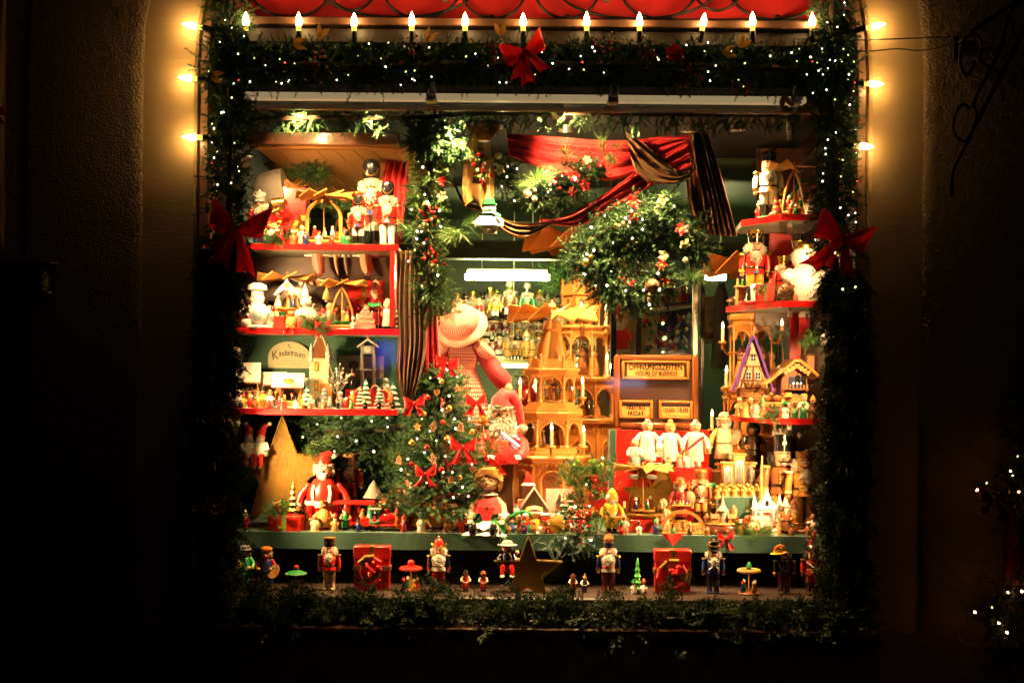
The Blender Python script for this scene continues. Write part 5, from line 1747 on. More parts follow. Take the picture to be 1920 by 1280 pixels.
for i,(px,py,m_,kd) in enumerate(((571,520,'ginger_light','star'),(564,532,'white','heart'),(584,531,'ginger_light','star'),(579,522,'ginger','heart'),(592,520,'ginger','man'))):
 ginger_ornament(('orange star biscuit hanging over the polar bears','white heart biscuit hanging over the polar bears','right orange star biscuit hanging over the polar bears','brown heart biscuit between the hanging stars','gingerbread man hanging right of the stars')[i],P(px,py,.55),.010,kd,m_)
for i,(px,py) in enumerate(((572,546),(612,552))):
 T = thing('hanging_santa',('little white bell Santa hanging over the polar bears','little red capped bell Santa hanging left of the star pyramid')[i],'ornament',tuple(P(px,py,.52)),s=.034)
 part(T,'bell',G().lathe([(.5,-.6),(.42,-.4),(.32,.2),(.12,.5),(0,.55)],'white' if i == 0 else 'ginger_light',14))
 part(T,'hat',G().lathe([(.2,.45),(.12,.8),(0,1.1)],'white' if i == 0 else 'orange',10))
 part(T,'clapper',G().ball((0,0,-.75),.2,'white',8,6))
for i,(px,w_,m_) in enumerate(((597,50,'pink'),(630,15,'burlap'),(648,16,'bonnet'),(686,48,'burlap'))):
 T = thing('cloth_stocking',('pink printed cloth stocking hanging under the top shelf','narrow cream stocking hanging under the top shelf','pale striped stocking hanging under the top shelf','sacking pouch hanging above the red gift on the middle shelf')[i],'stocking',tuple(P(px,478,.68)))
 k = S(.68)
 part(T,'leg',G().tube([(0,0,.01),(0,0,-.03),(.006,-.01,-.06),(.012,-.02,-.085)],[w_ * k * .5,w_ * k * .48,w_ * k * .42,w_ * k * .2],m_,12,flat=.5))
 part(T,'cuff',G().lathe([(w_ * k * .52,-.008),(w_ * k * .54,0),(w_ * k * .52,.012)],'white',12,sy=.55))
gift('red gift with gold ribbon standing behind on the middle left shelf',at(685,.68,L2),.150,.07,.215,0,'red','gold',front=True,bowsz=.06,seed=4)
F('bishop with a tall mitre and open book behind the tree sign',704,.60,L2,96,body='coat',hatk='mitre',hatm='white',hatt='gold',coat='crimson',arms='front',props=('book','staff'),base='green',name='bishop_figure',cat='figurine')
F('bishop in a white robe at the right end of the middle left shelf',726,.50,L2,60,body='coat',hatk='hood',hatm='ivory',coat='white',sleeve='red',arms='front',props=('staff','basket'),base='green',name='bishop_figure',cat='figurine',belt=None)
T = thing('tree_sign','red tree shaped Christmas sign standing on the middle left shelf','sign',tuple(at(685,.485,L2)))
part(T,'panel',G().prism([(-.040,.0),(.040,.0),(.040,.018),(.033,.022),(.036,.034),(.041,.040),(.026,.052),(.029,.06),(.012,.082),(.0,.108),(-.012,.082),(-.029,.06),(-.026,.052),(-.041,.040),(-.036,.034),(-.033,.022),(-.040,.018)],-.006,.006,'pink'))
text('Merry',.022,'ivory',T,(0,-.0075,.050),shear=.3)
text('Christmas',.018,'ivory',T,(0,-.0075,.031),shear=.3)
g = G()
for x,z in ((.0,.086),(.012,.072),(-.012,.070)):
 g.ball((x,-.007,z),.004,'ivory',6,4)
part(T,'dots',g)
part(T,'stand',G().box((0,.0,-.001 + .004),(.095,.04,.008),'red',ch=.002))
sprig('fir sprig with frosted berries at the front of the middle left shelf',at(592,.455,L2 + .015),.10,12,'fir_lit',12,seed=6,leaf=5,spread=1.7,up=.2)
bow('bright red bow on the edge of the middle left shelf',P(606,612,.44),.062,seed=21,m='red_ribbon')
for i,px in enumerate((533,549)):
 T = thing('cherry_ornament',('left red bead ornament hanging from the middle shelf edge','right red bead ornament hanging from the middle shelf edge')[i],'ornament',tuple(P(px,622 + 2 * i,.437)),s=.011)
 part(T,'bead',G().ball((0,0,-.3),.75,'red_gloss',12,8))
 part(T,'bead',G().ball((0,0,.75),.5,'red_gloss',10,7))
 part(T,'ribbon',G().tube([(-.6,0,2.4),(0,0,1.1),(.6,0,2.4)],.12,'red_ribbon',5))
# lowest shelf: the snowy village
T = thing('shop_plaque','cream arched plaque lettered Kindertraum on the green board','sign',tuple(P(542,690,.80)))
k = S(.80)
W2,H2 = 78 * k,50 * k
po = [(-W2 / 2,0),(W2 / 2,0),(W2 / 2,H2 * .42)] + [(W2 / 2 * math.cos(R(a)),H2 * .42 + H2 * .58 * math.sin(R(a))) for a in range(12,170,12)] + [(-W2 / 2,H2 * .42)]
part(T,'board',G().prism(po,-.006,.006,'pale_cream'))
wd = 'Kindertraum'
xs = [-.40,-.265,-.215,-.135,-.055,.015,.07,.115,.185,.27,.375]
for ch,x in zip(wd,xs):
 a = x / .40
 big = ch == 'K'
 text(ch,W2 * (.30 if big else .20),'print_grey',T,(x * W2 * .86,-.0072,H2 * (.47 + .10 * (1 - a * a)) + (-.001 if big else 0)),(R(90),R(a * 14),0),ext=.0003,shear=.15,off=.0004,sx=.85)
part(T,'emblem',G().tube([(0,-.007,H2 * .68),(.002,-.007,H2 * .76),(-.002,-.007,H2 * .84)],.0007,'print_grey',5).ball((-.002,-.007,H2 * .86),(.0035,.0015,.005),'print_grey',7,5).ball((.005,-.007,H2 * .79),(.005,.0012,.0022),'print_grey',7,5))
for z_,w_ in ((.28,.34),(.165,.62)):
 n = int(w_ * 26)
 g = G()
 for j in range(n):
  if rnd.random() < .85:
   g.box(((j / n - .5) * w_ * W2,-.0068,H2 * z_),(w_ * W2 / n * .7,.001,H2 * rnd.uniform(.012,.03)),'print_pale')
 part(T,'small_print',g)
zv = L3
T = thing('snow_slab','thin layer of artificial snow under the village','snow mat',tuple(at(560,.56,zv)))
part(T,'mat',G().lathe([(0,0),(.30,0),(.31,.002),(.29,.005),(0,.005)],'snow',30,sy=.36))
zv += .005
def stall(label,px,y,w,h,rh,rz,pole='wood_pale',open_=True,figs=3,counter='ginger',roof='wood_brown'):
 T = thing('market_stall',label,'toy stall',tuple(at(px,y,zv)),rz)
 d = w * .7
 part(T,'snow_base',G().box((0,0,.003),(w * 1.15,d * 1.2,.006),'snow',ch=.002))
 for sx in (-1,1):
  for sy in (-1,1):
   part(T,'post',G().box((sx * w * .45,sy * d * .45,h / 2),(.006,.006,h),pole))
 part(T,'counter',G().box((0,-d * .42,h * .18),(w * .92,.02,h * .34),counter,ch=.002))
 part(T,'back',G().box((0,d * .42,h * .5),(w * .9,.006,h),'wood_brown'))
 rf = part(T,'roof',G().band([(-w * .62,h * .98),(-w * .5,h),(0,h + rh),(w * .5,h),(w * .62,h * .98)],[(-w * .62,h * .93),(-w * .5,h * .95),(0,h + rh * .9),(w * .5,h * .95),(w * .62,h * .93)],-d * .62,d * .62,roof,Matrix.Rotation(R(90),4,'Z') @ Matrix.Diagonal((.75,1.25,1,1))))
 part(rf,'snow',G().band([(-w * .64,h * 1.0),(-w * .5,h * 1.06),(0,h + rh * 1.14),(w * .5,h * 1.06),(w * .64,h * 1.0)],[(-w * .63,h * .985),(-w * .5,h * 1.005),(0,h + rh * 1.01),(w * .5,h * 1.005),(w * .63,h * .985)],-d * .64,d * .64,'snow',Matrix.Rotation(R(90),4,'Z') @ Matrix.Diagonal((.75,1.25,1,1))))
 for k in range(figs):
  peg(T,'seller',(k - (figs - 1) / 2) * w * .26,-d * .1,h * .2,h * .55,('red','yellow','black','ginger_light')[k % 4],'skin',('yellow','black','wood')[k % 3])
 return T
stall('snow roofed market stall at the far left of the village',463,.60,.10,.105,.07,10,figs=2)
stall('middle snow roofed market stall of the village',512,.64,.105,.095,.045,-6,figs=2)
stall('front market stall with a round sign and bakers in the village',541,.50,.115,.085,.05,4,figs=4,counter='ginger_light')
q = at(541,.43,zv + .108)
T = thing('round_stall_sign','small oval gold sign on the roof of the front market stall','sign',tuple(q))
part(T,'oval',G().lathe([(0,-.003),(.022,-.003),(.024,0),(.022,.003),(0,.003)],'gold',16,sy=.5,M=Matrix.Rotation(R(75),4,'X')))
T = thing('church_tower','yellow toy church tower with a brown spire in the village','toy church',tuple(at(600,.62,zv)),s=(.86,.9,1))
k = S(.62)
part(T,'wall',G().box((0,0,.105),(42 * k,.085,.21),'pale_cream',ch=.002))
part(T,'nave',G().box((.035,.0,.05),(.06,.10,.10),'ginger_light',ch=.002))
for z_ in (.09,.17):
 wo = part(T,'window',G().box((-.012,-.0435,z_),(.02,.003,.04),'wood_brown'))
 part(wo,'pane',G().box((-.012,-.0455,z_),(.013,.002,.03),'yellow'))
part(T,'door',G().prism([(-.015,0),(.015,0),(.015,.03),(0,.045),(-.015,.03)],-.046,-.043,'wood_dark'))
rf = part(T,'roof',G().lathe([(.072,.205),(.05,.24),(.02,.29),(.008,.32),(0,.36)],'wood_brown',4,ph=.785),sharp=20)
part(rf,'snow',G().lathe([(.014,.29),(.016,.30),(.012,.315),(.014,.322),(.006,.345),(0,.372)],'snow',8))
for a in (45,135,225,315):
 part(rf,'ridge_snow',G().tube([(.074 * math.cos(R(a)),.074 * math.sin(R(a)),.208),(.05 * math.cos(R(a)),.05 * math.sin(R(a)),.243),(.018 * math.cos(R(a)),.018 * math.sin(R(a)),.296)],.004,'snow',6))
 part(rf,'turret',G().lathe([(.012,.19),(.012,.225),(0,.27)],'snow',8,c=(.058 * math.cos(R(a)),.058 * math.sin(R(a)),0)))
T = thing('bare_snow_tree','bare toy tree with snow tipped branches in the village','toy tree',tuple(at(632,.54,zv)))
part(T,'trunk',G().tube([(0,0,0),(.002,0,.06),(0,0,.10)],[.007,.005,.004],'stone_grey',7))
q = random.Random(5)
for k in range(16):
 a,e = q.uniform(0,6.28),q.uniform(.25,1.2)
 L = q.uniform(.05,.085)
 d = Vector((math.cos(a) * math.cos(e),.5 * math.sin(a) * math.cos(e),math.sin(e)))
 z_ = q.uniform(.05,.1)
 p1 = Vector((0,0,z_)) + d * L * .55 + Vector((0,0,.004))
 p2 = Vector((0,0,z_)) + d * L + Vector((0,0,.016))
 b = part(T,'branch',G().tube([(0,0,z_),p1,p2],[.003,.0024,.0018],'stone_grey',5).tube([p1,p1 + Vector((d.z * .02,0,.022))],.0015,'stone_grey',5))
 part(b,'snow',G().ball(tuple(p2),.0042,'snow',6,5).ball(tuple(p1 + Vector((d.z * .02,0,.024))),.0035,'snow',6,5))
for i,(px,y_,h_) in enumerate(((574,.66,66),(607,.50,44),(618,.46,26),(722,.74,66))):
 snow_bush(('tall snowy topiary left of the church tower','snowy topiary in front of the church tower','smallest snowy topiary by the bare tree','tall snowy topiary at the right of the village')[i],at(px,y_,zv),h_ * S(y_))
T = thing('dark_picture_board','dark photograph board standing behind the clock tower','board',tuple(at(668,.79,zv + .14)))
part(T,'board',G().box((.02,0,.03),(.20,.008,.10),'bonnet',ch=.002))
part(T,'dark_patch',G().ball((-.01,-.005,.04),(.022,.003,.02),'wood_dark',10,6))
T = thing('clock_tower','open toy clock tower with a snowy roof at the right of the village','toy tower',tuple(at(690,.70,zv + .08)))
part(T,'red_block',G().box((.01,.0,-.042),(.20,.10,.074),'red',ch=.002))
for sx in (-1,1):
 for sy in (-1,1):
  part(T,'post',G().box((sx * .026,sy * .022,.075),(.009,.009,.155),'stone_grey'))
part(T,'floor',G().box((0,0,.08),(.066,.058,.006),'stone_grey'))
part(T,'belfry',G().box((0,0,.165),(.06,.05,.035),'stone_grey',ch=.002))
c = part(T,'clock_face',G().lathe([(0,-.003),(.014,-.003),(.014,.003),(0,.003)],'white',16,M=Matrix.Translation((0,-.027,.167)) @ Matrix.Rotation(R(90),4,'X')))
part(c,'clock_hand',G().box((0,-.0305,.171),(.0015,.001,.010),'black').box((.003,-.0306,.167),(.007,.001,.0015),'black'))
rf = part(T,'roof',G().band([(-.045,.18),(0,.212),(.045,.18)],[(-.045,.174),(0,.205),(.045,.174)],-.035,.035,'snow'))
part(rf,'spire',G().lathe([(.01,.20),(.01,.225),(.013,.228),(0,.262)],'wood_brown',8).lathe([(.006,.245),(0,.27)],'snow',8))
T = thing('garden_gate','low toy park gate with two pillars enclosing snowy firs','toy gate',tuple(at(697,.46,zv)))
part(T,'snow_base',G().box((0,0,.003),(.175,.07,.006),'snow',ch=.002))
for sx in (-1,1):
 p_ = part(T,'pillar',G().box((sx * .078,-.01,.032),(.016,.016,.052),'ginger_light',ch=.002))
 part(p_,'lamp',G().ball((sx * .078,-.01,.064),.008,'glass_bead',8,6))
 part(T,'rail',G().tube([(sx * .078,-.01,.056),(sx * .06,.0,.075),(sx * .045,.01,.088)],.004,'ginger_light',6))
part(T,'arch_bar',G().tube([(.02 * math.cos(R(a)) + .012,.01,.055 + .04 * math.sin(R(a))) for a in range(0,181,20)],.002,'pink',5))
for i,(px,h_,r_) in enumerate(((675,38,10),(686,52,12),(711,38,11),(717,28,8))):
 tiered_tree(('left snowy fir inside the toy gate','tallest snowy fir inside the toy gate','right snowy fir inside the toy gate','smallest snowy fir by the right gate pillar')[i],at(px,.462 + .008 * (i % 2),zv + .006),h_ * S(.46),r_ * S(.46),'teal',5,'snow')
tiered_tree('frosted fir with coloured dots at the far left of the village',at(441,.50,zv),66 * S(.5),18 * S(.5),'teal',6,'snow')
pp = [(434,.44,40,'pink','red','pink coated villager at the far left of the village'),(446,.43,34,'white','ginger_light','white coated villager at the far left of the village'),
 (470,.44,26,'red','white','small red coated villager by the far left stall'),(484,.43,34,'ginger_light','wood_brown','brown capped villager between the stalls'),
 (493,.50,40,'yellow','black','yellow coated villager beside the middle stall'),(506,.44,36,'pale_blue','ginger','blue coated villager near the front stall'),
 (515,.47,28,'red','black','red coated villager near the front stall'),(570,.46,30,'yellow',None,'yellow coated villager right of the front stall'),(638,.45,34,'stone_grey','white','grey coated couple figure by the bare tree'),
 (662,.64,36,'black','black','dark coated figure left of the clock tower')]
for px,y_,h_,m_,hm,lb in pp:
 toy_person(lb,at(px,y_,zv if y_ < .6 else zv + .08),h_ * S(y_),m_,'skin',hm,'brim' if hm == 'black' else 'cap')
T = thing('stone_well','tiny stone well in front of the church tower','toy well',tuple(at(602,.455,zv)))
part(T,'ring',G().lathe([(.018,0),(.018,.022),(.014,.022),(.014,.004)],'stone_grey',12))
part(T,'crank_post',G().tube([(-.016,0,.02),(-.016,0,.046),(.012,0,.046)],.0018,'stone_grey',5))
# ------------------------------------------------------------------ floor of the display on the left
T = thing('display_table','long green cloth covered display table across the window','table',(CX,.42,TB))
part(T,'top',G().box((0,.62,-.012),(2 * HW - .06,1.24,.022),'wood_brown'))
part(T,'table_cloth',G().grid(lambda u,v: ((u - .5) * (2 * HW - .035),(1.24 - v * 1.24 / .84) if v < .84 else -.009 - .004 * math.sin(u * 47) * (v - .84) * 6,.002 if v < .84 else .002 - (v - .84) / .16 * .068),120,25,'cloth_green'))
for sx in (-1,1):
 part(T,'leg',G().box((sx * 1.15,.38,-(TB - ZL) / 2 - .012),(.04,.7,TB - ZL - .026),'dark_wood'))
part(T,'black_skirt',G().grid(lambda u,v: ((u - .5) * (2 * HW - .04),.22 + .006 * math.sin(u * 90),-.023 - v * (TB - ZL - .025)),120,2,'black_cloth'))
gold_star('huge gold leaf star leaning behind the toys on the left',P(530,889,.62),.25,.05,(R(-8),R(-1),R(14)))
T = None
for i,(px,py,m_,hm,rz) in enumerate(((466,868,'white','red',20),(489,868,'white','red',-10))):
 o = P(px,py - 14,.56)
 t = thing('sitting_santa',('left little Santa sitting on the arm of the big gold star','right little Santa sitting on the arm of the big gold star')[i],'figurine',tuple(o),rz,.125)
 part(t,'body',G().lathe([(0,-.02),(.22,-.02),(.26,.1),(.22,.35),(.1,.5),(0,.52)],m_,14))
 hd = part(t,'head',G().ball((0,0,.62),(.15,.15,.16),'skin',12,8))
 part(hd,'beard',G().fur((0,-.1,.52),(.13,.07,.13),'fur_white',90,.05,.02,.6,i))
 part(hd,'hat',G().tube([(0,0,.72),(.05,0,.85),(.14 * (1 if i else -.6),0,1.0),(.26 * (1 if i else -.4),0,1.05)],[.16,.13,.08,.04],hm,10))
 part(hd,'pompom',G().fur((.28 * (1 if i else -.4),0,1.06),(.06,.06,.06),'fur_white',40,.03,.015))
 for sx in (-1,1):
  lg = part(t,'leg',G().tube([(sx * .1,-.1,.03),(sx * .11,-.26,.02),(sx * .11,-.29,-.22),(sx * .11,-.28,-.34)],[.09,.08,.065,.06],'red' if i else 'ginger_light',8))
  part(lg,'shoe',G().ball((sx * .11,-.33,-.38),(.07,.11,.06),'olive',8,6))
  part(t,'arm',G().tube([(sx * .18,0,.4),(sx * .27,-.12,.25),(sx * .14,-.22,.2)],[.08,.08,.06],m_,8))
F('fat red Santa nutcracker with a white bib in front of the big star',606,.60,TB,142,body='fat',hatk='santa',hatm='red',coat='red',panel='white',arms='out',cuff='white',beard='fur_white',hair='fur_white',base='red',belt='white',name='santa_nutcracker')
F('red coated nutcracker with a long white beard behind the toy train',655,.74,TB + .06,108,hatk='beret',hatm='wood_pale',coat='red_dark',sleeve='red',pants='red_dark',base='black')
T = thing('wooden_block','dark block lifting the bearded nutcracker behind the train','block',tuple(at(668,.78,TB)))
part(T,'block',G().box((0,0,.031),(.20,.16,.056),'wood_dark',ch=.003))
F('gnome in green with a pointed red cap left of the train',648,.50,TB,52,body='coat',hatk='cone',hatm='red',coat='green',sleeve='ginger_light',base='dark_blue',name='gnome',cat='gnome',arms='front')
F('gingerbread sack figure holding sweets beside the gnome',607,.50,TB,58,body='fat',hatk='crowncap',hatm='ginger_light',coat='ginger_light',skin='ginger',hair=None,beard=None,base='red',name='gingerbread_figure',cat='figurine',belt=None,arms='front')
gift('red gift with a green ribbon on the left of the table',at(537,.47,TB),.140,.08,.064,-6,'red','lime')
sprig('fir sprig with berries lying on the red gift at the left',at(520,.47,TB + .07),.10,12,'fir_lit',12,seed=8,leaf=7,spread=1.6,up=.3,berry_r=.006)
tiered_tree('small toy fir in a red pot on the gift at the left',at(549,.46,TB + .066),62 * S(.46),13 * S(.46),'olive',5,'gold',base='red')
F('tiny red and white drummer beside the gift at the left',460,.46,TB,40,body='coat',hatk='cone',hatm='white',coat='crimson',base=None,name='gnome',cat='gnome')
for i,px in enumerate((548,555)):
 toy_person(('tiny toy child under the small potted fir','second tiny toy child under the small potted fir')[i],at(px - 4,.445,TB + .066),.034,('red','pale_blue')[i],'skin',('white','red')[i],'cap')
def wheels(T,xs,y,r,m='black'):
 me = mesh('wheel',G().tube([(r * math.cos(R(a)),0,r * math.sin(R(a))) for a in range(0,360,30)],r * .16,m,6,closed=True).box((0,0,0),(r * 1.9,.002,r * .16),m).box((0,0,0),(r * .16,.002,r * 1.9),m).lathe([(0,-.003),(r * .25,-.003),(r * .25,.003),(0,.003)],m,8,M=Matrix.Rotation(R(90),4,'X')))
 for x in xs:
  for s_ in (-1,1):
   part(T,'wheel',me,(x,s_ * y,r))
T = thing('toy_train_wagon','red toy train wagon with a roof behind the gnome','toy train',tuple(at(664,.56,TB)))
wheels(T,(-.05,.05),.028,.013)
part(T,'chassis',G().box((0,0,.022),(.15,.055,.014),'red',ch=.002))
for sx in (-1,-.3,.3,1):
 part(T,'post',G().box((sx * .068,-.024,.065),(.005,.005,.08),'red'))
 part(T,'post',G().box((sx * .068,.024,.065),(.005,.005,.08),'red'))
part(T,'roof',G().grid(lambda u,v: ((u - .5) * .17,(v - .5) * .075,.108 + .012 * math.cos((v - .5) * math.pi)),2,8,'red').grid(lambda u,v: ((u - .5) * .17,(v - .5) * .075,.104 + .012 * math.cos((v - .5) * math.pi)),2,8,'red'))
part(T,'side_wall',G().box((0,.024,.04),(.14,.004,.03),'red'))
for i in range(2):
 peg(T,'passenger',-.03 + .06 * i,-.005,.03,.055,('green','ginger_light')[i],'skin','red')
T = thing('toy_train_tender','red open goods wagon with a fir and a bear between the train cars','toy train',tuple(at(690,.50,TB)))
wheels(T,(-.022,.022),.026,.012)
part(T,'bin',G().box((0,0,.037),(.075,.052,.036),'red',ch=.002))
tr = part(T,'fir',G().lathe([(.018,.055),(.006,.075),(.016,.073),(.004,.092),(.012,.09),(0,.112)],'green',10),(.008,0,0))
part(tr,'snow',G().lathe([(.017,.058),(.009,.07)],'snow',10).lathe([(.013,.077),(.006,.086)],'snow',10))
peg(T,'bear',-.022,-.01,.052,.045,'ginger_light','ginger_light')
T = thing('toy_locomotive','red and black toy locomotive with a pearl garland on the table','toy train',tuple(at(718,.49,TB)))
wheels(T,(-.04,-.015,.012,.04),.026,.012)
part(T,'chassis',G().box((0,0,.024),(.115,.052,.010),'red',ch=.002))
part(T,'cab',G().box((-.032,0,.058),(.045,.05,.058),'teal',ch=.003))
part(T,'cab_window',G().box((-.032,-.026,.068),(.026,.003,.026),'black'))
part(T,'cab_roof',G().box((-.032,0,.091),(.056,.058,.008),'stone_grey',ch=.003))
b = part(T,'boiler',G().lathe([(0,-.012),(.024,-.012),(.026,0),(.026,.045),(.02,.055),(0,.058)],'red_gloss',16,M=Matrix.Translation((-.004,0,.052)) @ Matrix.Rotation(R(90),4,'Y')))
part(b,'chimney',G().lathe([(.007,0),(.007,.028),(.011,.034),(.011,.04),(0,.04)],'black',10),(.036,0,.074))
part(b,'dome',G().ball((.012,0,.08),(.011,.011,.012),'red_gloss',10,7))
part(T,'pearl_garland',G().tube([(-.052 + .01 * k,-.029,.05 - .012 * math.sin(math.pi * k / 4)) for k in range(5)],.003,'glass_bead',6))
peg(T,'driver',-.032,-.022,.04,.045,'red','skin','white')
F('small toy soldier riding behind the locomotive',744,.48,TB,46,body='coat',hatk='cone',hatm='red',coat='orange',base=None,name='gnome',cat='gnome',beard=None)
T = thing('bird_feeder','dark green toy bird feeder with a pointed roof behind the train','toy bird feeder',tuple(at(700,.68,TB + .07)))
part(T,'roof',G().lathe([(.045,.05),(.03,.075),(.012,.11),(0,.125)],'stone_grey',12))
part(T,'tower',G().lathe([(.026,0),(.026,.05)],'wood_dark',10))
part(T,'brim',G().lathe([(0,-.02),(.05,-.02),(.05,-.012),(.026,0)],'wood_dark',12))
part(T,'pole',G().lathe([(.006,-.07),(.006,-.02)],'wood_dark',6))
T = thing('gingerbread_facade','orange red gingerbread house front with icing behind the locomotive','gingerbread house',tuple(at(738,.60,TB)))
part(T,'front',G().prism([(-.05,0),(.05,0),(.056,.09),(.03,.14),(.0,.165),(-.01,.165),(-.056,.10)],-.01,.01,'orange'))
part(T,'icing',G().tube([(-.05,-.012,.09),(-.02,-.012,.12),(.02,-.012,.10),(.05,-.012,.115)],.006,'ivory',6))
for i in range(5):
 part(T,'biscuit',G().lathe([(0,-.003),(.009,-.003),(.009,.003),(0,.003)],'ginger_light',8,M=Matrix.Translation((-.035 + .017 * i,-.013,.04 + .025 * (i % 2))) @ Matrix.Rotation(R(90),4,'X')))
F('tall gingerbread nutcracker with a brown dome hat left of the tree',770,.56,TB,128,hatk='bearskin',hatm='cocoa',hatt='ivory',coat='ginger_light',skin='ginger',trim='ivory',pants='ginger',boot='ginger',beard='fur_white',hair=None,base='crimson',name='gingerbread_nutcracker',mous=None)
F('gingerbread man smoker with a white fur collar on a plate',819,.50,TB,100,body='fat',hatk='cone',hatm='ginger',coat='ginger_light',skin='ginger_light',hair=None,beard=None,base='white',name='gingerbread_man',cat='figurine',arms='out',belt='ginger',trim='ivory',cuff='ivory')
F('small gingerbread penguin with a bobble cap',849,.48,TB,52,body='fat',hatk='chef',hatm='ivory',coat='ginger_light',skin='ginger',hair=None,beard=None,base='white',name='gingerbread_penguin',cat='figurine',belt=None,cuff='ivory')
gift('red gift standing behind the gingerbread man',at(792,.60,TB),.08,.06,.085,20,'red','red')
gift('second red gift behind the gingerbread penguin',at(842,.60,TB),.09,.06,.095,-12,'red_dark','red')
# ================================================================== the middle: curtains, swag, tree, dolls, big pyramids
def curtain(label,name,pts_l,pts_r,y,m,folds,amp,nu=60,us=1.0,nv=24,cat='curtain'):
 "a hanging cloth between two edge lines given in photograph pixels (equal count)"
 A = smooth([tuple(P(a,b,y)) for a,b in pts_l],6)
 Bq = smooth([tuple(P(a,b,y)) for a,b in pts_r],6)
 n = len(A)
 o = Vector(A[0])
 T = thing(name,label,cat,tuple(o))
 def f(u,v):
  k = v * (n - 1)
  i = min(int(k),n - 2)
  t = k - i
  a = Vector(A[i]).lerp(Vector(A[i + 1]),t)
  b = Vector(Bq[i]).lerp(Vector(Bq[i + 1]),t)
  p = a.lerp(b,u) - o
  ph = u * folds * 2 * math.pi
  p.y += amp * (math.sin(ph + .6 * math.sin(v * 4)) + .4 * math.sin(ph * 2.3 + 1 + v * 2))
  return p
 drape(T,'cloth',f,nu,nv,m,us)
 return T
curtain('striped green and red curtain hanging left of the big doll','striped_curtain',[(748,470),(744,560),(746,640),(744,700),(752,745)],[(798,470),(800,560),(800,640),(790,700),(775,748)],.50,'curtain',6,.016,72)
curtain('bright red cloth panel between striped curtain and doll','red_curtain',[(800,560),(797,620),(790,702)],[(818,560),(822,620),(828,702)],.56,'red_cloth',3,.012,30)
curtain('red cloth hanging beside the top left shelf','red_curtain',[(722,268),(722,310),(716,345),(725,458)],[(772,262),(768,310),(764,345),(752,458)],.66,'red_cloth',4,.014,40)
curtain('dark red drape behind the left garland','red_curtain',[(740,470),(742,560),(744,620)],[(752,470),(752,560),(752,620)],.60,'red_cloth',2,.01,16)
curtain('striped curtain hanging in the dark at the right of the swag','striped_curtain',[(1293,248),(1298,300),(1312,370),(1322,440)],[(1325,252),(1346,310),(1366,380),(1382,444)],.50,'curtain',6,.018,72)
curtain('second fold of the striped curtain behind the wreath','striped_curtain',[(1286,330),(1292,380),(1306,432)],[(1308,320),(1316,380),(1330,436)],.53,'curtain',3,.014,40)
# the red swag
curtain('bright red cloth swag stretched below the display ceiling','red_cloth_swag',[(950,250),(1040,256),(1120,262),(1180,262),(1240,256),(1292,254)],[(955,292),(1040,325),(1120,338),(1180,330),(1240,300),(1292,268)],.52,'red_cloth',3,.008,40,nv=30,cat='drape')
curtain('red cloth sweeping down from the curtain to the middle of the swag','red_cloth_swag',[(1290,262),(1230,298),(1180,330),(1120,372),(1060,404),(1012,410)],[(1296,312),(1235,340),(1185,372),(1130,402),(1085,425),(1010,418)],.50,'red_cloth',3,.009,40,nv=34,cat='drape')
curtain('striped scarf draped over the red swag','striped_scarf',[(1172,246),(1210,270),(1240,296),(1268,318),(1292,318)],[(1180,282),(1192,320),(1220,342),(1262,345),(1296,332)],.46,'curtain',3,.012,40,nv=30,cat='drape')
curtain('striped scarf looping under the middle of the swag','striped_scarf',[(848,330),(870,372),(910,388),(950,412),(985,418),(1040,418)],[(852,350),(872,388),(908,400),(950,436),(985,446),(1022,428)],.43,'curtain',3,.01,36,nv=30,cat='drape')
# ribbon bundle with the orange cup
T = thing('ribbon_bundle','tan and orange ribbon bundle with fir and berries hanging by the swag','ribbon',tuple(P(905,240,.33)))
o = Vector(T.location)
for nm,m_,lp,rp in (('ribbon_tail','tan_ribbon',[(882,250),(868,310),(866,360),(872,388)],[(898,258),(890,320),(884,350),(886,375)]),
     ('ribbon_tail','tan_ribbon',[(905,268),(912,320),(905,360),(898,385)],[(918,268),(926,320),(926,370),(912,400)]),
     ('ribbon_tail','tan_ribbon',[(870,345),(885,365),(900,385)],[(926,345),(918,372),(908,402)])):
 A = [P(a,b,.32) - o for a,b in lp]
 Bq = [P(a,b,.31) - o for a,b in rp]
 n = len(A)
 def f(u,v):
  k = v * (n - 1)
  i = min(int(k),n - 2)
  return A[i].lerp(A[i + 1],k - i).lerp(Bq[i].lerp(Bq[i + 1],k - i),u) + Vector((0,-.015 * math.sin(math.pi * u),0))
 part(T,nm,G().grid(f,8,14,m_),sharp=80)
cup = part(T,'paper_cup',G().lathe([(.022,-.055),(.05,-.02),(.056,.0),(.054,.0),(.02,-.05)],'orange_ribbon',18),(.005,-.01,.0))
for a in (-150,-30,-90,20,160):
 part(cup,'flap',G().grid(lambda u,v: ((u - .5) * .036 * (1 - .3 * v),-.058 - .02 * v * v,-.015 + v * .035 - .02 * v * v),4,5,'orange_ribbon'),(0,0,0),(0,0,R(a + 90)),sharp=80)
g = G()
for i in range(28):
 g.ball((rnd.gauss(.0,.012),-.035 + rnd.gauss(0,.006),-.16 + rnd.gauss(0,.04)),.008,('red_gloss','lime','red_gloss','petal_cream')[i % 4],7,5)
part(T,'berry_filling',g)
T = thing('hanging_snowman','little wooden snowman with green hat and scarf hanging on a thread','ornament',tuple(P(917,438,.30)),s=68 * S(.3))
part(T,'body',G().lathe([(0,.12),(.24,.12),(.30,.22),(.24,.42),(.12,.55),(0,.58)],'white',14,sy=.8))
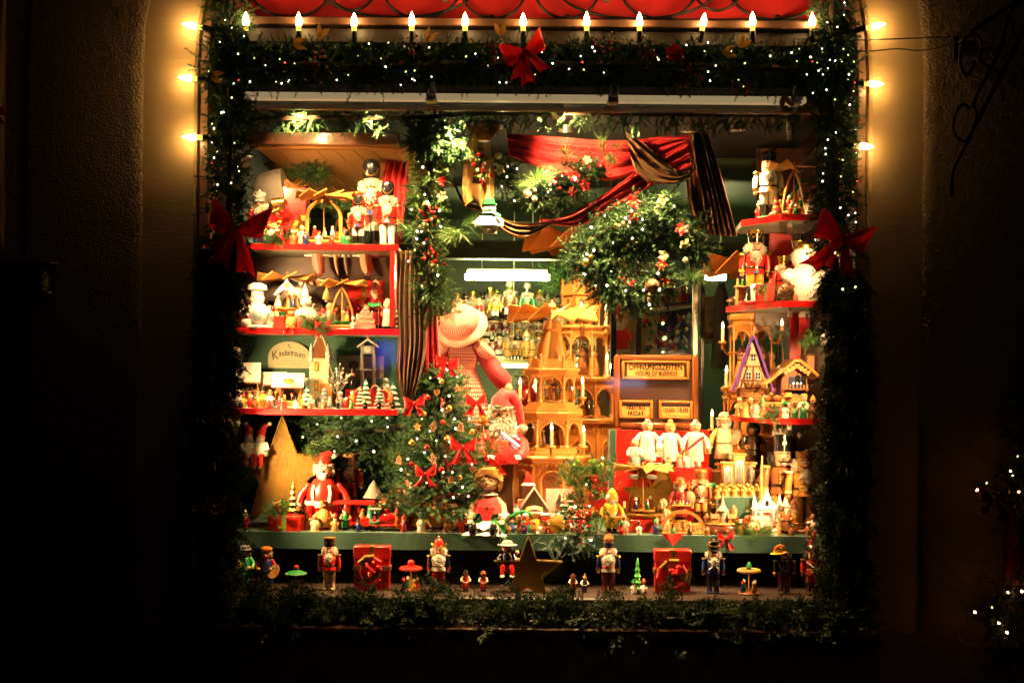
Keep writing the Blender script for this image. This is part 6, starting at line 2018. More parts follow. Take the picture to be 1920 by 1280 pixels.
for sx in (-1,1):
 lg = part(T,'leg',G().lathe([(.09,0),(.1,.06),(.1,.2)],'white',10,c=(sx * .13,0,0)))
 part(T,'arm',G().tube([(sx * .2,0,.45),(sx * .34,-.03,.3),(sx * .33,-.05,.2)],[.07,.075,.07],'white',8))
hd = part(T,'head',G().ball((0,0,.69),.19,'white',14,10))
part(hd,'nose',G().ball((.02,-.19,.68),.03,'pink',7,5))
part(hd,'hat',G().lathe([(.22,.79),(.22,.82),(.16,.84),(.15,.93),(.06,.99),(0,1.0)],'green',14))
part(T,'scarf',G().tube([(.17 * math.cos(R(a)),.15 * math.sin(R(a)),.55) for a in range(0,360,30)],.05,'teal',8,closed=True).tube([(.1,-.12,.54),(.24,-.16,.5),(.3,-.15,.46)],.05,'teal',7))
part(T,'thread',G().tube([(0,0,1.0),(0,0,2.6)],.008,'white',4))
# ------------------------------------------------------------------ the Christmas tree
q0 = at(822,.62,TB)
q0.y = .58
T = thing('christmas_tree','small decorated Christmas tree with bows in the middle of the window','Christmas tree',tuple(q0))
part(T,'trunk',G().lathe([(.015,0),(.012,.3),(.004,.62)],'twig',8))
N = 1200
t = nrg.uniform(0,1,N) ** 1.25
a = nrg.uniform(0,2 * np.pi,N)
zt_ = .06 + t * .60
rad = (.205 * (1 - t) ** .85 + .01) * nrg.uniform(.35,.92,N)
pos = np.stack([np.cos(a) * rad,np.sin(a) * rad * .75,zt_],1)
dr = np.stack([np.cos(a),np.sin(a) * .8 - .2,nrg.uniform(-.35,.5,N)],1)
foliage(T,'needles',FIR,pos,dr,nrg.uniform(.55,.95,N),'fir_tree')
fairy_string('fairy lights on the small Christmas tree',[P(x,y,.42 + .0004 * abs(x - 825)) for x,y in ((838,693),(807,708),(857,706),(823,708),(842,742),(852,785),(880,785),(806,808),(818,826),(829,768),(854,803),(843,828),(782,822),(796,848),(791,785),(835,855),(885,870),(855,905),(848,885),(800,905),(878,930),(850,932),(831,885),(765,860),(770,905),(752,880),(867,913))],.004)
for px,py,s_,sd,lb in ((777,756,.085,31,'red bow at the left of the Christmas tree'),(868,838,.098,33,'red bow above the gingerbread heart low on the tree'),(893,754,.075,35,'red bow beside the Santa at the right of the tree'),
      (797,888,.08,37,'red bow behind the gingerbread man under the tree'),(838,683,.085,38,'large red bow at the top of the Christmas tree')):
 bow(lb,P(px,py,.40),s_,seed=sd)
for px,py,s_,kd,m_,lb in ((819,736,.017,'heart','ginger_light','gingerbread heart at the top left of the tree'),(858,728,.020,'star','ginger_light','golden gingerbread star near the top of the tree'),(868,862,.028,'heart','ginger','large gingerbread heart under the bow low on the tree'),
       (812,800,.022,'man','ginger','gingerbread rider in the middle of the tree'),(783,800,.019,'star','ginger_light','gingerbread star at the left of the tree'),(864,800,.022,'bell','ginger','gingerbread bell at the right of the tree'),
       (812,860,.024,'man','ginger','gingerbread man low in the middle of the tree'),(846,898,.022,'star','ginger','brown gingerbread star beside the doll'),(748,862,.02,'bell','ginger','gingerbread horse shape at the lower left of the tree'),(886,880,.018,'heart','ginger','small brown biscuit beside the head of the doll')):
 ginger_ornament(lb,P(px,py,.405),s_,kd,m_,rz=rnd.uniform(-25,25),ry=rnd.uniform(-12,12))
for i,(px,py,r_,m_,wh) in enumerate(((828,715,5,'gold','near the top of the tree'),(802,745,5,'red_gloss','left of the upper heart'),(842,765,6,'gold','under the golden star'),(795,775,5,'gold','right of the left bow'),(830,792,5,'red_gloss','in the middle of the tree'),
         (772,830,6,'gold','at the left edge of the tree'),(800,838,5,'red_gloss','above the lowest bow'),(838,822,6,'gold','left of the large bow'),(885,810,5,'gold','at the right edge of the tree'),(828,880,6,'red_gloss','low on the tree'),(862,895,5,'gold','beside the hair of the doll'),(772,870,5,'red_gloss','at the lower left of the tree'))):
 bauble(('gold' if m_ == 'gold' else 'red') + ' bauble ' + wh,P(px,py,.43),r_ * S(.43),m_)
# ------------------------------------------------------------------ big doll in gingham, seen from behind
qd = P(866,770,.86)
k = S(.86)
T = thing('gingham_doll','large doll in a red gingham dress and bonnet facing away','doll',tuple(qd))
prof = [(.0,-.06),(.115,-.06),(.118,.0),(.105,.06),(.086,.12),(.066,.165),(.060,.18),(.070,.215),(.080,.26),(.072,.285),(.03,.30),(0,.30)]
def lath_uv(prof,n,m,us,vs,wob=0.0,sy=.8):
 g = G()
 zz = [0]
 for (r1,z1),(r2,z2) in zip(prof,prof[1:]):
  zz.append(zz[-1] + math.hypot(r2 - r1,z2 - z1))
 def f(u,v):
  i = v * (len(prof) - 1)
  j = min(int(i),len(prof) - 2)
  tt = i - j
  r = prof[j][0] * (1 - tt) + prof[j + 1][0] * tt
  z = prof[j][1] * (1 - tt) + prof[j + 1][1] * tt
  a_ = 2 * math.pi * u
  r *= 1 + wob * math.sin(a_ * 9) * max(0,1 - v * 1.6)
  return (r * math.cos(a_),r * sy * math.sin(a_),z)
 return g.grid(f,n,(len(prof) - 1) * 3,m,us=us,vs=vs)
dress = part(T,'dress',lath_uv(prof,60,'gingham',2.2,1.3,.06),sharp=85)
part(dress,'collar',G().tube([(.055 * math.cos(R(a_)),.045 * math.sin(R(a_)),.297) for a_ in range(0,360,30)],.012,'red_cloth',7,closed=True))
for sx in (-1,1):
 s_ = part(T,'sleeve',G().tube([(sx * .07,0,.275),(sx * .115,-.005,.22),(sx * .15,-.02,.165),(sx * .185,-.05,.125),(sx * .195,-.06,.11)],[.03,.04,.042,.040,.025],'crimson_cloth',14) if sx > 0 else G().tube([(sx * .07,0,.275),(sx * .10,-.02,.2),(sx * .11,-.06,.14)],[.035,.045,.03],'crimson_cloth',14))
 h0 = Vector((.2,-.065,.10)) if sx > 0 else Vector((-.11,-.07,.13))
 part(s_,'hand',G().ball(tuple(h0),(.022,.02,.028),'doll_skin',10,7).tube([h0,h0 + Vector((.012,-.02,-.035))],[.008,.005],'doll_skin',6).tube([h0 + Vector((.01,0,0)),h0 + Vector((.026,-.015,-.03))],[.008,.005],'doll_skin',6).tube([h0 + Vector((-.01,-.01,0)),h0 + Vector((-.004,-.026,-.032))],[.008,.005],'doll_skin',6))
 part(T,'sleeve_frill',lath_uv([(.035,-.01),(.06,0),(.066,.03),(.03,.05)],24,'gingham',1.2,.4,.1,1.0),(sx * .082,0,.25),(0,R(sx * 42),0),sharp=85)
hd = part(T,'head',G().ball((-.01,0,.385),(.075,.075,.085),'doll_skin',14,10))
part(hd,'hair',G().fur((-.01,.0,.375),(.08,.08,.085),'hair_blond',160,.03,.008,.6,9))
part(hd,'bonnet',lath_uv([(.0,.078),(.04,.074),(.070,.060),(.086,.036),(.088,.018),(.080,.004)],60,'gingham',1.9,.7,.05,.95),(-.005,-.05,.375),(R(48),R(-22),0),sharp=85)
part(hd,'bonnet_brim',lath_uv([(.078,.006),(.096,.000),(.110,-.010),(.115,-.020),(.109,-.019),(.096,-.008),(.078,-.002)],60,'pink_pale',1,1,.05,.95),(-.005,-.05,.375),(R(48),R(-22),0),sharp=85)
# red post that carries the doll
T = thing('doll_stand','red covered stand under the gingham doll behind the tree','stand',tuple(at(866,.88,TB)))
part(T,'column',G().box((0,0,.225),(.16,.14,.45),'red_dark',ch=.004))
# ------------------------------------------------------------------ sitting doll
qd = at(915,.475,TB)
T = thing('sitting_doll','blond doll in red shawl and green dress sitting on the table edge','doll',tuple(qd),-6,.305)
# one body: head, neck, torso, arms and legs
b = G()
b.lathe([(0,.0),(.16,.02),(.17,.12),(.13,.28),(.12,.4),(.11,.47),(.045,.52),(.04,.56)],'doll_skin',14)
for sx in (-1,1):
 b.tube([(sx * .09,0,.46),(sx * .20,-.02,.36),(sx * .235,-.10,.25),(sx * .22,-.20,.19)],[.05,.05,.042,.034],'doll_skin',10)
 h0 = Vector((sx * .215,-.235,.17))
 b.ball(tuple(h0),(.035,.045,.028),'doll_skin',9,6)
 for j in range(4):
  e = h0 + Vector((-.025 + .017 * j,-.07 - .01 * (j in (1,2)),-.02))
  b.tube([h0 + Vector((-.022 + .015 * j,-.03,0)),(h0 + e) / 2 + Vector((0,-.02,.004)),e],[.011,.010,.007],'doll_skin',6)
 b.tube([h0 + Vector((-sx * .025,-.01,.01)),h0 + Vector((-sx * .05,-.045,.005))],[.012,.008],'doll_skin',6)
 b.tube([(sx * .08,-.08,.07),(sx * .12,-.28,.08),(sx * .13,-.46,.06)],[.075,.062,.045],'doll_skin',10)
body = part(T,'body',b)
hd = part(T,'head',G().ball((0,0,.70),(.135,.13,.155),'doll_skin',20,14).ball((0,-.085,.655),(.09,.06,.07),'doll_skin',14,9))
part(hd,'nose',G().ball((0,-.142,.68),(.018,.018,.018),'doll_skin',8,6))
part(hd,'mouth',G().ball((0,-.138,.632),(.03,.010,.011),'pink',9,5))
for sx in (-1,1):
 e = part(hd,'eye',G().ball((sx * .052,-.118,.712),(.021,.012,.017),'white',10,7))
 part(e,'iris',G().ball((sx * .052,-.127,.712),(.013,.006,.014),'wood_dark',8,6))
 part(hd,'cheek',G().ball((sx * .07,-.098,.66),(.03,.02,.026),'doll_skin',8,6))
 part(hd,'ear',G().ball((sx * .135,.01,.69),(.015,.025,.032),'doll_skin',8,6))
hg = G().fur((0,.03,.755),(.148,.135,.125),'hair_blond',420,.075,.012,1.1,12)
for j in range(26):
 a_ = R(-75 + 6 * j)
 x0 = .13 * math.sin(a_)
 hg.tube([(x0 * .3,-.02,.875),(x0 * .8,-.10 * math.cos(a_) - .03,.845),(x0 * 1.1,-.125 * math.cos(a_) - .008,.785 - .05 * abs(math.sin(a_)))],[.016,.018,.006],'hair_blond',6)
for sx in (-1,1):
 for j in range(7):
  x0 = sx * (.135 + .012 * (j % 3))
  hg.tube([(x0,.03 - .02 * j / 3,.78),(x0 * 1.12,-.02,.70),(x0 * 1.05 + .01 * math.sin(j),-.04 + .015 * j,.61 - .01 * j)],[.02,.026,.010],'hair_blond',6)
part(hd,'hair',hg)
part(T,'dress',G().lathe([(.22,-.0),(.30,.02),(.27,.10),(.16,.22),(.135,.30),(.14,.42),(.10,.48)],'green',20,sy=.95).grid(lambda u,v: ((u - .5) * .52 * (.7 + .5 * v),-.10 - .36 * v,.17 - .10 * v - .03 * abs(math.sin(u * 12)) * v - .10 * (2 * u - 1) ** 2),30,8,'green'),sharp=80)
part(T,'apron',G().grid(lambda u,v: ((u - .5) * .30 * (.7 + .5 * v),-.13 - .34 * v,.19 - .09 * v - .02 * math.sin(u * 16) * v - .05 * (2 * u - 1) ** 2),24,8,'white'),sharp=80)
part(T,'petticoat',G().grid(lambda u,v: ((u - .5) * .62,-.40 - .10 * v + .02 * math.sin(u * 20),.10 - .085 * v - .10 * (2 * u - 1) ** 2 * (1 - v)),34,4,'white'),sharp=80)
part(T,'shawl',G().lathe([(.215,.27),(.20,.31),(.165,.42),(.115,.50),(.07,.525)],'red_cloth',20,sy=.9).prism([(-.12,.36),(.12,.36),(.03,.14),(-.03,.14)],-.195,-.17,'red_cloth'))
part(T,'collar',G().lathe([(.06,.56),(.11,.525),(.135,.515),(.13,.505),(.07,.53)],'white',18))
for sx in (-1,1):
 part(T,'lace_cuff',G().fur((sx * .225,-.12,.235),(.065,.06,.055),'white',90,.03,.014,.2,3))
 lg = part(T,'stocking',G().tube([(sx * .125,-.34,.08),(sx * .13,-.47,.06)],[.062,.056],'white',10))
 part(lg,'shoe',G().ball((sx * .135,-.53,.095),(.062,.058,.098),'black',12,9))
part(T,'brooch',G().prism(star_poly(.035,.02,5),-.2,-.196,'gold'),(0,0,.34))
# ------------------------------------------------------------------ Santa doll with the toy plane
qd = P(940,868,.66)
T = thing('santa_doll','Santa doll with white beard, glasses and long red cap behind the tree','Santa doll',tuple(qd),8,.30)
b = G().lathe([(0,0),(.24,0),(.27,.1),(.25,.3),(.17,.46),(.08,.52),(0,.52)],'red_cloth',20,sy=.85)
for sx in (-1,1):
 b.tube([(sx * .17,0,.42),(sx * .29,-.05,.28),(sx * .30,-.15,.16),(sx * .22,-.24,.10)],[.085,.09,.075,.06],'red_cloth',12)
part(T,'body',b)
for sx in (-1,1):
 h0 = Vector((sx * .19,-.29,.10))
 g = G().ball(tuple(h0),(.05,.055,.04),'white',9,6)
 for j in range(4):
  g.tube([h0 + Vector((-.03 + .02 * j,-.03,0)),h0 + Vector((-.03 + .02 * j,-.085,-.025))],[.014,.009],'white',6)
 g.tube([h0,h0 + Vector((-sx * .06,-.03,.02))],[.016,.01],'white',6)
 part(T,'glove',g)
hd = part(T,'head',G().ball((0,0,.66),(.16,.15,.17),'doll_skin',18,12))
part(hd,'nose',G().ball((0,-.16,.655),(.026,.028,.024),'pink',9,6))
part(hd,'mouth',G().ball((0,-.155,.60),(.03,.012,.012),'pink',8,5))
for sx in (-1,1):
 part(hd,'eye',G().ball((sx * .058,-.138,.69),(.017,.010,.015),'wood_dark',8,6))
 part(hd,'spectacle_ring',G().tube([(sx * .06 + .042 * math.cos(R(a_)),-.155,.688 + .036 * math.sin(R(a_))) for a_ in range(0,360,24)],.004,'gold',5,closed=True))
 part(hd,'moustache',G().fur((sx * .045,-.165,.625),(.055,.02,.022),'fur_white',50,.03,.008,.6,2))
 part(hd,'hair',G().fur((sx * .15,-.01,.64),(.06,.08,.13),'fur_white',160,.05,.01,.6,5))
part(hd,'beard',G().fur((0,-.13,.48),(.15,.06,.16),'fur_white',420,.09,.012,1.0,6))
hb = part(hd,'cap_band',G().fur((0,-.01,.79),(.175,.165,.05),'fur_white',240,.03,.010,.1,7))
part(hd,'cap',G().tube([(0,0,.80),(.0,0,.88),(.05,0,.955),(.14,-.01,.95),(.21,-.02,.84),(.25,-.03,.68),(.275,-.04,.55)],[.165,.15,.12,.095,.075,.06,.045],'red_cloth',14))
part(hd,'pompom',G().fur((.285,-.05,.50),(.058,.058,.058),'fur_white',120,.025,.010,0,8))
part(hb,'holly',G().ball((-.06,-.17,.80),(.035,.012,.018),'green',8,5).ball((-.10,-.16,.805),(.035,.012,.018),'green',8,5).ball((-.08,-.18,.80),.012,'red_gloss',7,5))
T = thing('santa_stand','dark stand under the Santa doll behind the tree','stand',tuple(at(940,.69,TB)))
part(T,'column',G().box((0,0,P(940,868,.66).z / 2 - TB / 2),(.10,.10,P(940,868,.66).z - TB),'wood_dark',ch=.004))
T = thing('toy_plane','blue and red wooden toy plane in front of the Santa','toy plane',tuple(P(958,826,.52)),rot=(R(15),R(35),R(-25)),s=.075)
part(T,'fuselage',G().tube([(0,-.55,0),(0,-.3,0),(0,.2,0),(0,.6,.05)],[.08,.13,.12,.05],'red',10))
part(T,'wing',G().box((0,-.12,.12),(1.3,.26,.045),'sky_blue',ch=.02))
part(T,'wing',G().box((0,-.12,-.14),(1.1,.24,.045),'sky_blue',ch=.02))
part(T,'tail_plane',G().box((0,.52,.07),(.5,.16,.04),'sky_blue',ch=.015))
part(T,'propeller',G().box((0,-.6,0),(.5,.02,.07),'yellow',ch=.01))
T = thing('toy_bird','yellow and red wooden hobby horse head hanging left of the Santa','ornament',tuple(P(906,785,.50)),s=.07)
part(T,'head',G().ball((0,0,0),(.28,.16,.38),'orange',10,8).ball((-.18,-.04,-.15),(.2,.12,.13),'orange',9,6))
part(T,'mane',G().fur((.1,.02,.15),(.14,.1,.3),'fur_white',60,.1,.03))
part(T,'stick',G().tube([(0,0,-.3),(.05,0,-1.1)],.05,'wood_pale',6))
bauble('red apple bauble hanging below the hobby horse',P(910,823,.48),.012,'red_gloss')
sprig('pine sprig with a red ribbon in front of the Santa',P(915,845,.47),.08,8,'fir_lit',0,seed=50,cat='pine sprig',name='pine_sprig')
bow('red bow with a long tail above the sitting doll',P(933,868,.50),.07,seed=41)
F('doll in a green felt hat behind the front pyramid',985,1.15,P(985,800,1.15).z,110,body='fat',hatk='bowler',hatm='olive',coat='crimson',hair='fur_white',beard=None,base=None,name='felt_hat_doll',cat='doll',belt=None)
T = thing('doll_stand','dark stand under the green felt hat doll','stand',tuple(at(985,1.15,ZL)))
part(T,'column',G().box((0,0,(P(985,800,1.15).z - ZL) / 2),(.12,.12,P(985,800,1.15).z - ZL - .002),'wood_dark',ch=.004))
# ------------------------------------------------------------------ big wooden pyramids
def big_pyramid(label,px,y,zbase,spec,n=8,m='wood',ph=None,neck=None,br=.2,bz=None,nb=12,candles=(),figm=('wood_pale','ginger_light','wood_brown'),rz=0,bm=None,dent=True):
 "spec: list of (kind, py_bottom, py_top, half width px) read from the photograph"
 c = at(px,y,zbase)
 T = thing('wooden_pyramid',label,'candle pyramid',tuple(c),rz)
 k = S(y)
 zz = lambda py: P(px,py,y).z - zbase
 ph = (0 if n == 6 else math.pi / n) if ph is None else ph
 for s_ in spec:
  kd,pb,pt,hw = s_[:4]
  mm = s_[4] if len(s_) > 4 else m
  z0,z1,r = zz(pb),zz(pt),hw * k / math.cos(math.pi / n) if n > 6 else hw * k
  if kd == 'arc':
   tier_arcade(T,n,r,z0,z1,mm,ph)
   part(T,'turntable',G().lathe([(0,z0 + .004),(r * .72,z0 + .004),(r * .72,z0 + .010),(0,z0 + .010)],mm,20))
   part(T,'spindle',G().tube([(0,0,z0),(0,0,z1)],.006,mm,8))
   for j in range(7):
    a_ = 2 * math.pi * j / 7 + .3
    peg(T,'carved_figure',math.cos(a_) * r * .55,math.sin(a_) * r * .55,z0 + .010,(z1 - z0) * .62,figm[j % len(figm)],'skin',(None,'wood_brown')[j % 2])
  elif kd == 'plate':
   plate(T,'floor_plate',n,r,z0,z1 - z0,mm,ph,dent)
  elif kd == 'drum':
   part(T,'drum',G().lathe([(0,z0),(r,z0),(r * .97,z0 + .004),(r * .97,z1),(0,z1)],mm,n,ph=ph),sharp=20)
   ap = r * .97 * math.cos(math.pi / n)
   side_ = 2 * r * .97 * math.sin(math.pi / n)
   hh = z1 - z0
   me = mesh('blind_arch',G().tube([(x,-.002,z) for x,z in arch_line(side_ * .6,hh * .82)],side_ * .05,mm,6))
   med = mesh('niche',G().prism(arch_line(side_ * .48,hh * .72),-.002,.002,'wood_brown'))
   for j in range(n):
    a_ = ph + 2 * math.pi * (j + .5) / n
    loc = (math.cos(a_) * ap,math.sin(a_) * ap,z0 + .003)
    p_ = part(T,'blind_arch',me,loc,(0,0,a_ + math.pi / 2))
    part(p_,'niche',med)
    part(T,'pilaster',G().box((0,0,hh / 2),(.016,.016,hh),mm,ch=.003),(math.cos(ph + 2 * math.pi * j / n) * r * .97,math.sin(ph + 2 * math.pi * j / n) * r * .97,z0),(0,0,ph + 2 * math.pi * j / n))
  elif kd == 'step':
   part(T,'step',G().lathe([(0,z0),(r,z0),(r,(z0 + z1) / 2),(r * .93,(z0 + z1) / 2 + .0005),(r * .93,z1),(0,z1)],mm,n,ph=ph),sharp=20)
  elif kd == 'crest':
   side_ = 2 * r * math.sin(math.pi / n)
   me = mesh('crest_lobe',G().prism([(-side_ * .4 * math.cos(R(a_)),(z1 - z0) * .7 * math.sin(R(a_))) for a_ in range(0,181,18)],-.004,.004,mm))
   for j in range(n):
    a_ = ph + 2 * math.pi * (j + .5) / n
    part(T,'crest_lobe',me,(math.cos(a_) * r * .9 * math.cos(math.pi / n),math.sin(a_) * r * .9 * math.cos(math.pi / n),z0),(0,0,a_ + math.pi / 2))
    a_ = ph + 2 * math.pi * j / n
    part(T,'pinnacle',G().lathe([(.012,0),(.012,.01),(.008,.012),(.006,(z1 - z0) * .8),(.009,(z1 - z0) * .85),(0,(z1 - z0) * 1.05)],mm,8),(math.cos(a_) * r * .9,math.sin(a_) * r * .9,z0))
  elif kd == 'lathe':
   part(T,'onion_dome',G().lathe([(a_ * k,zz(b_)) for a_,b_ in s_[4]],s_[5] if len(s_) > 5 else m,28))
  elif kd == 'tower':
   part(T,'tower',G().lathe([(0,z0),(r,z0),(r * .94,z0 + .006),(r * .94,z1 - .012),(r * 1.05,z1 - .006),(r * 1.05,z1),(0,z1)],mm,n,ph=ph),sharp=20)
   ap = r * .94 * math.cos(math.pi / n)
   hh = z1 - z0
   for j in range(n):
    a_ = ph + 2 * math.pi * (j + .5) / n
    part(T,'window_niche',G().prism(arch_line(hh * .26,hh * .5),-.002,.002,'wood_brown'),(math.cos(a_) * ap,math.sin(a_) * ap,z0 + hh * .2),(0,0,a_ + math.pi / 2))
    g_ = G()
    for q_ in range(6):
     g_.box((0,0,hh * (.1 + .14 * q_)),(.018,.018,hh * .07),mm,ch=.002)
    part(T,'quoins',g_,(math.cos(ph + 2 * math.pi * j / n) * r * .93,math.sin(ph + 2 * math.pi * j / n) * r * .93,z0),(0,0,ph + 2 * math.pi * j / n))
 if bz is not None:
  blades(T,nb,br * k,zz(bz),bm or m,tilt=40,w=.29,th=.003)
  part(T,'finial',G().lathe([(.006,0),(.006,.012),(.017,.03),(.014,.042),(.004,.052),(0,.065)],m,12),(0,0,zz(bz)))
  part(T,'blade_shaft',G().tube([(0,0,zz(bz) - .05),(0,0,zz(bz))],.006,m,8))
 for cx_,cyp,dy_,h_ in candles:
  q_ = P(cx_,cyp,y + dy_) - c
  d_ = Vector((q_.x,q_.y,0))
  candle(T,q_.x,q_.y,q_.z,h_ * k,m)
  rr = max(.0,d_.length - .09)
  dn = d_.normalized() if d_.length > 0 else Vector((0,-1,0))
  part(T,'candle_arm',G().tube([dn * rr + Vector((0,0,q_.z - .045)),dn * (rr + .06) + Vector((0,0,q_.z - .05)),Vector((q_.x,q_.y,q_.z - .02))],.006,m,7))
 return T
ZP = TB + .004
big_pyramid('large pale wooden pyramid with three floors in the middle of the window',1032,.98,ZP,[
 ('step',962,950,90),('drum',950,866,70),('plate',866,852,76),('step',852,838,64),('arc',838,786,55),('plate',786,770,58),('step',770,762,58),('step',762,754,47),
 ('arc',754,702,42),('plate',702,690,52),('crest',690,664,46),
 ('lathe',0,0,0,[(0,690),(27,690),(29,676),(27,655),(20,630),(15,622),(18,617),(14,604),(7,598),(0,596)])],
 bz=588,br=84,nb=12,candles=((975,748,-.02,26),(1092,746,-.02,26),(1034,838,-.17,30),(967,812,-.05,5),(1074,748,.02,16),(1094,838,-.06,26)),bm='wood_pale',n=6)
big_pyramid('tall orange wooden castle pyramid behind the large pale one',1085,1.42,ZP,[
 ('step',950,925,90,'wood_orange'),('drum',925,800,74,'wood_orange'),('plate',800,782,78,'wood_orange'),('arc',782,722,62,'wood_orange'),('plate',722,706,66,'wood_orange'),('arc',706,622,48),('plate',622,612,54),
 ('arc',612,580,34),('tower',580,552,36),('crest',552,525,38),('lathe',0,0,0,[(0,552),(31,552),(27,535),(18,520),(12,500),(10,480),(6,470),(0,468)],'wood_orange')],
 bz=452,br=108,nb=12,candles=((1136,612,-.1,28),(1138,706,-.1,30),(1090,600,-.2,20),(1060,700,-.2,18)),bm='wood_orange',m='wood')
# red platform boxes
T = thing('red_platform','red covered platform box behind the doctors with a green side','platform',tuple(at(1240,.86,TB)))
hz_ = P(1240,876,.80).z - TB
part(T,'box',G().box((0,0,hz_ / 2),(.42,.13,hz_),'red',ch=.003))
T = thing('red_backdrop_box','tall red box with a green edge behind the doctors','platform',tuple(at(1238,1.02,TB)))
hz2 = P(1238,806,.96).z - TB
part(T,'box',G().box((0,0,hz2 / 2),(.42,.12,hz2),'red',ch=.003))
part(T,'side',G().box((-.222,0,hz2 / 2),(.03,.13,hz2),'cloth_green',ch=.003))
T = thing('red_platform','red platform under the castle pyramid beside the sprig','platform',tuple(at(1115,1.10,TB)))
part(T,'box',G().box((0,0,.12),(.18,.14,.24),'red',ch=.003))
# opening hours board
T = thing('opening_hours_board','brown wooden board with the opening hours in two languages','sign',tuple(P(1229,803,.97)),rot=(R(-4),0,R(-3)))
k = S(.97)
W3,H3 = 158 * k,138 * k
part(T,'back_panel',G().box((0,0,H3 / 2),(W3 * .94,.014,H3 * .94),'sign_back'))
fw = .028
for nm,c_,d_ in (('frame_side',(-W3 / 2 + fw / 2,-.004,H3 / 2),(fw,.034,H3)),('frame_side',(W3 / 2 - fw / 2,-.004,H3 / 2),(fw,.034,H3)),
    ('frame_rail',(0,-.004,H3 - fw / 2),(W3 - 2 * fw,.033,fw)),('frame_rail',(0,-.004,fw / 2),(W3 - 2 * fw,.033,fw))):
 part(T,nm,G().box(c_,d_,'sign_wood',ch=.008))
def plaque(cx_,cz_,w_,h_,lines,half=False):
 p_ = part(T,'plaque',G().box((cx_,-.010,cz_),(w_ * .9,.008,h_ * .8),'sign_back'))
 part(p_,'card',G().box((cx_,-.0125,cz_ - (h_ * .08 if half else 0)),(w_ * .84,.006,h_ * (.5 if half else .66)),'wood_pale'))
 b_ = .012
 for c_,d_ in (((cx_ - w_ / 2 + b_ / 2,-.014,cz_),(b_,.02,h_)),((cx_ + w_ / 2 - b_ / 2,-.014,cz_),(b_,.02,h_)),((cx_,-.014,cz_ + h_ / 2 - b_ / 2),(w_ - 2 * b_,.019,b_)),((cx_,-.014,cz_ - h_ / 2 + b_ / 2),(w_ - 2 * b_,.019,b_))):
  part(p_,'plaque_frame',G().box(c_,d_,'sign_wood_light',ch=.004))
 for s_,sz,x_,z_,sx_,of in lines:
  text(s_,sz,'black',T,(cx_ + x_,-.0165,cz_ + z_),ext=.0006,off=of,sx=sx_)
plaque(-.002,H3 * .79,W3 * .80,H3 * .26,(('ÖFFNUNGSZEITEN',.037,0,.013,.76,.0004),('HOURS OF BUSINESS',.027,.004,-.015,.74,.0002)))
plaque(-W3 * .235,H3 * .255,W3 * .40,H3 * .25,(('FREITAG',.027,0,.006,.8,.0003),('FRIDAY',.027,0,-.020,.8,.0003)),True)
plaque(W3 * .235,H3 * .255,W3 * .40,H3 * .25,(('10.00-',.028,-.029,-.003,.8,.0004),('18.00',.028,.030,-.002,.8,.0004)),True)
# doctors
zr = TB + hz_
F('seated nurse in a grey apron left of the three doctors',1190,.80,zr - .02,62,body='coat',hatk='nurse',hatm='white',coat='pale_blue',sleeve='white',arms='front',hair=None,beard=None,base=None,name='nurse_figure',cat='figurine',belt=None,cuff='white')
F('left doctor with a head mirror and a white case',1213,.84,zr,90,body='coat',hatk='mirror',coat='white',pants='white',arms='out',hair=None,beard=None,base=None,props=('bag',),boot='pink',name='doctor_figure',cat='figurine',belt=None,cuff='white',trim='black')
F('middle doctor with a hair bun and a first aid case',1256,.84,zr,90,body='coat',hatk='bun',hatm='ginger_light',coat='white',arms='out',hair=None,beard=None,base=None,props=('bag',),boot='pale_blue',name='doctor_figure',cat='figurine',belt=None,cuff='white',trim='black')
F('right doctor with a head mirror and a red syringe',1303,.84,zr,90,body='coat',hatk='mirror',coat='white',arms='out',hair=None,beard=None,base=None,props=('syringe',),boot='white',name='doctor_figure',cat='figurine',belt=None,cuff='white')
for i,(px,m_,hm) in enumerate(((1254,'ginger_light','ginger'),(1275,'pink','yellow'),(1288,'pale_blue','ginger'))):
 toy_person(('tiny seated patient in front of the middle doctor','tiny child figure in pink on the red platform','tiny child figure in blue on the red platform')[i],at(px,.80,zr),(22,26,34)[i] * S(.8),m_,'skin',hm,'cap')
T = thing('treatment_table','tiny grey treatment table on the red platform','toy table',tuple(at(1235,.79,zr)))
part(T,'top',G().box((0,0,.016),(.10,.04,.006),'pale_blue',ch=.001))
for sx in (-1,1):
 part(T,'leg',G().box((sx * .042,0,.0065),(.006,.03,.013),'stone_grey'))
# things on the table in the middle and to the right
gold_star('gold wooden star behind the yellow arch pyramid',P(1243,940,.72),.185,.05,(R(-6),0,R(-4)),'gold_leaf')
gift('red box under the yellow arch pyramid',at(1198,.55,TB),.16,.12,.055,12,'red','red')
arch_pyramid('yellow arch pyramid with children turning on a red box',at(1205,.55,TB + .056),.125,.195,.125,0,m='gold_leaf',kind='gothic',figs=(('dark_blue','white'),('green',None),('red','white'),('ginger_light','ginger')),nb=8,rb='wood_pale')
T = thing('leaf_crest','round gold disc with two grey leaves on the yellow arch pyramid','ornament',tuple(at(1205,.52,TB + .056 + .19)))
part(T,'disc',G().lathe([(0,-.005),(.019,-.005),(.021,0),(.019,.005),(0,.005)],'gold',18,M=Matrix.Rotation(R(90),4,'X')))
for sx in (-1,1):
 part(T,'leaf',G().ball((sx * .036,.004,-.016),(.026,.004,.011),'stone_grey',10,6))
F('yellow coated smoker with a basket of toys',1147,.50,TB,84,body='coat',hatk='hood',hatm='yellow',coat='yellow',arms='out',props=('tray',),base='wood_brown',boot='black',name='toy_seller_smoker',cat='smoker figure')
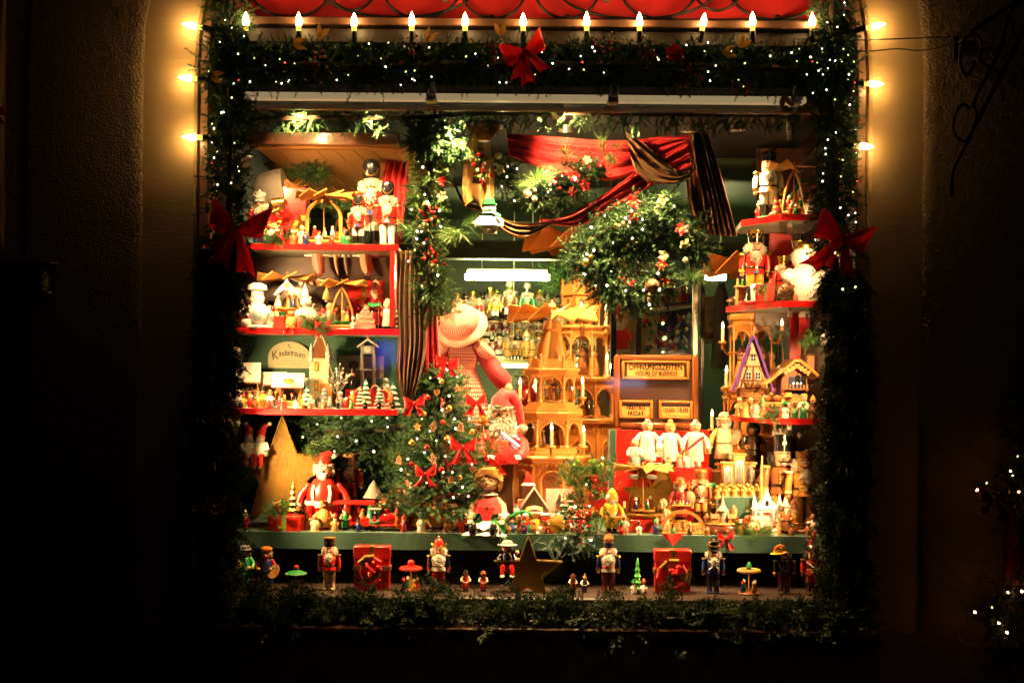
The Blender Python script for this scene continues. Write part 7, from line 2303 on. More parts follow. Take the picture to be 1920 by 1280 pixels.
F('toy seller smoker in dark red with a wheel and a backpack',1275,.66,TB + .03,84,body='coat',hatk='bowler',hatm='ginger',coat='red_dark',arms='out',props=('tray','sack'),base='wood',boot='black',name='toy_seller_smoker',cat='smoker figure')
T = thing('wooden_block','pale wooden plank under the toy seller and the brown nutcracker','block',tuple(at(1300,.68,TB)))
part(T,'block',G().box((0,0,.0155),(.26,.10,.025),'wood',ch=.003))
F('brown wooden nutcracker king with a white beard and rifle',1313,.67,TB + .03,98,hatk='crown',hatm='wood_brown',hatt='wood_pale',coat='wood_brown',sleeve='wood_brown',pants='wood',boot='black',skin='wood_pale',trim='wood_pale',base=None,props=('rifle',),panel='white')
T = thing('candle_arch','pale wooden candle arch with a nativity on the table edge','candle arch',tuple(at(1280,.47,TB)))
ol = [(-.095 * math.cos(R(a_)),.09 * math.sin(R(a_))) for a_ in range(0,181,12)]
il = [(-.082 * math.cos(R(a_)),.077 * math.sin(R(a_))) for a_ in range(0,181,12)]
part(T,'base',G().box((0,0,.005),(.205,.05,.010),'wood_pale',ch=.002))
part(T,'arch',G().band([(x,z + .010) for x,z in ol],[(x,z + .010) for x,z in il],-.008,.008,'wood_pale'))
for i,x in enumerate((-.062,-.042,-.018,.002,.022,.048,.064)):
 peg(T,'nativity_figure',x,-.004,.010,(.036,.026,.045,.058,.042,.034,.022)[i],('wood_pale','wood','wood_pale','wood_brown','wood','wood_pale','wood_pale')[i],'wood_pale')
part(T,'crib',G().box((.0,-.008,.018),(.05,.012,.014),'wood',ch=.002))
for sx in (-1,1):
 part(T,'candle_cup',G().lathe([(.008,.010),(.009,.022),(.006,.022)],'wood_pale',10,c=(sx * .09,-.012,0)))
T = thing('red_cloth_corner','red cloth corner hanging over the table edge','cloth',tuple(P(1262,1001,.40)))
part(T,'cloth',G().grid(lambda u,v: ((u - .5) * .088 * (1 - v),-.002 - .004 * math.sin(u * 9) * (1 - v),-v * .048),10,8,'red_cloth'))
T = thing('music_box_base','dark brown round music box with star inlays','music box',tuple(at(1355,.47,TB)))
part(T,'drum',G().lathe([(0,0),(.06,0),(.066,.006),(.064,.034),(.058,.040),(0,.041)],'cocoa',24,sy=.7))
for x in (-.035,.012):
 part(T,'inlay_star',G().prism(star_poly(.010,.003,4),-.003,.001,'wood_pale'),(x,-.046 + .2 * abs(x) * .3,.021))
T = thing('toy_church','pale wooden village with a tall church spire on the music box','toy church',tuple(at(1355,.47,TB + .042)))
part(T,'base_disc',G().lathe([(0,0),(.060,0),(.062,.003),(.06,.007),(0,.007)],'wood_pale',22,sy=.7))
part(T,'tower',G().lathe([(.019,.007),(.019,.055),(.024,.057),(.016,.068),(.006,.085),(.003,.115),(0,.13)],'stone_grey',10))
for sx in (-1,1):
 hs = part(T,'house',G().box((sx * .034,-.012,.019),(.03,.022,.024),'wood_pale',ch=.001))
 part(hs,'roof',G().band([(-.015,.028),(0,.044),(.015,.028)],[(-.015,.025),(0,.040),(.015,.025)],-.017,.017,'wood_brown',Matrix.Translation((sx * .034,-.012,0)) @ Matrix.Rotation(R(90),4,'Z')))
 part(T,'tree',G().lathe([(.007,.007),(.006,.03),(0,.052)],'wood_pale',8,c=(sx * .048,.006,0)))
 part(T,'turret',G().lathe([(.007,.007),(.007,.045),(0,.062)],'wood_pale',8,c=(sx * .022,.01,0)))
sprig('holly sprig with red berries right of the music box',at(1395,.46,TB + .015),.085,12,'fir_lit',0,seed=60,leaf=6,spread=1.6,up=.2)
T = thing('berry_cluster','red berry bunch right of the toy church','berries',tuple(P(1391,976,.44)))
berries(T,[Vector((rnd.gauss(0,.018),rnd.gauss(0,.006),rnd.gauss(0,.012))) for _ in range(18)],.006)
bow('red and gold bow on the table edge',P(1361,1008,.41),.062,seed=51)
# houses in front of the pyramid
house('pink roofed half timbered toy house with a market awning',at(1001,.62,TB),.115,.08,.085,.085,'olive','pink','wood_dark',ridge='y',snow=True,win=2,over=.14)
T = thing('toy_awning','orange awning with a white shelf on the half timbered toy house','toy awning',tuple(at(1001,.565,TB)))
part(T,'awning',G().grid(lambda u,v: ((u - .5) * .07,-.018 * v,.095 - .014 * v + .008 * math.sin(math.pi * u)),8,3,'orange'))
part(T,'shelf',G().box((0,-.012,.074),(.075,.026,.010),'white',ch=.002))
part(T,'arch_wall',G().box((0,.004,.045),(.06,.012,.05),'ginger_light',ch=.002))
house('brick toy house with a pink roof and dormer window',at(1048,.66,TB + .025),.10,.075,.055,.085,'brick','pink',None,ridge='x',win=2,dormer=True,over=.12,winm='black')
house('small red roofed toy house at the left of the half timbered one',at(972,.68,TB),.07,.06,.05,.05,'pale_cream','pink',None,win=1)
T = thing('tea_pot_house','white porcelain house with red wings behind the toy houses','porcelain house',tuple(at(990,.76,TB + .085)))
part(T,'tower',G().box((0,0,.055),(.05,.04,.07),'ivory',ch=.002))
part(T,'roof',G().lathe([(.046,.088),(.03,.10),(.014,.13),(0,.15)],'red',4,ph=.785),sharp=20)
part(T,'wing',G().prism([(-.07,-.08),(.08,-.08),(.07,-.02),(.05,.04),(-.05,.04),(-.06,.0)],-.014,.014,'red_dark'))
part(T,'body',G().box((0,-.016,.0),(.09,.03,.06),'ivory',ch=.004))
T = thing('red_plinth','red plinth with a white rim among the toy houses','block',tuple(at(1031,.545,TB)))
part(T,'block',G().box((0,0,.033),(.075,.06,.066),'red',ch=.002))
part(T,'rim',G().box((0,0,.069),(.08,.064,.008),'white',ch=.002))
tiered_tree('snowy toy fir at the right of the toy houses',at(1056,.50,TB),70 * S(.5),17 * S(.5),'teal',6,'snow',n=16)
for i,(px,h_,m_,hm,lb) in enumerate(((985,40,'red','white','red coated villager in front of the half timbered toy house'),(1004,42,'yellow','ginger','yellow coated villager in front of the red plinth'),(1025,26,'red','white','small red Santa villager in front of the red plinth'),
          (1036,36,'white','pink','white coated villager by the snowy fir'),(977,30,'wood_brown','black','brown villager beside the shoes of the doll'),(1062,40,'ginger_light','ginger','gingerbread villager behind the snowy fir'))):
 toy_person(lb,at(px,.475 if i < 5 else .56,TB + (0 if i < 5 else .03)),h_ * S(.48),m_,'skin',hm,'cap')
T = thing('flower_arch','green garland arch with lanterns in front of the toy houses','toy arch',tuple(at(980,.52,TB)))
g = G().tube([(-.05 + .025 * k_,0,.06 + .022 * math.sin(math.pi * k_ / 4)) for k_ in range(5)],.008,'green',7).tube([(-.05,0,0),(-.05,0,.06)],.004,'twig',6).tube([(.05,0,0),(.05,0,.06)],.004,'twig',6)
part(T,'bower',g)
for i in range(3):
 part(T,'lantern',G().lathe([(.004,-.012),(.006,0),(.003,.008),(0,.01)],('orange','red','yellow')[i],8,c=(-.025 + .022 * i,-.006,.058)))
for i,(px,w_) in enumerate(((1005,55),(1036,40))):
 T = thing('snow_slab',('white snow base under the villagers by the doll','white snow base under the snowy fir')[i],'snow mat',tuple(at(px,.47,TB)))
 part(T,'mat',G().lathe([(0,0.002),(w_ * .5 * S(.47),0.002),(w_ * .52 * S(.47),.004),(w_ * .48 * S(.47),.008),(0,.008)],'snow',22,sy=.5))
# large spray of berries over the table edge
T = thing('berry_spray','large fir spray with red berries and green flowers hanging over the table edge','sprig',tuple(P(1095,955,.43)))
o = Vector(T.location)
N = 130
pp_ = np.array([tuple(P(rnd.gauss(1092,24),rnd.uniform(865,1005),.45 + rnd.uniform(-.05,.06)) - o) for _ in range(N)])
dd_ = np.stack([nrg.normal(0,.8,N),nrg.uniform(-1,.1,N),np.where(pp_[:,2] > 0.02,.5,-.7) + nrg.normal(0,.4,N)],1)
foliage(T,'needles',FIR[:2] + PINE[:2],pp_,dd_,nrg.uniform(.55,.9,N),'fir_lit')
foliage(T,'frosted_needles',FIRS,np.array([tuple(P(rnd.gauss(1075,25),rnd.uniform(990,1035),.40) - o) for _ in range(46)]),np.stack([nrg.normal(0,.7,46),nrg.uniform(-.8,0,46),nrg.uniform(-1.2,.2,46)],1),nrg.uniform(.6,1.1,46),'fir_frost')
foliage(T,'leaves',LEAF,np.array([tuple(P(rnd.gauss(1105,18),rnd.uniform(890,960),.40) - o) for _ in range(18)]),nrg.normal(0,1,(18,3)) + np.array([[0,-.6,.2]]),nrg.uniform(.7,1.1,18),'leaf_green')
berries(T,[P(rnd.gauss(1086,14),rnd.gauss(975,15),.375 + rnd.uniform(0,.02)) - o for _ in range(44)],.006)
berries(T,[P(rnd.gauss(1122,10),rnd.gauss(918,14),.40) - o for _ in range(18)],.005)
g = G()
for i in range(12):
 g.fur(tuple(P(rnd.choice((1080,1112,1118,1124,1116)) + rnd.uniform(-5,5),rnd.choice((870,872,880,890)) + rnd.uniform(-6,6),.42) - o),(.009,.009,.009),'lime',24,.008,.004,0,i)
part(T,'green_flowers',g,kind='stuff')
part(T,'golden_leaf',G().grid(lambda u,v: ((v - .5) * .07 * math.sin(math.pi * (.05 + .95 * u)) * (1 + .25 * math.sin(u * 20)),-.015 * math.sin(3 * u),-u * .08),12,6,'leaf_gold'),P(1050,965,.40) - o,(0,R(20),0),sharp=80)
fairy_string('fairy lights in the berry spray over the table edge',[P(a_,b_,.38) for a_,b_ in ((1078,950),(1100,961),(1108,1012),(1060,1008),(1105,948),(1140,929),(1099,908),(1130,858))],.0042)
# ================================================================== right shelves
def corner_shelf(label,zc,corner,left_px,left_y,right_px,th=.022,red=True):
 z = P(corner[0],corner[1],.45).z
 a = at(left_px,left_y,z)
 c = at(corner[0],.45,z)
 e = at(right_px,.45,z)
 back = [(e.x,.95),(a.x + .02,.99)]
 pts = [(a.x,a.y),(c.x,c.y),(e.x,e.y)] + back
 T = thing('display_shelf',label,'shelf',(c.x,c.y,z))
 v = [(x - c.x,y - c.y,0) for x,y in pts] + [(x - c.x,y - c.y,-th) for x,y in pts]
 n = len(pts)
 g = G().add(v,[tuple(range(n)),tuple(range(2 * n - 1,n - 1,-1))] + [(k,k + n,(k + 1) % n + n,(k + 1) % n) for k in range(n)],'shelf_grey')
 part(T,'board',g,sharp=20)
 if red:
  for p,q in (((a.x,a.y),(c.x,c.y)),((c.x,c.y),(e.x,e.y))):
   p,q = Vector((*p,z)) - Vector(T.location),Vector((*q,z)) - Vector(T.location)
   d = (q - p).normalized()
   nrm = Vector((d.y,-d.x,0))
   w_ = [p + nrm * .001,q + nrm * .001,q + nrm * .006,p + nrm * .006]
   vv = [(x.x,x.y,.001) for x in w_] + [(x.x,x.y,-th - .003) for x in w_]
   part(T,'edge_strip',G().add(vv,[(0,1,2,3),(7,6,5,4),(0,4,5,1),(1,5,6,2),(2,6,7,3),(3,7,4,0)],'red_gloss'),sharp=20)
 # steel bracket under it
 part(T,'bracket',G().box((.03,.2,-th - .016),(.02,.36,.02),'steel',ch=.003),rot=(0,0,R(-12)))
 return T,z
T,R0 = corner_shelf('plain grey shelf in the dark above the right nutcracker',0,(1466,212),1395,.62,1560,red=False)
T,R1 = corner_shelf('red edged top right shelf with the white nutcracker',0,(1467,402),1391,.68,1560)
T,R2 = corner_shelf('red edged middle right shelf with the crowned nutcracker',0,(1467,564),1363,.93,1560)
T,R3 = corner_shelf('red edged lowest right shelf with the cuckoo clocks',0,(1466,784),1372,.88,1560)
T = thing('dark_back_panel','dark board behind the right shelves','panel',(at(1475,1.02,2.3).x,1.02,2.30))
part(T,'board',G().box((.03,0,0),(.34,.02,.80),'wood_dark'))
T = thing('red_side_post','red upright board behind the right shelves','post',tuple(at(1490,.99,(R2 + R3) / 2)))
part(T,'board',G().box((0,0,.0),(.05,.02,R2 - R3 - .03),'red',ch=.002))
T = thing('red_side_post','red board behind the small nutcracker on the middle right shelf','post',tuple(at(1463,.93,(R1 + R2) / 2)))
part(T,'board',G().box((0,0,0),(.10,.02,R1 - R2 - .05),'red',ch=.002))
# top right shelf
F('white coated nutcracker with a grey beard on the top right shelf',1440,.64,R1,132,hatk='crown',hatm='black',coat='white',sleeve='white',pants='white',boot='black',beard='fur_grey',hair=None,panel='orange',base='teal',trim='gold')
arch_pyramid('wooden arch pyramid with green posts on the top right shelf',at(1488,.56,R1),.10,.20,.105,10,m='wood',kind='gothic',figs=(('red','white'),('green',None),('white','red')),nb=7,rb='wood')
T = thing('green_pole','dark green leaning pole on the top right shelf','pole',tuple(at(1460,.56,R1)))
part(T,'shaft',G().tube([(0,0,0.008),(.10,.02,.16)],.008,'green',8))
T = thing('wooden_crate','small open wooden crate tower at the right of the top shelf','toy crate',tuple(at(1508,.66,R1)))
for sx in (-1,1):
 for sy in (-1,1):
  part(T,'post',G().box((sx * .032,sy * .03,.075),(.007,.007,.15),'wood_pale'))
for z_ in (.004,.08,.13,.15):
 part(T,'slat',G().box((0,-.031,z_),(.078,.005,.01),'wood_pale'))
 part(T,'slat',G().box((0,.031,z_),(.078,.005,.01),'wood_pale'))
T = thing('ring_toy','striped wooden ring stacking toy on the top right shelf','toy',tuple(at(1456,.52,R1)))
part(T,'base',G().box((0,0,.006),(.06,.04,.012),'wood_pale',ch=.002))
for k in range(6):
 part(T,'ring',G().lathe([(.0,.012 + .011 * k),(.020 - .0022 * k,.012 + .011 * k),(.022 - .0024 * k,.0175 + .011 * k),(.019 - .0022 * k,.0225 + .011 * k),(0,.0225 + .011 * k)],('wood_pale','red')[k % 2] if k else 'red',14))
for i,(px,m_,hm) in enumerate(((1482,'red','white'),(1492,'green','white'),(1499,'crimson','ginger'))):
 toy_person(('red toy figure at the front of the top right shelf','green toy figure at the front of the top right shelf','crimson toy figure at the front of the top right shelf')[i],at(px,.475,R1),.045,m_,'skin',hm,'cone')
# middle right shelf
F('red and yellow crowned nutcracker king on the middle right shelf',1415,.70,R2 + .012,132,hatk='crown',hatm='black',hatt='gold',coat='red',pants='yellow',boot='black',panel='blue',base=None,cuff='yellow')
T = thing('wooden_block','thin red block under the crowned nutcracker king','block',tuple(at(1418,.70,R2)))
part(T,'block',G().box((0,0,.006),(.14,.11,.010),'red',ch=.002))
gift('red gift with a striped ribbon on the middle right shelf',at(1430,.545,R2),.088,.06,.075,10,'red','olive')
sprig('small sprig tied on the gift of the middle right shelf',at(1424,.50,R2 + .05),.05,7,'fir_lit',4,seed=70)
F('small blown out white nutcracker king between gift and snowman',1467,.62,R2,88,hatk='crown',hatm='gold',coat='red',pants='ivory',boot='black',panel='white',base=None,beard='fur_white')
F('red nutcracker with a gold crown behind the snowman',1497,.68,R2,118,hatk='crown',hatm='black',hatt='gold',coat='red',pants='ivory',boot='black',base=None,cuff='yellow')
pine_cone('golden brown pine cone on the middle right shelf',at(1476,.50,R2 + .004),.082,(0,0,0))
T = thing('snowman','fat white snowman with a long carrot nose at the right of the middle shelf','snowman',tuple(at(1508,.54,R2)),s=112 * S(.54),rz=15)
bd = part(T,'body',G().lathe([(0,0),(.24,.01),(.33,.14),(.34,.30),(.26,.50),(.14,.60),(0,.62)],'white',20))
g = G()
for k in range(9):
 a_ = R(-100 + 12 * k)
 g.ball((.33 * math.cos(a_) * .6 - .06,-.30 + .0 * k - .03 * math.sin(k),.1 + .05 * k),.014,('red','dark_blue')[k % 2],6,4)
part(bd,'stitch_dots',g)
hd = part(T,'head',G().ball((0,-.02,.74),(.24,.22,.22),'white',16,11))
part(hd,'nose',G().lathe([(.045,0),(.03,.12),(0,.3)],'orange',9),(0.0,-.22,.73),(R(100),0,R(-20)))
for sx in (-1,1):
 part(hd,'eye',G().ball((sx * .075,-.215,.79),.022,'black',7,5))
 part(T,'arm',G().tube([(sx * .26,0,.48),(sx * .38,-.08,.4),(sx * .3,-.2,.34)],[.09,.085,.07],'white',9))
part(hd,'hat',G().lathe([(.20,.88),(.2,.94),(.14,.98),(0,1.0)],'gold',14))
T = thing('toy_gate','little wooden arch house with a green figure on the left of the middle right shelf','toy house',tuple(at(1392,.84,R2)))
for sx in (-1,1):
 part(T,'pillar',G().box((sx * .024,0,.04),(.010,.03,.08),'wood_pale',ch=.001))
part(T,'roof',G().box((0,0,.084),(.07,.04,.008),'wood',ch=.002))
part(T,'back',G().box((0,.016,.04),(.05,.004,.076),'pink'))
for i in range(3):
 peg(T,'roof_figure',-.022 + .022 * i,0,.088,.035,('ginger_light','green','wood_brown')[i],'skin')
toy_person('green coated figure in front of the little arch house',at(1399,.78,R2),.04,'green','skin','green')
T = thing('brown_toadstool','brown wooden toadstools at the left tip of the middle right shelf','toadstool',tuple(at(1374,.90,R2)))
for i,(x,h_,r_) in enumerate(((-.012,.022,.02),(.012,.034,.02))):
 s_ = part(T,'stalk',G().lathe([(.006,0),(.005,h_)],'wood_pale',8,c=(x,0,0)))
 part(s_,'cap',G().lathe([(0,h_ - .002),(r_,h_),(r_ * .8,h_ + .008),(.004,h_ + .013),(0,h_ + .02)],'cocoa',12,c=(x,0,0)))
# lowest right shelf: clocks
q = at(1411,.74,R3)
T = thing('cuckoo_clock','tall half timbered cuckoo clock with a purple reflection painted on its steep roof','cuckoo clock',tuple(q),-8)
k = S(.74)
w_,h1,rh_ = 58 * k,52 * k,98 * k
part(T,'wall',G().box((0,0,h1 / 2),(w_,.07,h1),'wood_brown',ch=.002).prism([(-w_ * .5,h1),(w_ * .5,h1),(.012,h1 + rh_ * .86),(-.012,h1 + rh_ * .86)],-.035,.035,'ivory'))
rf = part(T,'roof',G().band([(-w_ * .68,h1 - .012),(-.008,h1 + rh_),(.008,h1 + rh_),(w_ * .68,h1 - .012)],[(-w_ * .60,h1 - .014),(-.004,h1 + rh_ * .93),(.004,h1 + rh_ * .93),(w_ * .60,h1 - .014)],-.055,.075,'purple'))  # purple stands in for blue light mirrored in the pane
for z_,xs_ in ((h1 + rh_ * .12,(-.02,.02)),(h1 + rh_ * .46,(0,)),):
 for x in xs_:
  wo = part(T,'window',G().box((x,-.037,z_ + .028),(.026,.005,.034),'white'))
  part(wo,'pane',G().box((x - .0055,-.0405,z_ + .035),(.008,.002,.012),'dark_blue').box((x + .0055,-.0405,z_ + .035),(.008,.002,.012),'dark_blue').box((x - .0055,-.0405,z_ + .020),(.008,.002,.012),'dark_blue').box((x + .0055,-.0405,z_ + .020),(.008,.002,.012),'dark_blue'))
for a,b in (((-.5,0),(.5,0)),((-.42,.15),(.42,.15)),((-.28,.42),(.28,.42)),((-.17,.64),(.17,.64))):
 part(T,'beam',G().box((0,-.0385,h1 + rh_ * a[1]),(w_ * (b[0] - a[0]),.004,.006),'wood_brown'))
for x0,z0,x1,z1 in ((-.40,0,-.18,.42),(.40,0,.18,.42),(-.2,.0,-.3,.15),(.2,0,.3,.15),(0,0,0,.42),(-.26,.42,-.08,.78),(.26,.42,.08,.78)):
 part(T,'beam',G().tube([(x0 * w_,-.038,h1 + z0 * rh_),(x1 * w_,-.038,h1 + z1 * rh_)],.003,'wood_brown',4))
for sx in (-1,1):
 part(T,'brace',G().tube([(sx * w_ * .5,-.045,0),(sx * w_ * .42,-.045,h1)],.004,'wood_dark',5))
 for j in range(3):
  part(T,'flower_box',G().lathe([(.010,0),(.004,.022),(0,.026)],'wood_brown',8),(sx * .02 * (j - .0) - sx * .02,-.044,h1 + .004))
c = part(T,'clock_face',G().lathe([(0,-.005),(.034,-.005),(.037,0),(.034,.005),(0,.005)],'ginger_light',24,M=Matrix.Translation((.003,-.042,h1 * .56)) @ Matrix.Rotation(R(90),4,'X')))
g = G()
for j in range(12):
 a_ = 2 * math.pi * j / 12
 g.box((.003 + .028 * math.sin(a_),-.048,h1 * .56 + .028 * math.cos(a_)),(.003,.002,.006),'wood_dark')
part(c,'hour_marks',g)
part(c,'clock_hand',G().tube([(.003,-.049,h1 * .56),(-.010,-.049,h1 * .56 + .014)],.0016,'white',5).tube([(.003,-.049,h1 * .56),(.008,-.049,h1 * .56 + .024)],.0014,'white',5))
q = at(1484,.70,R3)
T = thing('chalet_clock','wide roofed chalet clock painted with a blue reflection behind a hot lamp','cuckoo clock',tuple(q),6)
k = S(.70)
part(T,'wall',G().box((0,0,.10),(.115,.07,.20),'wood_brown',ch=.002).box((.012,-.006,.12),(.075,.07,.10),'dark_blue',ch=.002))  # dark blue wall box paints in a blue reflection
rf = part(T,'roof',G().band([(-.135,.14),(-.01,.245),(.012,.245),(.145,.135)],[(-.135,.132),(-.01,.234),(.012,.234),(.145,.127)],-.075,.06,'wood'))
part(rf,'roof_edge',G().tube([(-.136,-.078,.138),(-.01,-.078,.243),(.012,-.078,.243),(.146,-.078,.133)],.004,'wood_pale',6))
g = G()
for j in range(7):
 g.prism([(-.014,.0),(.014,.0),(0,-.022)],-.078,-.074,'wood_pale',Matrix.Translation((-.05 + .016 * j,0,.225 - .004 * abs(j - 3) * 2.4)))
part(rf,'gable_trim',g)
part(rf,'chimney',G().box((.075,-.01,.225),(.032,.03,.075),'brick',ch=.002).box((.075,-.01,.266),(.042,.04,.008),'wood_dark',ch=.002))
c = part(T,'clock_face',G().lathe([(0,-.005),(.034,-.005),(.037,0),(.034,.005),(0,.005)],'ginger_light',24,M=Matrix.Translation((.0,-.045,.062)) @ Matrix.Rotation(R(90),4,'X')))
g = G()
for j in range(12):
 a_ = 2 * math.pi * j / 12
 g.box((.028 * math.sin(a_),-.051,.062 + .028 * math.cos(a_)),(.003,.002,.006),'wood_dark')
part(c,'hour_marks',g)
part(c,'clock_hand',G().tube([(0,-.052,.062),(.016,-.052,.074)],.0016,'white',5).tube([(0,-.052,.062),(-.012,-.052,.066)],.0016,'white',5))
b = part(T,'balcony',G().box((.0,-.058,.118),(.10,.03,.006),'wood_brown'))
for j in range(7):
 part(b,'baluster',G().box((-.045 + .015 * j,-.071,.128),(.004,.004,.018),'wood_pale'))
for j in range(3):
 part(b,'balcony_lamp',G().ball((-.016 + .016 * j,-.074,.143),.0035,'flame',7,5))
for sx in (0,1):
 wo = part(T,'arched_door',G().prism(arch_line(.02,.045),-.044,-.040,'black'),(.012 + .026 * sx,0,.135))
for i,(px,y_,h_,m_,hm,hk,lb) in enumerate(((1397,.56,46,'ginger_light','wood_brown','brim','dark faced wooden figure with a brown hat on the lowest right shelf'),(1416,.54,40,'stone_grey','wood_brown','brim','dark hatted wooden figure beside the fir tuft'),
            (1478,.50,48,'wood_brown','ginger_light','brim','brown coated wooden figure holding straw right of the fir tuft'),(1386,.70,40,'wood_pale',None,'cone','pale wooden figure at the left tip of the lowest right shelf'),
            (1507,.50,50,'white','ginger_light','cap','white toy animal rider at the right of the lowest shelf'))):
 toy_person(lb,at(px,y_,R3),h_ * S(y_),m_,'wood_brown' if i < 3 else 'skin',hm,hk)
for i,px in enumerate((1440,1462)):
 T = thing('wooden_sledge',('carved wooden sledge with animals behind the fir tuft','second carved wooden sledge with animals')[i],'toy sledge',tuple(at(px,.60,R3 + .035)))
 for sy in (-1,1):
  part(T,'runner',G().tube([(-.035,sy * .012,.0),(.03,sy * .012,0),(.042,sy * .012,.014)],.003,'wood_pale',6))
 part(T,'seat',G().box((0,0,.018),(.06,.03,.02),'wood_pale',ch=.003))
 part(T,'deer',G().ball((-.01,0,.045),(.022,.012,.014),'wood_brown',9,6).ball((.014,0,.060),(.010,.008,.009),'wood_brown',8,6).tube([(.014,0,.066),(.02,.006,.085)],.002,'wood_brown',5).tube([(.014,0,.066),(.02,-.006,.085)],.002,'wood_brown',5))
T = thing('wooden_bench','long dark wooden bench block behind the fir tuft','block',tuple(at(1462,.61,R3)))
part(T,'block',G().box((0,0,.0165),(.20,.06,.031),'cocoa',ch=.003))
T = thing('straw_ladder','small woven straw tower at the right of the lowest shelf','toy',tuple(at(1487,.465,R3)))
for j in range(8):
 part(T,'straw_band',G().box((0,0,.004 + .0065 * j),(.026 - .0014 * j,.016,.0055),('wood_pale','ivory')[j % 2],ch=.001))
T = thing('straw_ladder','small woven straw tower at the left of the lowest shelf','toy',tuple(at(1388,.62,R3)))
for j in range(10):
 part(T,'straw_band',G().box((0,0,.004 + .0075 * j),(.02 - .001 * j,.014,.0062),('wood_pale','ivory')[j % 2],ch=.001))
sprig('bright green fir tuft with a red bow on the edge of the lowest right shelf',P(1440,778,.44),.085,26,'fir_lit',5,tm=FIRS,seed=80,spread=1.0)
sprig('green leafy plant at the right of the clocks',P(1520,640,.60),.07,10,'fir_lit',0,seed=81,leaf=16,cat='plant',name='leafy_plant')
sprig('frosted fir branch behind the chalet clock',P(1462,628,.86),.09,16,'fir_frost',0,tm=FIRS,seed=82)
T = thing('red_stocking','red stocking hanging behind the clocks','stocking',tuple(P(1508,612,.80)))
part(T,'leg',G().tube([(0,0,.05),(0,0,0),(-.004,-.01,-.03),(-.02,-.02,-.045)],[.022,.022,.02,.012],'red_cloth',10))
part(T,'cuff',G().lathe([(.025,.04),(.027,.05),(.025,.065)],'white',12))
# the third big pyramid, behind the right shelves
big_pyramid('orange wooden pyramid standing behind the right shelves',1416,1.16,ZP,[
 ('step',950,930,80,'wood_orange'),('drum',930,830,66,'wood_orange'),('plate',830,815,68,'wood_orange'),('arc',815,742,56,'wood_orange'),('plate',742,726,62,'wood_orange'),('arc',726,610,46,'wood_orange'),('plate',610,590,52,'wood_orange'),
 ('tower',590,545,26,'wood_orange')],bz=498,br=104,nb=10,candles=((1355,642,-.15,24),(1362,726,-.15,26),(1335,806,-.18,24),(1466,622,-.2,10)),m='wood_orange',bm='wood_orange')
# ------------------------------------------------------------------ right end of the table
zg = P(1380,930,.66).z
T = thing('green_platform','dark green cloth covered step under the organ','platform',tuple(at(1392,.74,TB)))
part(T,'box',G().box((0,0,(zg - TB) / 2),(.22,.22,zg - TB),'cloth_green',ch=.004))
T = thing('toy_organ','pale wooden organ with tin pipes','toy organ',tuple(at(1384,.74,zg)))
k = S(.74)
part(T,'case',G().box((0,.01,20 * k),(62 * k,.05,40 * k),'wood',ch=.003))
for x,z0,z1,w_ in ((-21,18,58,20),(0,18,74,22),(21,18,58,20)):
 f_ = part(T,'pipe_tower',G().box((x * k,0,(z0 + z1) / 2 * k),(w_ * k,.04,(z1 - z0) * k),'wood_pale',ch=.002))
 g = G()
 for j in range(6):
  xx = x + (j - 2.5) * w_ * .13
  hh = (z1 - z0) * (.86 - .05 * abs(j - 2.5))
  g.lathe([(.0,0),(.0022,.006),(.0027,.01),(.0027,hh * k),(0,hh * k)],'pipe_tin',7,c=(xx * k,-.022,z0 * k + .004))
 part(f_,'pipes',g)
 part(f_,'cornice',G().box((x * k,-.004,z1 * k + .004),((w_ + 5) * k,.05,.010),'wood_pale',ch=.003))
for i in range(11):
 px = 1345 + 8.2 * i
 t_ = thing('angel_musician',('first','second','third','fourth','fifth','sixth','seventh','eighth','ninth','tenth','last')[i] + ' golden angel musician from the left in front of the organ','figurine',tuple(at(px,.655 + .02 * (i % 2),zg)),0,(.060 if i % 2 else .052),'angel musicians before the organ')
 part(t_,'robe',G().lathe([(0,0),(.24,0),(.2,.2),(.13,.5),(.06,.6),(0,.6)],'wood_pale',10))
 part(t_,'head',G().ball((0,0,.72),.14,'ginger_light',8,6))
 part(t_,'hair',G().ball((0,.03,.77),(.15,.14,.13),'gold',8,6))
 for sx in (-1,1):
  part(t_,'wing',G().ball((sx * .2,.1,.48),(.12,.03,.2),'gold',8,5))
  part(t_,'arm',G().tube([(sx * .12,0,.5),(sx * .2,-.1,.4),(sx * .05,-.2,.42)],.045,'wood_pale',6))
 part(t_,'instrument',G().tube([(-.1,-.22,.36),(.1,-.24,.5)],[.06,.02],'wood_orange',7))
T = thing('orchestra_stage','stepped wooden stage in front of the organ','platform',tuple(at(1386,.665,zg - .012)))
part(T,'stage',G().box((0,0,.0055),(.215,.055,.010),'wood',ch=.002))
F('smoking Santa carrier with a bobble cap and lantern on the right',1357,.90,P(1357,872,.90).z,100,body='coat',hatk='bowler',hatm='ivory',coat='ivory',sleeve='ginger_light',pants='wood_brown',props=('lantern','sack'),base='wood',name='santa_smoker',cat='smoker figure',arms='out',belt='wood_brown')
F('dark chimney sweep smoker with a pointed hat behind the organ',1412,.86,P(1412,882,.86).z,108,body='coat',hatk='cone',hatm='black',coat='wood_dark',sleeve='black',skin='wood_brown',hair='fur_black',beard=None,base='plank',name='chimney_sweep_smoker',cat='smoker figure',arms='front',props=('skis',),trim='wood_pale')
zz2 = P(1385,878,.88).z
T = thing('wooden_terrace','brown wooden block carrying the smokers behind the organ','platform',tuple(at(1385,.90,TB)))
part(T,'block',G().box((0,0,(zz2 - TB) / 2 - .004),(.30,.13,zz2 - TB - .008),'wood_brown',ch=.004))
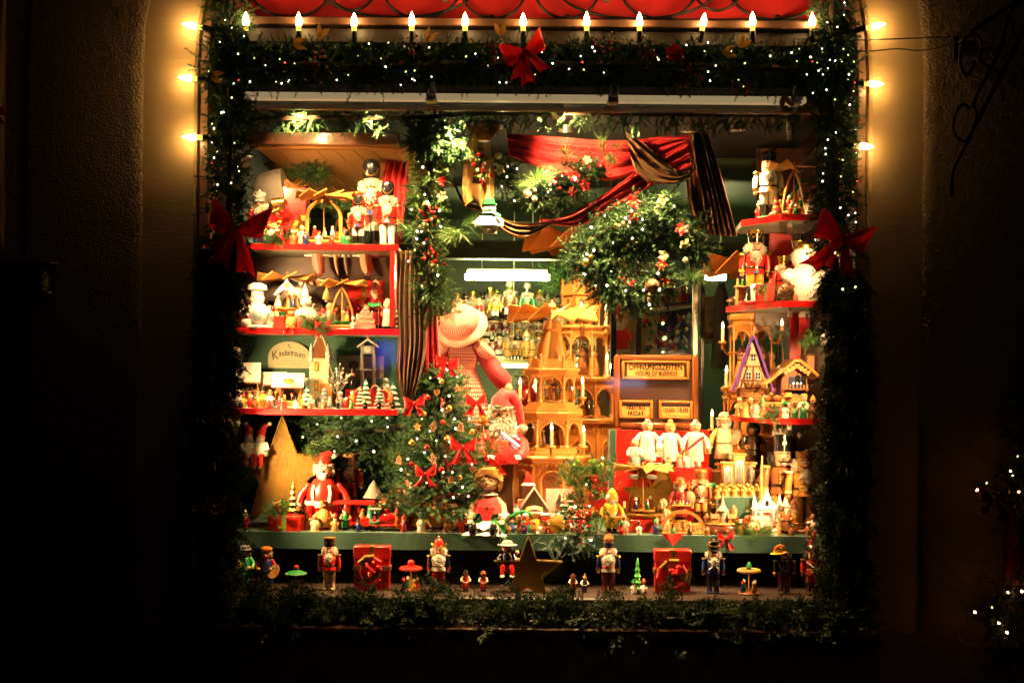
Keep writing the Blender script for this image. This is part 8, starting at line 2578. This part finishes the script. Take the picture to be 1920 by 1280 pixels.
F('tall black guardsman nutcracker with a fur topped hat',1466,.66,TB,190,hatk='tall',hatm='black',hatt='wood',coat='wood_brown',sleeve='wood_brown',pants='wood',boot='wood_dark',skin='skin',hair='fur_black',beard=None,base='wood',props=('rifle',),trim='wood_pale',panel='wood')
F('tan soldier nutcracker with a star crown and bright legs',1507,.58,TB + .016,152,hatk='crowncap',hatm='wood_brown',hatt='wood_pale',coat='wood_orange',sleeve='wood_pale',pants='wood_pale',boot='wood_pale',skin='wood_pale',base=None,beard='fur_white',hair='fur_white',props=('instrument',),trim='ivory')
T = thing('wooden_block','pale wooden plank under the tan soldier','block',tuple(at(1512,.58,TB)))
part(T,'block',G().box((0,0,.009),(.13,.12,.013),'wood',ch=.003))
F('pointed hat gnome glowing white near the right end of the table',1472,.49,TB,72,body='coat',hatk='cone',hatm='ivory',coat='ginger',beard='fur_white',hair='fur_white',base='wood_brown',name='gnome',cat='gnome',props=('basket',),arms='front')
T = thing('lantern_house','openwork white metal lantern house with a tall roof','lantern',tuple(at(1437,.54,TB)))
k = S(.54)
part(T,'back_wall',G().box((0,.03,.05),(.11,.004,.10),'white'))
rf = part(T,'roof',G().prism([(-.062,.10),(.062,.10),(.018,.135),(0,.185),(-.018,.135)],-.012,.03,'snow'))
for x in (-.05,-.025,0,.025,.05):
 part(T,'column',G().lathe([(.004,0),(.0035,.1)],'white',8,c=(x,-.02,0)))
for x in (-.0375,-.0125,.0125,.0375):
 part(T,'arch_bar',G().tube([(x + .0125 * math.cos(R(a_)),-.02,.075 + .018 * math.sin(R(a_))) for a_ in range(0,181,30)],.0025,'white',6))
part(T,'base',G().box((0,.005,.005),(.125,.07,.01),'white',ch=.003))
part(T,'door_bow',G().ball((0,-.025,.085),(.014,.006,.006),'red',8,5))
part(rf,'roof_window',G().prism(arch_line(.014,.022),-.016,-.012,'black'),(0,0,.115))
for sx in (-1,1):
 part(rf,'turret',G().lathe([(.010,.09),(.010,.12),(0,.165)],'snow',10,c=(sx * .052,-.005,0)))
part(T,'tea_light',G().lathe([(0,.010),(.014,.010),(.014,.022),(0,.022)],'flame',12))
tiered_tree('dark small toy fir left of the lantern house',at(1403,.56,TB),60 * S(.56),12 * S(.56),'olive',5,None)
pine_cone('dark pine cone in front of the lantern house',at(1438,.47,TB + .004),.045)
sprig('fir tuft with yellow ribbon at the right of the table',at(1420,.445,TB + .012),.085,12,'fir_lit',3,seed=85,spread=1.8,up=.1,bm='orange')
T = thing('bead_rope','red bead rope hanging at the right end of the table','bead rope',tuple(P(1527,1000,.36)))
o = Vector(T.location)
for j in range(14):
 part(T,'bead',G().ball(tuple(P(1528 - 1.6 * j,998 + 4.2 * j,.36) - o),.0065,'red_gloss',8,6))
# ================================================================== bottom row on the ledge
ZQ = ZL + .001
def Bt(label,px,hpx,y=.27,**k):
 return F(label,px,y,ZQ,hpx,**k)
Bt('fiddler in green with a flat cap at the left end of the bottom row',458,82,hatk='cap',hatm='stone_grey',body='coat',coat='green',sleeve='bright_green',arms='front',props=('violin',),base=None,name='fiddler_smoker',cat='smoker figure',pants='ivory',boot='ivory',hair='fur_grey',beard=None)
Bt('painter smoker with an orange beret and a palette',499,80,hatk='beret',hatm='orange',body='coat',coat='dark_blue',sleeve='crimson',arms='front',props=('palette',),base='wood_brown',name='painter_smoker',cat='smoker figure',hair='fur_grey',beard='crimson')
def mini_carousel(label,px,hpx,capm,knob,y=.26,kind='roof',stem='wood_pale',ring=None):
 T = thing('mini_carousel',label,'toy carousel',tuple(at(px,y,ZQ)),s=hpx * S(y))
 part(T,'base',G().lathe([(0,0),(.32,0),(.34,.03),(.32,.06),(0,.06)],'wood_brown',18))
 part(T,'pole',G().lathe([(.035,.05),(.03,.75)],stem,8))
 if kind == 'roof':
  c = part(T,'canopy',G().lathe([(0,.62),(.42,.60),(.44,.63),(.3,.72),(.1,.78),(0,.79)],capm,20))
  for k in range(10):
   a = 2 * math.pi * k / 10
   part(c,'canopy_dot',G().ball((.4 * math.cos(a),.4 * math.sin(a),.645),.03,('white','yellow','red')[k % 3],6,4))
  part(T,'knob',G().ball((0,0,.87),.11,knob,12,8))
 else:
  c = part(T,'ring',G().tube([(.32 * math.cos(R(a)),.32 * math.sin(R(a)),.72) for a in range(0,360,24)],.06,ring or capm,8,closed=True).box((0,0,.72),(.62,.05,.04),capm).box((0,0,.721),(.05,.62,.04),capm))
  part(T,'knob',G().lathe([(.06,.76),(.1,.84),(.06,.95),(0,1.02)],knob,12) if knob == 'green' else G().ball((0,0,.9),.11,knob,12,8))
 for k in range(4):
  a = 2 * math.pi * k / 4 + .5
  peg(T,'rider',.24 * math.cos(a),.24 * math.sin(a),.07,.36,('red','green','dark_blue','yellow')[k],'skin',('yellow','white','red','white')[k])
 return T
mini_carousel('toadstool carousel with a dotted green cap and red knob',555,48,'green','red')
Bt('red coated nutcracker king with white trousers in the bottom row',617,98,hatk='crown',hatm='black',hatt='gold_leaf',coat='red',pants='ivory',boot='ivory',base=None,props=('sabre',))
gift('red gift with a tinsel bow left in the bottom row',at(698,.30,ZQ),.145,.06,.172,0,'red','gold_leaf',front=True,bowsz=.05,seed=8)
mini_carousel('little carousel with red knobs between gift and red domed nutcracker',770,58,'red','red',kind='ring')
Bt('nutcracker with a red domed helmet and gold crown points',822,102,hatk='dome',hatm='red',hatt='gold',coat='white',sleeve='dark_blue',pants='red',boot='red',base=None,props=('sabre','sash'),cuff='crimson')
Bt('small black haired toy soldier left of the pair',873,40,body='coat',hatk='bowler',hatm='black',coat='red',sleeve='white',base=None,hair=None,beard=None,name='toy_soldier',cat='toy soldier',arms='front',belt='white')
Bt('small copper haired toy soldier right of the pair',906,38,body='coat',hatk='bowler',hatm='ginger',coat='red',sleeve='white',base=None,hair=None,beard=None,name='toy_soldier',cat='toy soldier',arms='front',belt='white')
gold_star('gold star in the bottom row with the watchman on its arm',P(990,1072,.26),.142,.045,(0,0,0),'gold_leaf')
qs = P(951,1062,.27)
T = thing('night_watchman','little night watchman with a horn and pike sitting on the gold star','figurine',tuple(qs),0,54 * S(.27))
part(T,'body',G().lathe([(0,0),(.22,0),(.26,.08),(.22,.36),(.12,.5),(0,.52)],'dark_blue',14))
hd = part(T,'head',G().ball((0,0,.66),(.18,.18,.19),'skin',12,8))
part(hd,'hat',G().lathe([(.33,.74),(.34,.77),(.2,.79),(.16,.9),(0,.93)],'stone_grey',16))
part(hd,'nose',G().ball((0,-.18,.66),.04,'pink',7,5))
part(hd,'beard',G().ball((0,-.12,.56),(.12,.08,.09),'wood_dark',9,6))
for sx in (-1,1):
 lg = part(T,'leg',G().tube([(sx * .13,-.1,.05),(sx * .16,-.3,.04),(sx * .17,-.32,-.22)],[.09,.085,.07],'red',8))
 part(lg,'shoe',G().ball((sx * .17,-.37,-.28),(.08,.12,.06),'ivory',8,6))
 part(T,'arm',G().tube([(sx * .18,0,.42),(sx * .3,-.1,.28),(sx * .24,-.2,.24)],[.08,.08,.06],'dark_blue',8))
part(T,'pike',G().tube([(-.3,-.15,-.05),(-.26,-.15,1.15)],.018,'wood_dark',6).lathe([(.05,1.12),(.07,1.2),(0,1.38)],'steel',6,c=(-.256,-.15,0)))
part(T,'lantern',G().box((.36,-.1,.2),(.15,.13,.22),'yellow',ch=.01))
part(T,'child_head',G().ball((.33,-.05,.5),.09,'skin',8,6))
Bt('small dark toy soldier half hidden by the sill branches',1074,34,body='coat',hatk='bowler',hatm='cocoa',coat='red_dark',sleeve='white',base=None,hair=None,beard=None,name='toy_soldier',cat='toy soldier',arms='front',belt='white')
Bt('small toy soldier with a gold spike half hidden by the sill branches',1096,36,body='coat',hatk='cone',hatm='gold_leaf',coat='dark_blue',sleeve='white',base=None,hair=None,beard=None,name='toy_soldier',cat='toy soldier',arms='front',belt='white')
Bt('blue nutcracker with a furry busby in the bottom row',1140,108,hatk='furcap',hatm='dark_blue',hatt='fur_brown',coat='stone_grey',sleeve='dark_blue',pants='red_dark',boot='red_dark',base=None,belt='red')
tiered_tree('shiny green turned toy tree with children in the bottom row',at(1195,.26,ZQ),66 * S(.26),10 * S(.26),'bright_green',5,None,base='green')
for i,(px,m_,hm) in enumerate(((1189,'white','green'),(1207,'white','red'))):
 toy_person(('tiny child with a green cap under the shiny green tree','tiny child with a red cap under the shiny green tree')[i],at(px,.235,ZQ),27 * S(.24),m_,'skin',hm,'brim' if i == 0 else 'cone')
gift('red gift with a tinsel bow right in the bottom row',at(1260,.30,ZQ),.145,.06,.168,0,'red','gold_leaf',front=True,bowsz=.055,seed=12)
Bt('blue nutcracker in a corded shako at the right of the bottom row',1337,102,hatk='shako',hatm='black',hatt='gold',coat='dark_blue',sleeve='blue',pants='dark_blue',boot='dark_blue',base=None,props=('cross_belts',))
mini_carousel('little ring carousel with a green flame knob in the bottom row',1404,60,'ginger_light','green',kind='ring',ring='ginger_light')
Bt('musketeer nutcracker in a yellow hat with an orange plume',1470,92,hatk='wide',hatm='yellow',hatt='orange',coat='black',sleeve='black',pants='red_dark',boot='wood_dark',skin='wood_brown',beard='fur_black',hair='fur_black',base=None,cuff='yellow',mous='black')
Bt('pirate nutcracker in a tricorn hat at the right end of the bottom row',1522,92,hatk='tricorn',hatm='black',hatt='gold',coat='red_dark',sleeve='red',pants='orange',boot='wood_dark',hair='fur_black',beard=None,base=None,props=('sash','instrument'),belt='orange')
# ================================================================== the shop behind
def tube_lamp(label,a,b,y,z,power=None):
 A,B_ = P(a[0],a[1],y),P(b[0],b[1],y)
 c = (A + B_) / 2
 L = (B_ - A).length
 T = thing('fluorescent_tube',label,'lamp',tuple(c))
 part(T,'tube',G().lathe([(0,-L / 2),(.016,-L / 2),(.018,-L / 2 + .01),(.018,L / 2 - .01),(.016,L / 2),(0,L / 2)],'tube_light',12,M=Matrix.Rotation(R(90),4,'Y')))
 part(T,'fitting',G().box((0,.02,.035),(L * .96,.05,.03),'white_metal',ch=.004))
 for sx in (-1,1):
  part(T,'cord',G().tube([(sx * L * .3,.02,.05),(sx * L * .3,.02,2.69 - c.z)],.004,'white_metal',5))
 return T
# a lit blue sign on the far side of the street; the glass mirrors it
BL = thing('blue_shop_sign','blue lit shop sign across the street mirrored in the glass','sign',(-1.3,-8.0,1.9))
part(BL,'case',G().box((0,-.06,0),(.46,.06,.36),'black_plastic',ch=.01))
for x,z,w_,h_ in ((.02,.02,.09,.16),(.10,.05,.06,.10),(.12,-.06,.05,.09),(.0,-.11,.14,.04)):
 part(BL,'light_panel',G().box((x,-.02 + .01 * x,z),(w_,.02,h_),'neon_blue',ch=.02))
BL = thing('blue_shop_lamp','pale blue strip lamp across the street mirrored on the opening hours board','lamp',(1.25,-8.0,1.62))
part(BL,'case',G().box((0,-.05,0),(.66,.06,.12),'black_plastic',ch=.01))
part(BL,'light_panel',G().box((-.12,0,0),(.36,.03,.06),'neon_pale',ch=.01))
tube_lamp('long bright fluorescent tube hanging in the shop',(872,519),(1030,520),2.75,0)
tube_lamp('short bright fluorescent tube at the right of the shop door post',(1316,519),(1361,520),2.9,0)
tube_lamp('fluorescent tube under the shop shelf behind the pyramid',(925,682),(1110,684),3.30,0)
T = thing('shop_shelving','shop shelving filled with golden nutcrackers behind the display','shelving',(P(980,600,3.45).x,3.45,0.04))
zs_ = [P(980,py,3.3).z for py in (676,640,606)]
x0,x1 = P(830,600,3.3).x,P(1180,600,3.3).x
cx_ = T.location.x
for i,z_ in enumerate(zs_ + [P(980,760,3.3).z]):
 part(T,'board',G().box(((x0 + x1) / 2 - cx_,-.05 + .09 * (i % 3),z_ - .04 - .012),(x1 - x0,.24,.024),'pale_cream',ch=.003))
for x in (x0,(x0 + x1) / 2,x1):
 part(T,'upright',G().box((x - cx_,.18,.88),(.03,.03,1.76),'pale_cream',ch=.002))
protos = []
styles = [dict(hatk='crown',hatm='gold',coat='yellow',pants='ivory',beard='fur_white'),dict(hatk='shako',hatm='black',coat='wood_pale',pants='wood_pale',beard='fur_white'),dict(hatk='tall',hatm='wood_brown',coat='wood_brown',pants='wood',beard='fur_grey'),
  dict(hatk='bowler',hatm='olive',coat='ginger_light',body='coat',beard='fur_white'),dict(hatk='furcap',hatm='black',hatt='fur_white',coat='red_dark',pants='white'),dict(hatk='cone',hatm='ivory',coat='wood_pale',body='coat')]
q = random.Random(3)
rows = [(0,26,.17,3.32,.036),(1,24,.17,3.42,.04),(2,20,.21,3.52,.04)]
first = {}
for row,cnt,h_,y_,jit in rows:
 zt_ = zs_[row] + .001
 for i in range(cnt):
  X = x0 + .05 + (x1 - x0 - .1) * (i + .5) / cnt + q.uniform(-.01,.01)
  si = q.randrange(len(styles))
  H_ = h_ * q.uniform(.8,1.15)
  lb = 'golden lit nutcracker figure on the shop shelf behind the display'
  if si not in first:
   first[si] = fig(lb,(X,y_ - .02,zt_),H_,group='nutcrackers on the shop shelves',base='wood',name='shelf_nutcracker',cat='nutcracker',**styles[si])
  else:
   copy_tree(first[si],(X,y_ + q.uniform(-.05,.03),zt_),q.uniform(-20,20),H_,lb)
for i,(px,hpx,kw,lb) in enumerate(((898,52,dict(hatk='bowler',hatm='ivory',coat='red',body='coat'),'shop figure with a straw hat beside the gingham doll'),(928,62,dict(hatk='beret',hatm='olive',coat='yellow',hair='fur_white'),'large nutcracker in a flat dark hat on the upper shop shelf'),
         (955,78,dict(hatk='furcap',hatm='olive',hatt='fur_white',coat='wood_brown'),'tall shop nutcracker with a white fur plume'),(988,74,dict(hatk='furcap',hatm='black',hatt='fur_white',coat='green'),'shop nutcracker in a corded black busby'))):
 fig(lb,at(px,3.22,zs_[2] + .001),hpx * S(3.3) / 1.1,base='wood',**kw)
T = thing('red_shop_shelf','red shelf edge high on the shop wall','shelf',tuple(P(960,567,3.6)))
part(T,'board',G().box((0,.05,0),(.42,.16,.03),'red',ch=.004))
sprig('bright green bush on the shop wall right of the fluorescent tube',P(1050,530,3.2),.22,70,'fir_lit',0,tm=FIRS,seed=90,cat='bush',name='artificial_bush')
# shop door: posts
for i,(px,w_,y0_,y1_,m_,yy,lb) in enumerate(((1305,10,430,800,'steel',1.55,'bright metal door post right of the opening hours board'),(1318,8,430,800,'black',1.56,'black rubber edge right of the metal door post'),(1198,10,430,700,'black',1.75,'dark upright of the shop door in the middle'),(1151,10,540,700,'black',1.8,'dark upright of the shop door beside the castle pyramid'))):
 a,b = P(px,y0_,yy),P(px,y1_,yy)
 T = thing('door_post',lb,'post',(a.x,yy,.04))
 part(T,'bar',G().box((0,0,1.32),(w_ * S(yy),.04,2.62),m_,ch=.003))
T = thing('shop_poster','pale poster with faint lettering on the shop wall by the door','poster',tuple(P(1333,600,2.4)))
part(T,'sheet',G().box((0,0,0),(.085,.004,.26),'pale_cream'))
for z_,w_,h_ in ((.045,.05,.012),(.03,.04,.008),(.0,.012,.004),(-.03,.022,.026),(-.085,.07,.03),(-.095,.026,.016)):
 part(T,'print',G().box((0,-.003,z_),(w_,.002,h_),'print_pale' if h_ < .02 else 'wood_pale'))
T = thing('pale_coat','pale hanging coat by the shop door','coat',tuple(P(1352,580,2.2)))
part(T,'cloth',G().tube([(0,0,.14),(0,0,.08),(.0,0,-.1),(-.01,0,-.32)],[.03,.07,.08,.09],'bonnet',12,flat=.5))
T = thing('santa_figure','red felt Santa figure hanging on the cream shop wall','Santa doll',tuple(P(1160,660,2.3)),s=.25)
part(T,'body',G().lathe([(0,0),(.22,0),(.24,.06),(.16,.4),(.1,.55),(0,.58)],'red_cloth',14))
part(T,'trim',G().lathe([(.235,.0),(.25,.03),(.235,.07)],'white',14))
hd = part(T,'head',G().ball((0,0,.68),(.14,.13,.14),'skin',12,8))
part(hd,'hat',G().lathe([(.16,.74),(.12,.86),(.05,1.0),(0,1.05)],'red_cloth',12))
part(hd,'beard',G().fur((0,-.1,.58),(.12,.06,.12),'fur_white',80,.05,.02,.7,4))
for sx in (-1,1):
 part(T,'arm',G().tube([(sx * .12,0,.5),(sx * .22,-.03,.34),(sx * .24,-.06,.24)],[.06,.06,.05],'red_cloth',8))
part(B,'shop_partition',G().box((P(1175,600,2.45).x,2.46,1.36),(.34,.03,2.6),'pale_cream'))
# ornament shelves seen through the door glass
T = thing('ornament_shelf','snow covered wall shelf crowded with glass ornaments right of the door','shelving',tuple(P(1255,600,2.4)))
o = Vector(T.location)
part(T,'board',G().box((0,.06,P(1255,578,2.4).z - o.z),(.32,.2,.02),'snow',ch=.004),rot=(0,R(-9),0))
part(T,'board',G().box((0,.06,P(1255,668,2.4).z - o.z),(.32,.2,.02),'pale_cream',ch=.004))
part(T,'back',G().box((0,.17,-.05),(.32,.01,.50),'dark_blue'))
cols = ['red_gloss','gold','purple','teal','glass_bead','orange','green','white','crimson','pale_blue']
for i in range(46):
 px,py = q.uniform(1208,1300),q.uniform(590,655)
 m_ = q.choice(cols)
 t_ = thing('glass_ornament','coloured glass ornament hanging in the crowded shop shelf by the door','bauble',tuple(P(px,py,q.uniform(2.30,2.42))),s=q.uniform(.009,.017),group='glass ornaments in the shop')
 part(t_,'ball',G().lathe([(0,-1.2),(.5,-.9),(1,-.1),(.8,.6),(.3,.9),(.25,1.2),(0,1.25)],m_,10))
 part(t_,'cap',G().lathe([(.3,1.15),(.3,1.4),(0,1.5)],'gold',8))
for i,(px,m_,hm) in enumerate(((1216,'pink','white'),(1230,'white','gold'),(1246,'orange','red'),(1272,'yellow','orange'),(1284,'red','orange'),(1262,'pale_blue','white'))):
 toy_person(('pink','white','orange','yellow','red','blue')[i] + ' ornament figure standing on the snow covered shop shelf',at(px,2.36,P(px,574,2.36).z + .012 + (px - 1255) * S(2.4) * .16),.085,m_,'skin',hm,'cone')
fairy_string('added lights for a chandelier reflection among the glass ornaments in the shop',[P(1243,606,2.26),P(1246,634,2.26),P(1243,660,2.26)],.010,cable=False)  # bulbs added in place of a chandelier mirrored in the window
# ================================================================== small figures that fill the gaps
def mini(kind,label,px,y,z,hpx,m='red',hm='white',hk='cone'):
 h = hpx * S(y)
 if kind == 'tree':
  return tiered_tree(label,at(px,y,z),h,h * .3,m,4,hm if hm != 'white' else 'snow')
 if kind == 'snowman':
  T = thing('small_snowman',label,'snowman',tuple(at(px,y,z)),rnd.uniform(-20,20),h)
  part(T,'body',G().ball((0,0,.27),(.26,.25,.27),'white',12,8))
  hd = part(T,'head',G().ball((0,0,.64),(.18,.18,.18),'white',12,8))
  part(hd,'nose',G().lathe([(.03,0),(0,.12)],'orange',7),(0,-.16,.64),(R(90),0,0))
  part(hd,'hat',G().lathe([(.2,.78),(.2,.8),(.13,.81),(.12,.98),(0,1.0)],hm,10))
  for sx in (-1,1):
   part(hd,'eye',G().ball((sx * .06,-.16,.70),.02,'black',5,4))
  part(T,'scarf',G().tube([(.15 * math.cos(R(a)),.15 * math.sin(R(a)),.5) for a in range(0,360,40)],.045,m,6,closed=True))
  return T
 T = toy_person(label,at(px,y,z),h / (1.08 if hm else .9),m,'skin',hm,hk,rz=rnd.uniform(-25,25),name='wooden_' + kind,cat=kind,base='wood' if kind == 'angel' else None)
 if kind == 'angel':
  for sx in (-1,1):
   part(T,'wing',G().ball((sx * .2,.1,.5),(.15,.03,.2),'gold',8,5))
  part(T,'candle',G().lathe([(.03,.35),(.03,.6),(0,.62)],'candle_wax',6,c=(.17,-.14,0)))
 elif kind == 'smoker':
  part(T,'beard',G().lathe([(0,-.2),(.06,-.1),(.09,.02),(0,.05)],'fur_white',8,c=(0,-.09,.68),sy=.6))
 return T
for a in (
 ('angel','wooden angel between the drummer and the gift on the top left shelf',508,.52,L1,44,'white',None),('angel','wooden angel left of the top arch pyramid',566,.48,L1,38,'ivory',None),('smoker','tiny smoker right of the top arch pyramid base',645,.47,L1,34,'green','red'),
 ('snowman','small snowman left of the chef snowman',462,.47,L2,40,'red','black'),('angel','white angel right of the chef snowman',505,.56,L2,46,'white',None),('smoker','red smoker under the gothic arch pyramid',561,.465,L2,34,'red','white'),
 ('snowman','small snowman in front of the polar bears',606,.49,L2,40,'green','red'),('angel','angel left of the star arch pyramid',618,.56,L2,52,'white',None),('smoker','tiny grey smoker right of the star arch pyramid',662,.475,L2,26,'pale_blue','white'),('tree','tiny green fir at the right end of the middle left shelf',741,.55,L2,44,'green','white'),
 ('villager','villager with a sack in front of the middle stall',524,.425,zv,26,'crimson','wood_brown','cap'),('villager','villager in white under the front stall roof end',584,.435,zv,30,'ivory','ginger','cap'),('tree','little snowy fir between the front stall and tower',576,.45,zv,40,'teal','white'),
 ('villager','tiny red villager beside the bare tree',649,.44,zv,24,'red','white','cap'),('villager','tiny blue villager right of the bare tree',656,.45,zv,26,'dark_blue','stone_grey','cap'),('tree','snowy fir at the right end of the village',737,.50,zv,48,'teal','white'),('villager','golden villager at the left village end',456,.46,zv,30,'yellow','red','cap'),
 ('smoker','small smoker between the gift and the fat Santa',574,.50,TB,44,'wood_brown','red'),('angel','small angel in front of the fat Santa',590,.455,TB,32,'ivory',None),('smoker','small smoker in ochre right of the gingerbread sack figure',628,.46,TB,36,'ginger_light','red'),('tree','small fir behind the gnome',633,.60,TB,60,'green','white'),
 ('villager','tiny conductor in front of the train wagon',672,.445,TB,30,'dark_blue','black','brim'),('smoker','small red capped smoker by the train',757,.45,TB,34,'red_dark','red'),('angel','small angel left of the gingerbread man',790,.45,TB,34,'white',None),('smoker','gingerbread child between the gingerbread figures',836,.445,TB,30,'ginger','ivory'),('smoker','red elf beside the skirt of the sitting doll',866,.455,TB,34,'red','green'),
 ('villager','blue villager beside the shoe of the sitting doll',960,.445,TB,30,'blue','ginger','cap'),('villager','green villager before the half timbered house',994,.45,TB,28,'green','red','cap'),('snowman','tiny snowman before the red plinth',1016,.45,TB,30,'red','black'),('villager','red villager under the berry spray',1047,.445,TB,30,'red','white','cap'),('tree','tiny snowy fir behind the villagers',968,.54,TB,48,'teal','white'),('tree','small snowy fir by the brick toy house',1070,.57,TB,70,'teal','white'),
 ('angel','angel on the table right of the yellow smoker',1170,.47,TB,36,'white',None),('smoker','tiny smoker between the red box and the candle arch',1232,.46,TB,34,'green','wood_brown'),('angel','angel left of the toy seller',1243,.60,TB,60,'ivory',None),('smoker','brown smoker between candle arch and music box',1325,.48,TB,40,'wood_brown','ginger'),('smoker','miner smoker in front of the green step',1376,.56,TB,52,'wood_dark','wood_brown'),
 ('angel','pale angel left of the lantern house',1412,.475,TB,34,'ivory',None),('smoker','tiny smoker right of the lantern house',1456,.45,TB,34,'wood','wood_brown'),('smoker','wooden shepherd behind the glowing gnome',1487,.56,TB,64,'wood_orange','wood_brown'),('angel','angel at the right end of the table',1524,.49,TB + .0,40,'white',None),
 ('smoker','tiny red smoker beside the white nutcracker',1424,.68,R1,40,'red','white'),('angel','tiny angel at the right of the top right shelf',1517,.50,R1,34,'white',None),('smoker','tiny smoker between the king nutcracker and the gift',1446,.58,R2,46,'green','red'),('angel','angel behind the pine cone',1455,.72,R2,60,'white',None),('smoker','brown smoker left of the snowman with the carrot nose',1490,.485,R2,36,'wood_brown','red'),
 ('angel','pale angel in front of the tall half timbered clock',1408,.60,R3,36,'wood_pale',None),('smoker','wooden forester in front of the sledges',1430,.55,R3,38,'wood_orange','green'),('smoker','wooden musician left of the straw tower',1468,.47,R3,36,'ginger','wood_pale'),('smoker','wooden trumpeter at the right end of the lowest right shelf',1524,.48,R3,44,'wood_brown','wood_pale')):
 mini(*a)
ORD = ('first','second','third','fourth','fifth','sixth','seventh','eighth','ninth','tenth','eleventh','twelfth')
qf = random.Random(21)
for where,x0,x1,n,y,z,h in (('behind the toy train',572,764,9,.67,TB,62),('at the back of the middle left shelf',476,722,9,.73,L2,58),('along the front edge of the snowy village',452,736,12,.412,L3,24),
        ('at the table edge before the toy houses',952,1072,8,.436,TB,30),('along the right half of the table edge',1166,1516,12,.437,TB,29),('at the front of the lowest right shelf',1474,1528,4,.462,R3,34),
        ('at the front of the top left shelf',500,650,7,.462,L1,30),('behind the smokers near the organ',1335,1450,6,.80,TB + .02,84)):
 for i in range(n):
  c_ = qf.choice(('red','wood_brown','wood_dark','green','dark_blue','crimson','ginger','black','white','yellow'))
  toy_person(ORD[i] + ' small figure from the left ' + where,at(x0 + (x1 - x0) * i / (n - 1) + qf.uniform(-4,4) * (n < 12),y + qf.uniform(-.008,.008),z),h * S(y) * qf.uniform(.75,1.05),c_,qf.choice(('skin','skin','wood_brown')),
    qf.choice(('red','white','black','gold','wood_brown','green')),qf.choice(('cone','brim','cap')),rz=qf.uniform(-30,30),group='small figures ' + where,held=qf.choice((None,'gold','red','wood_pale')))
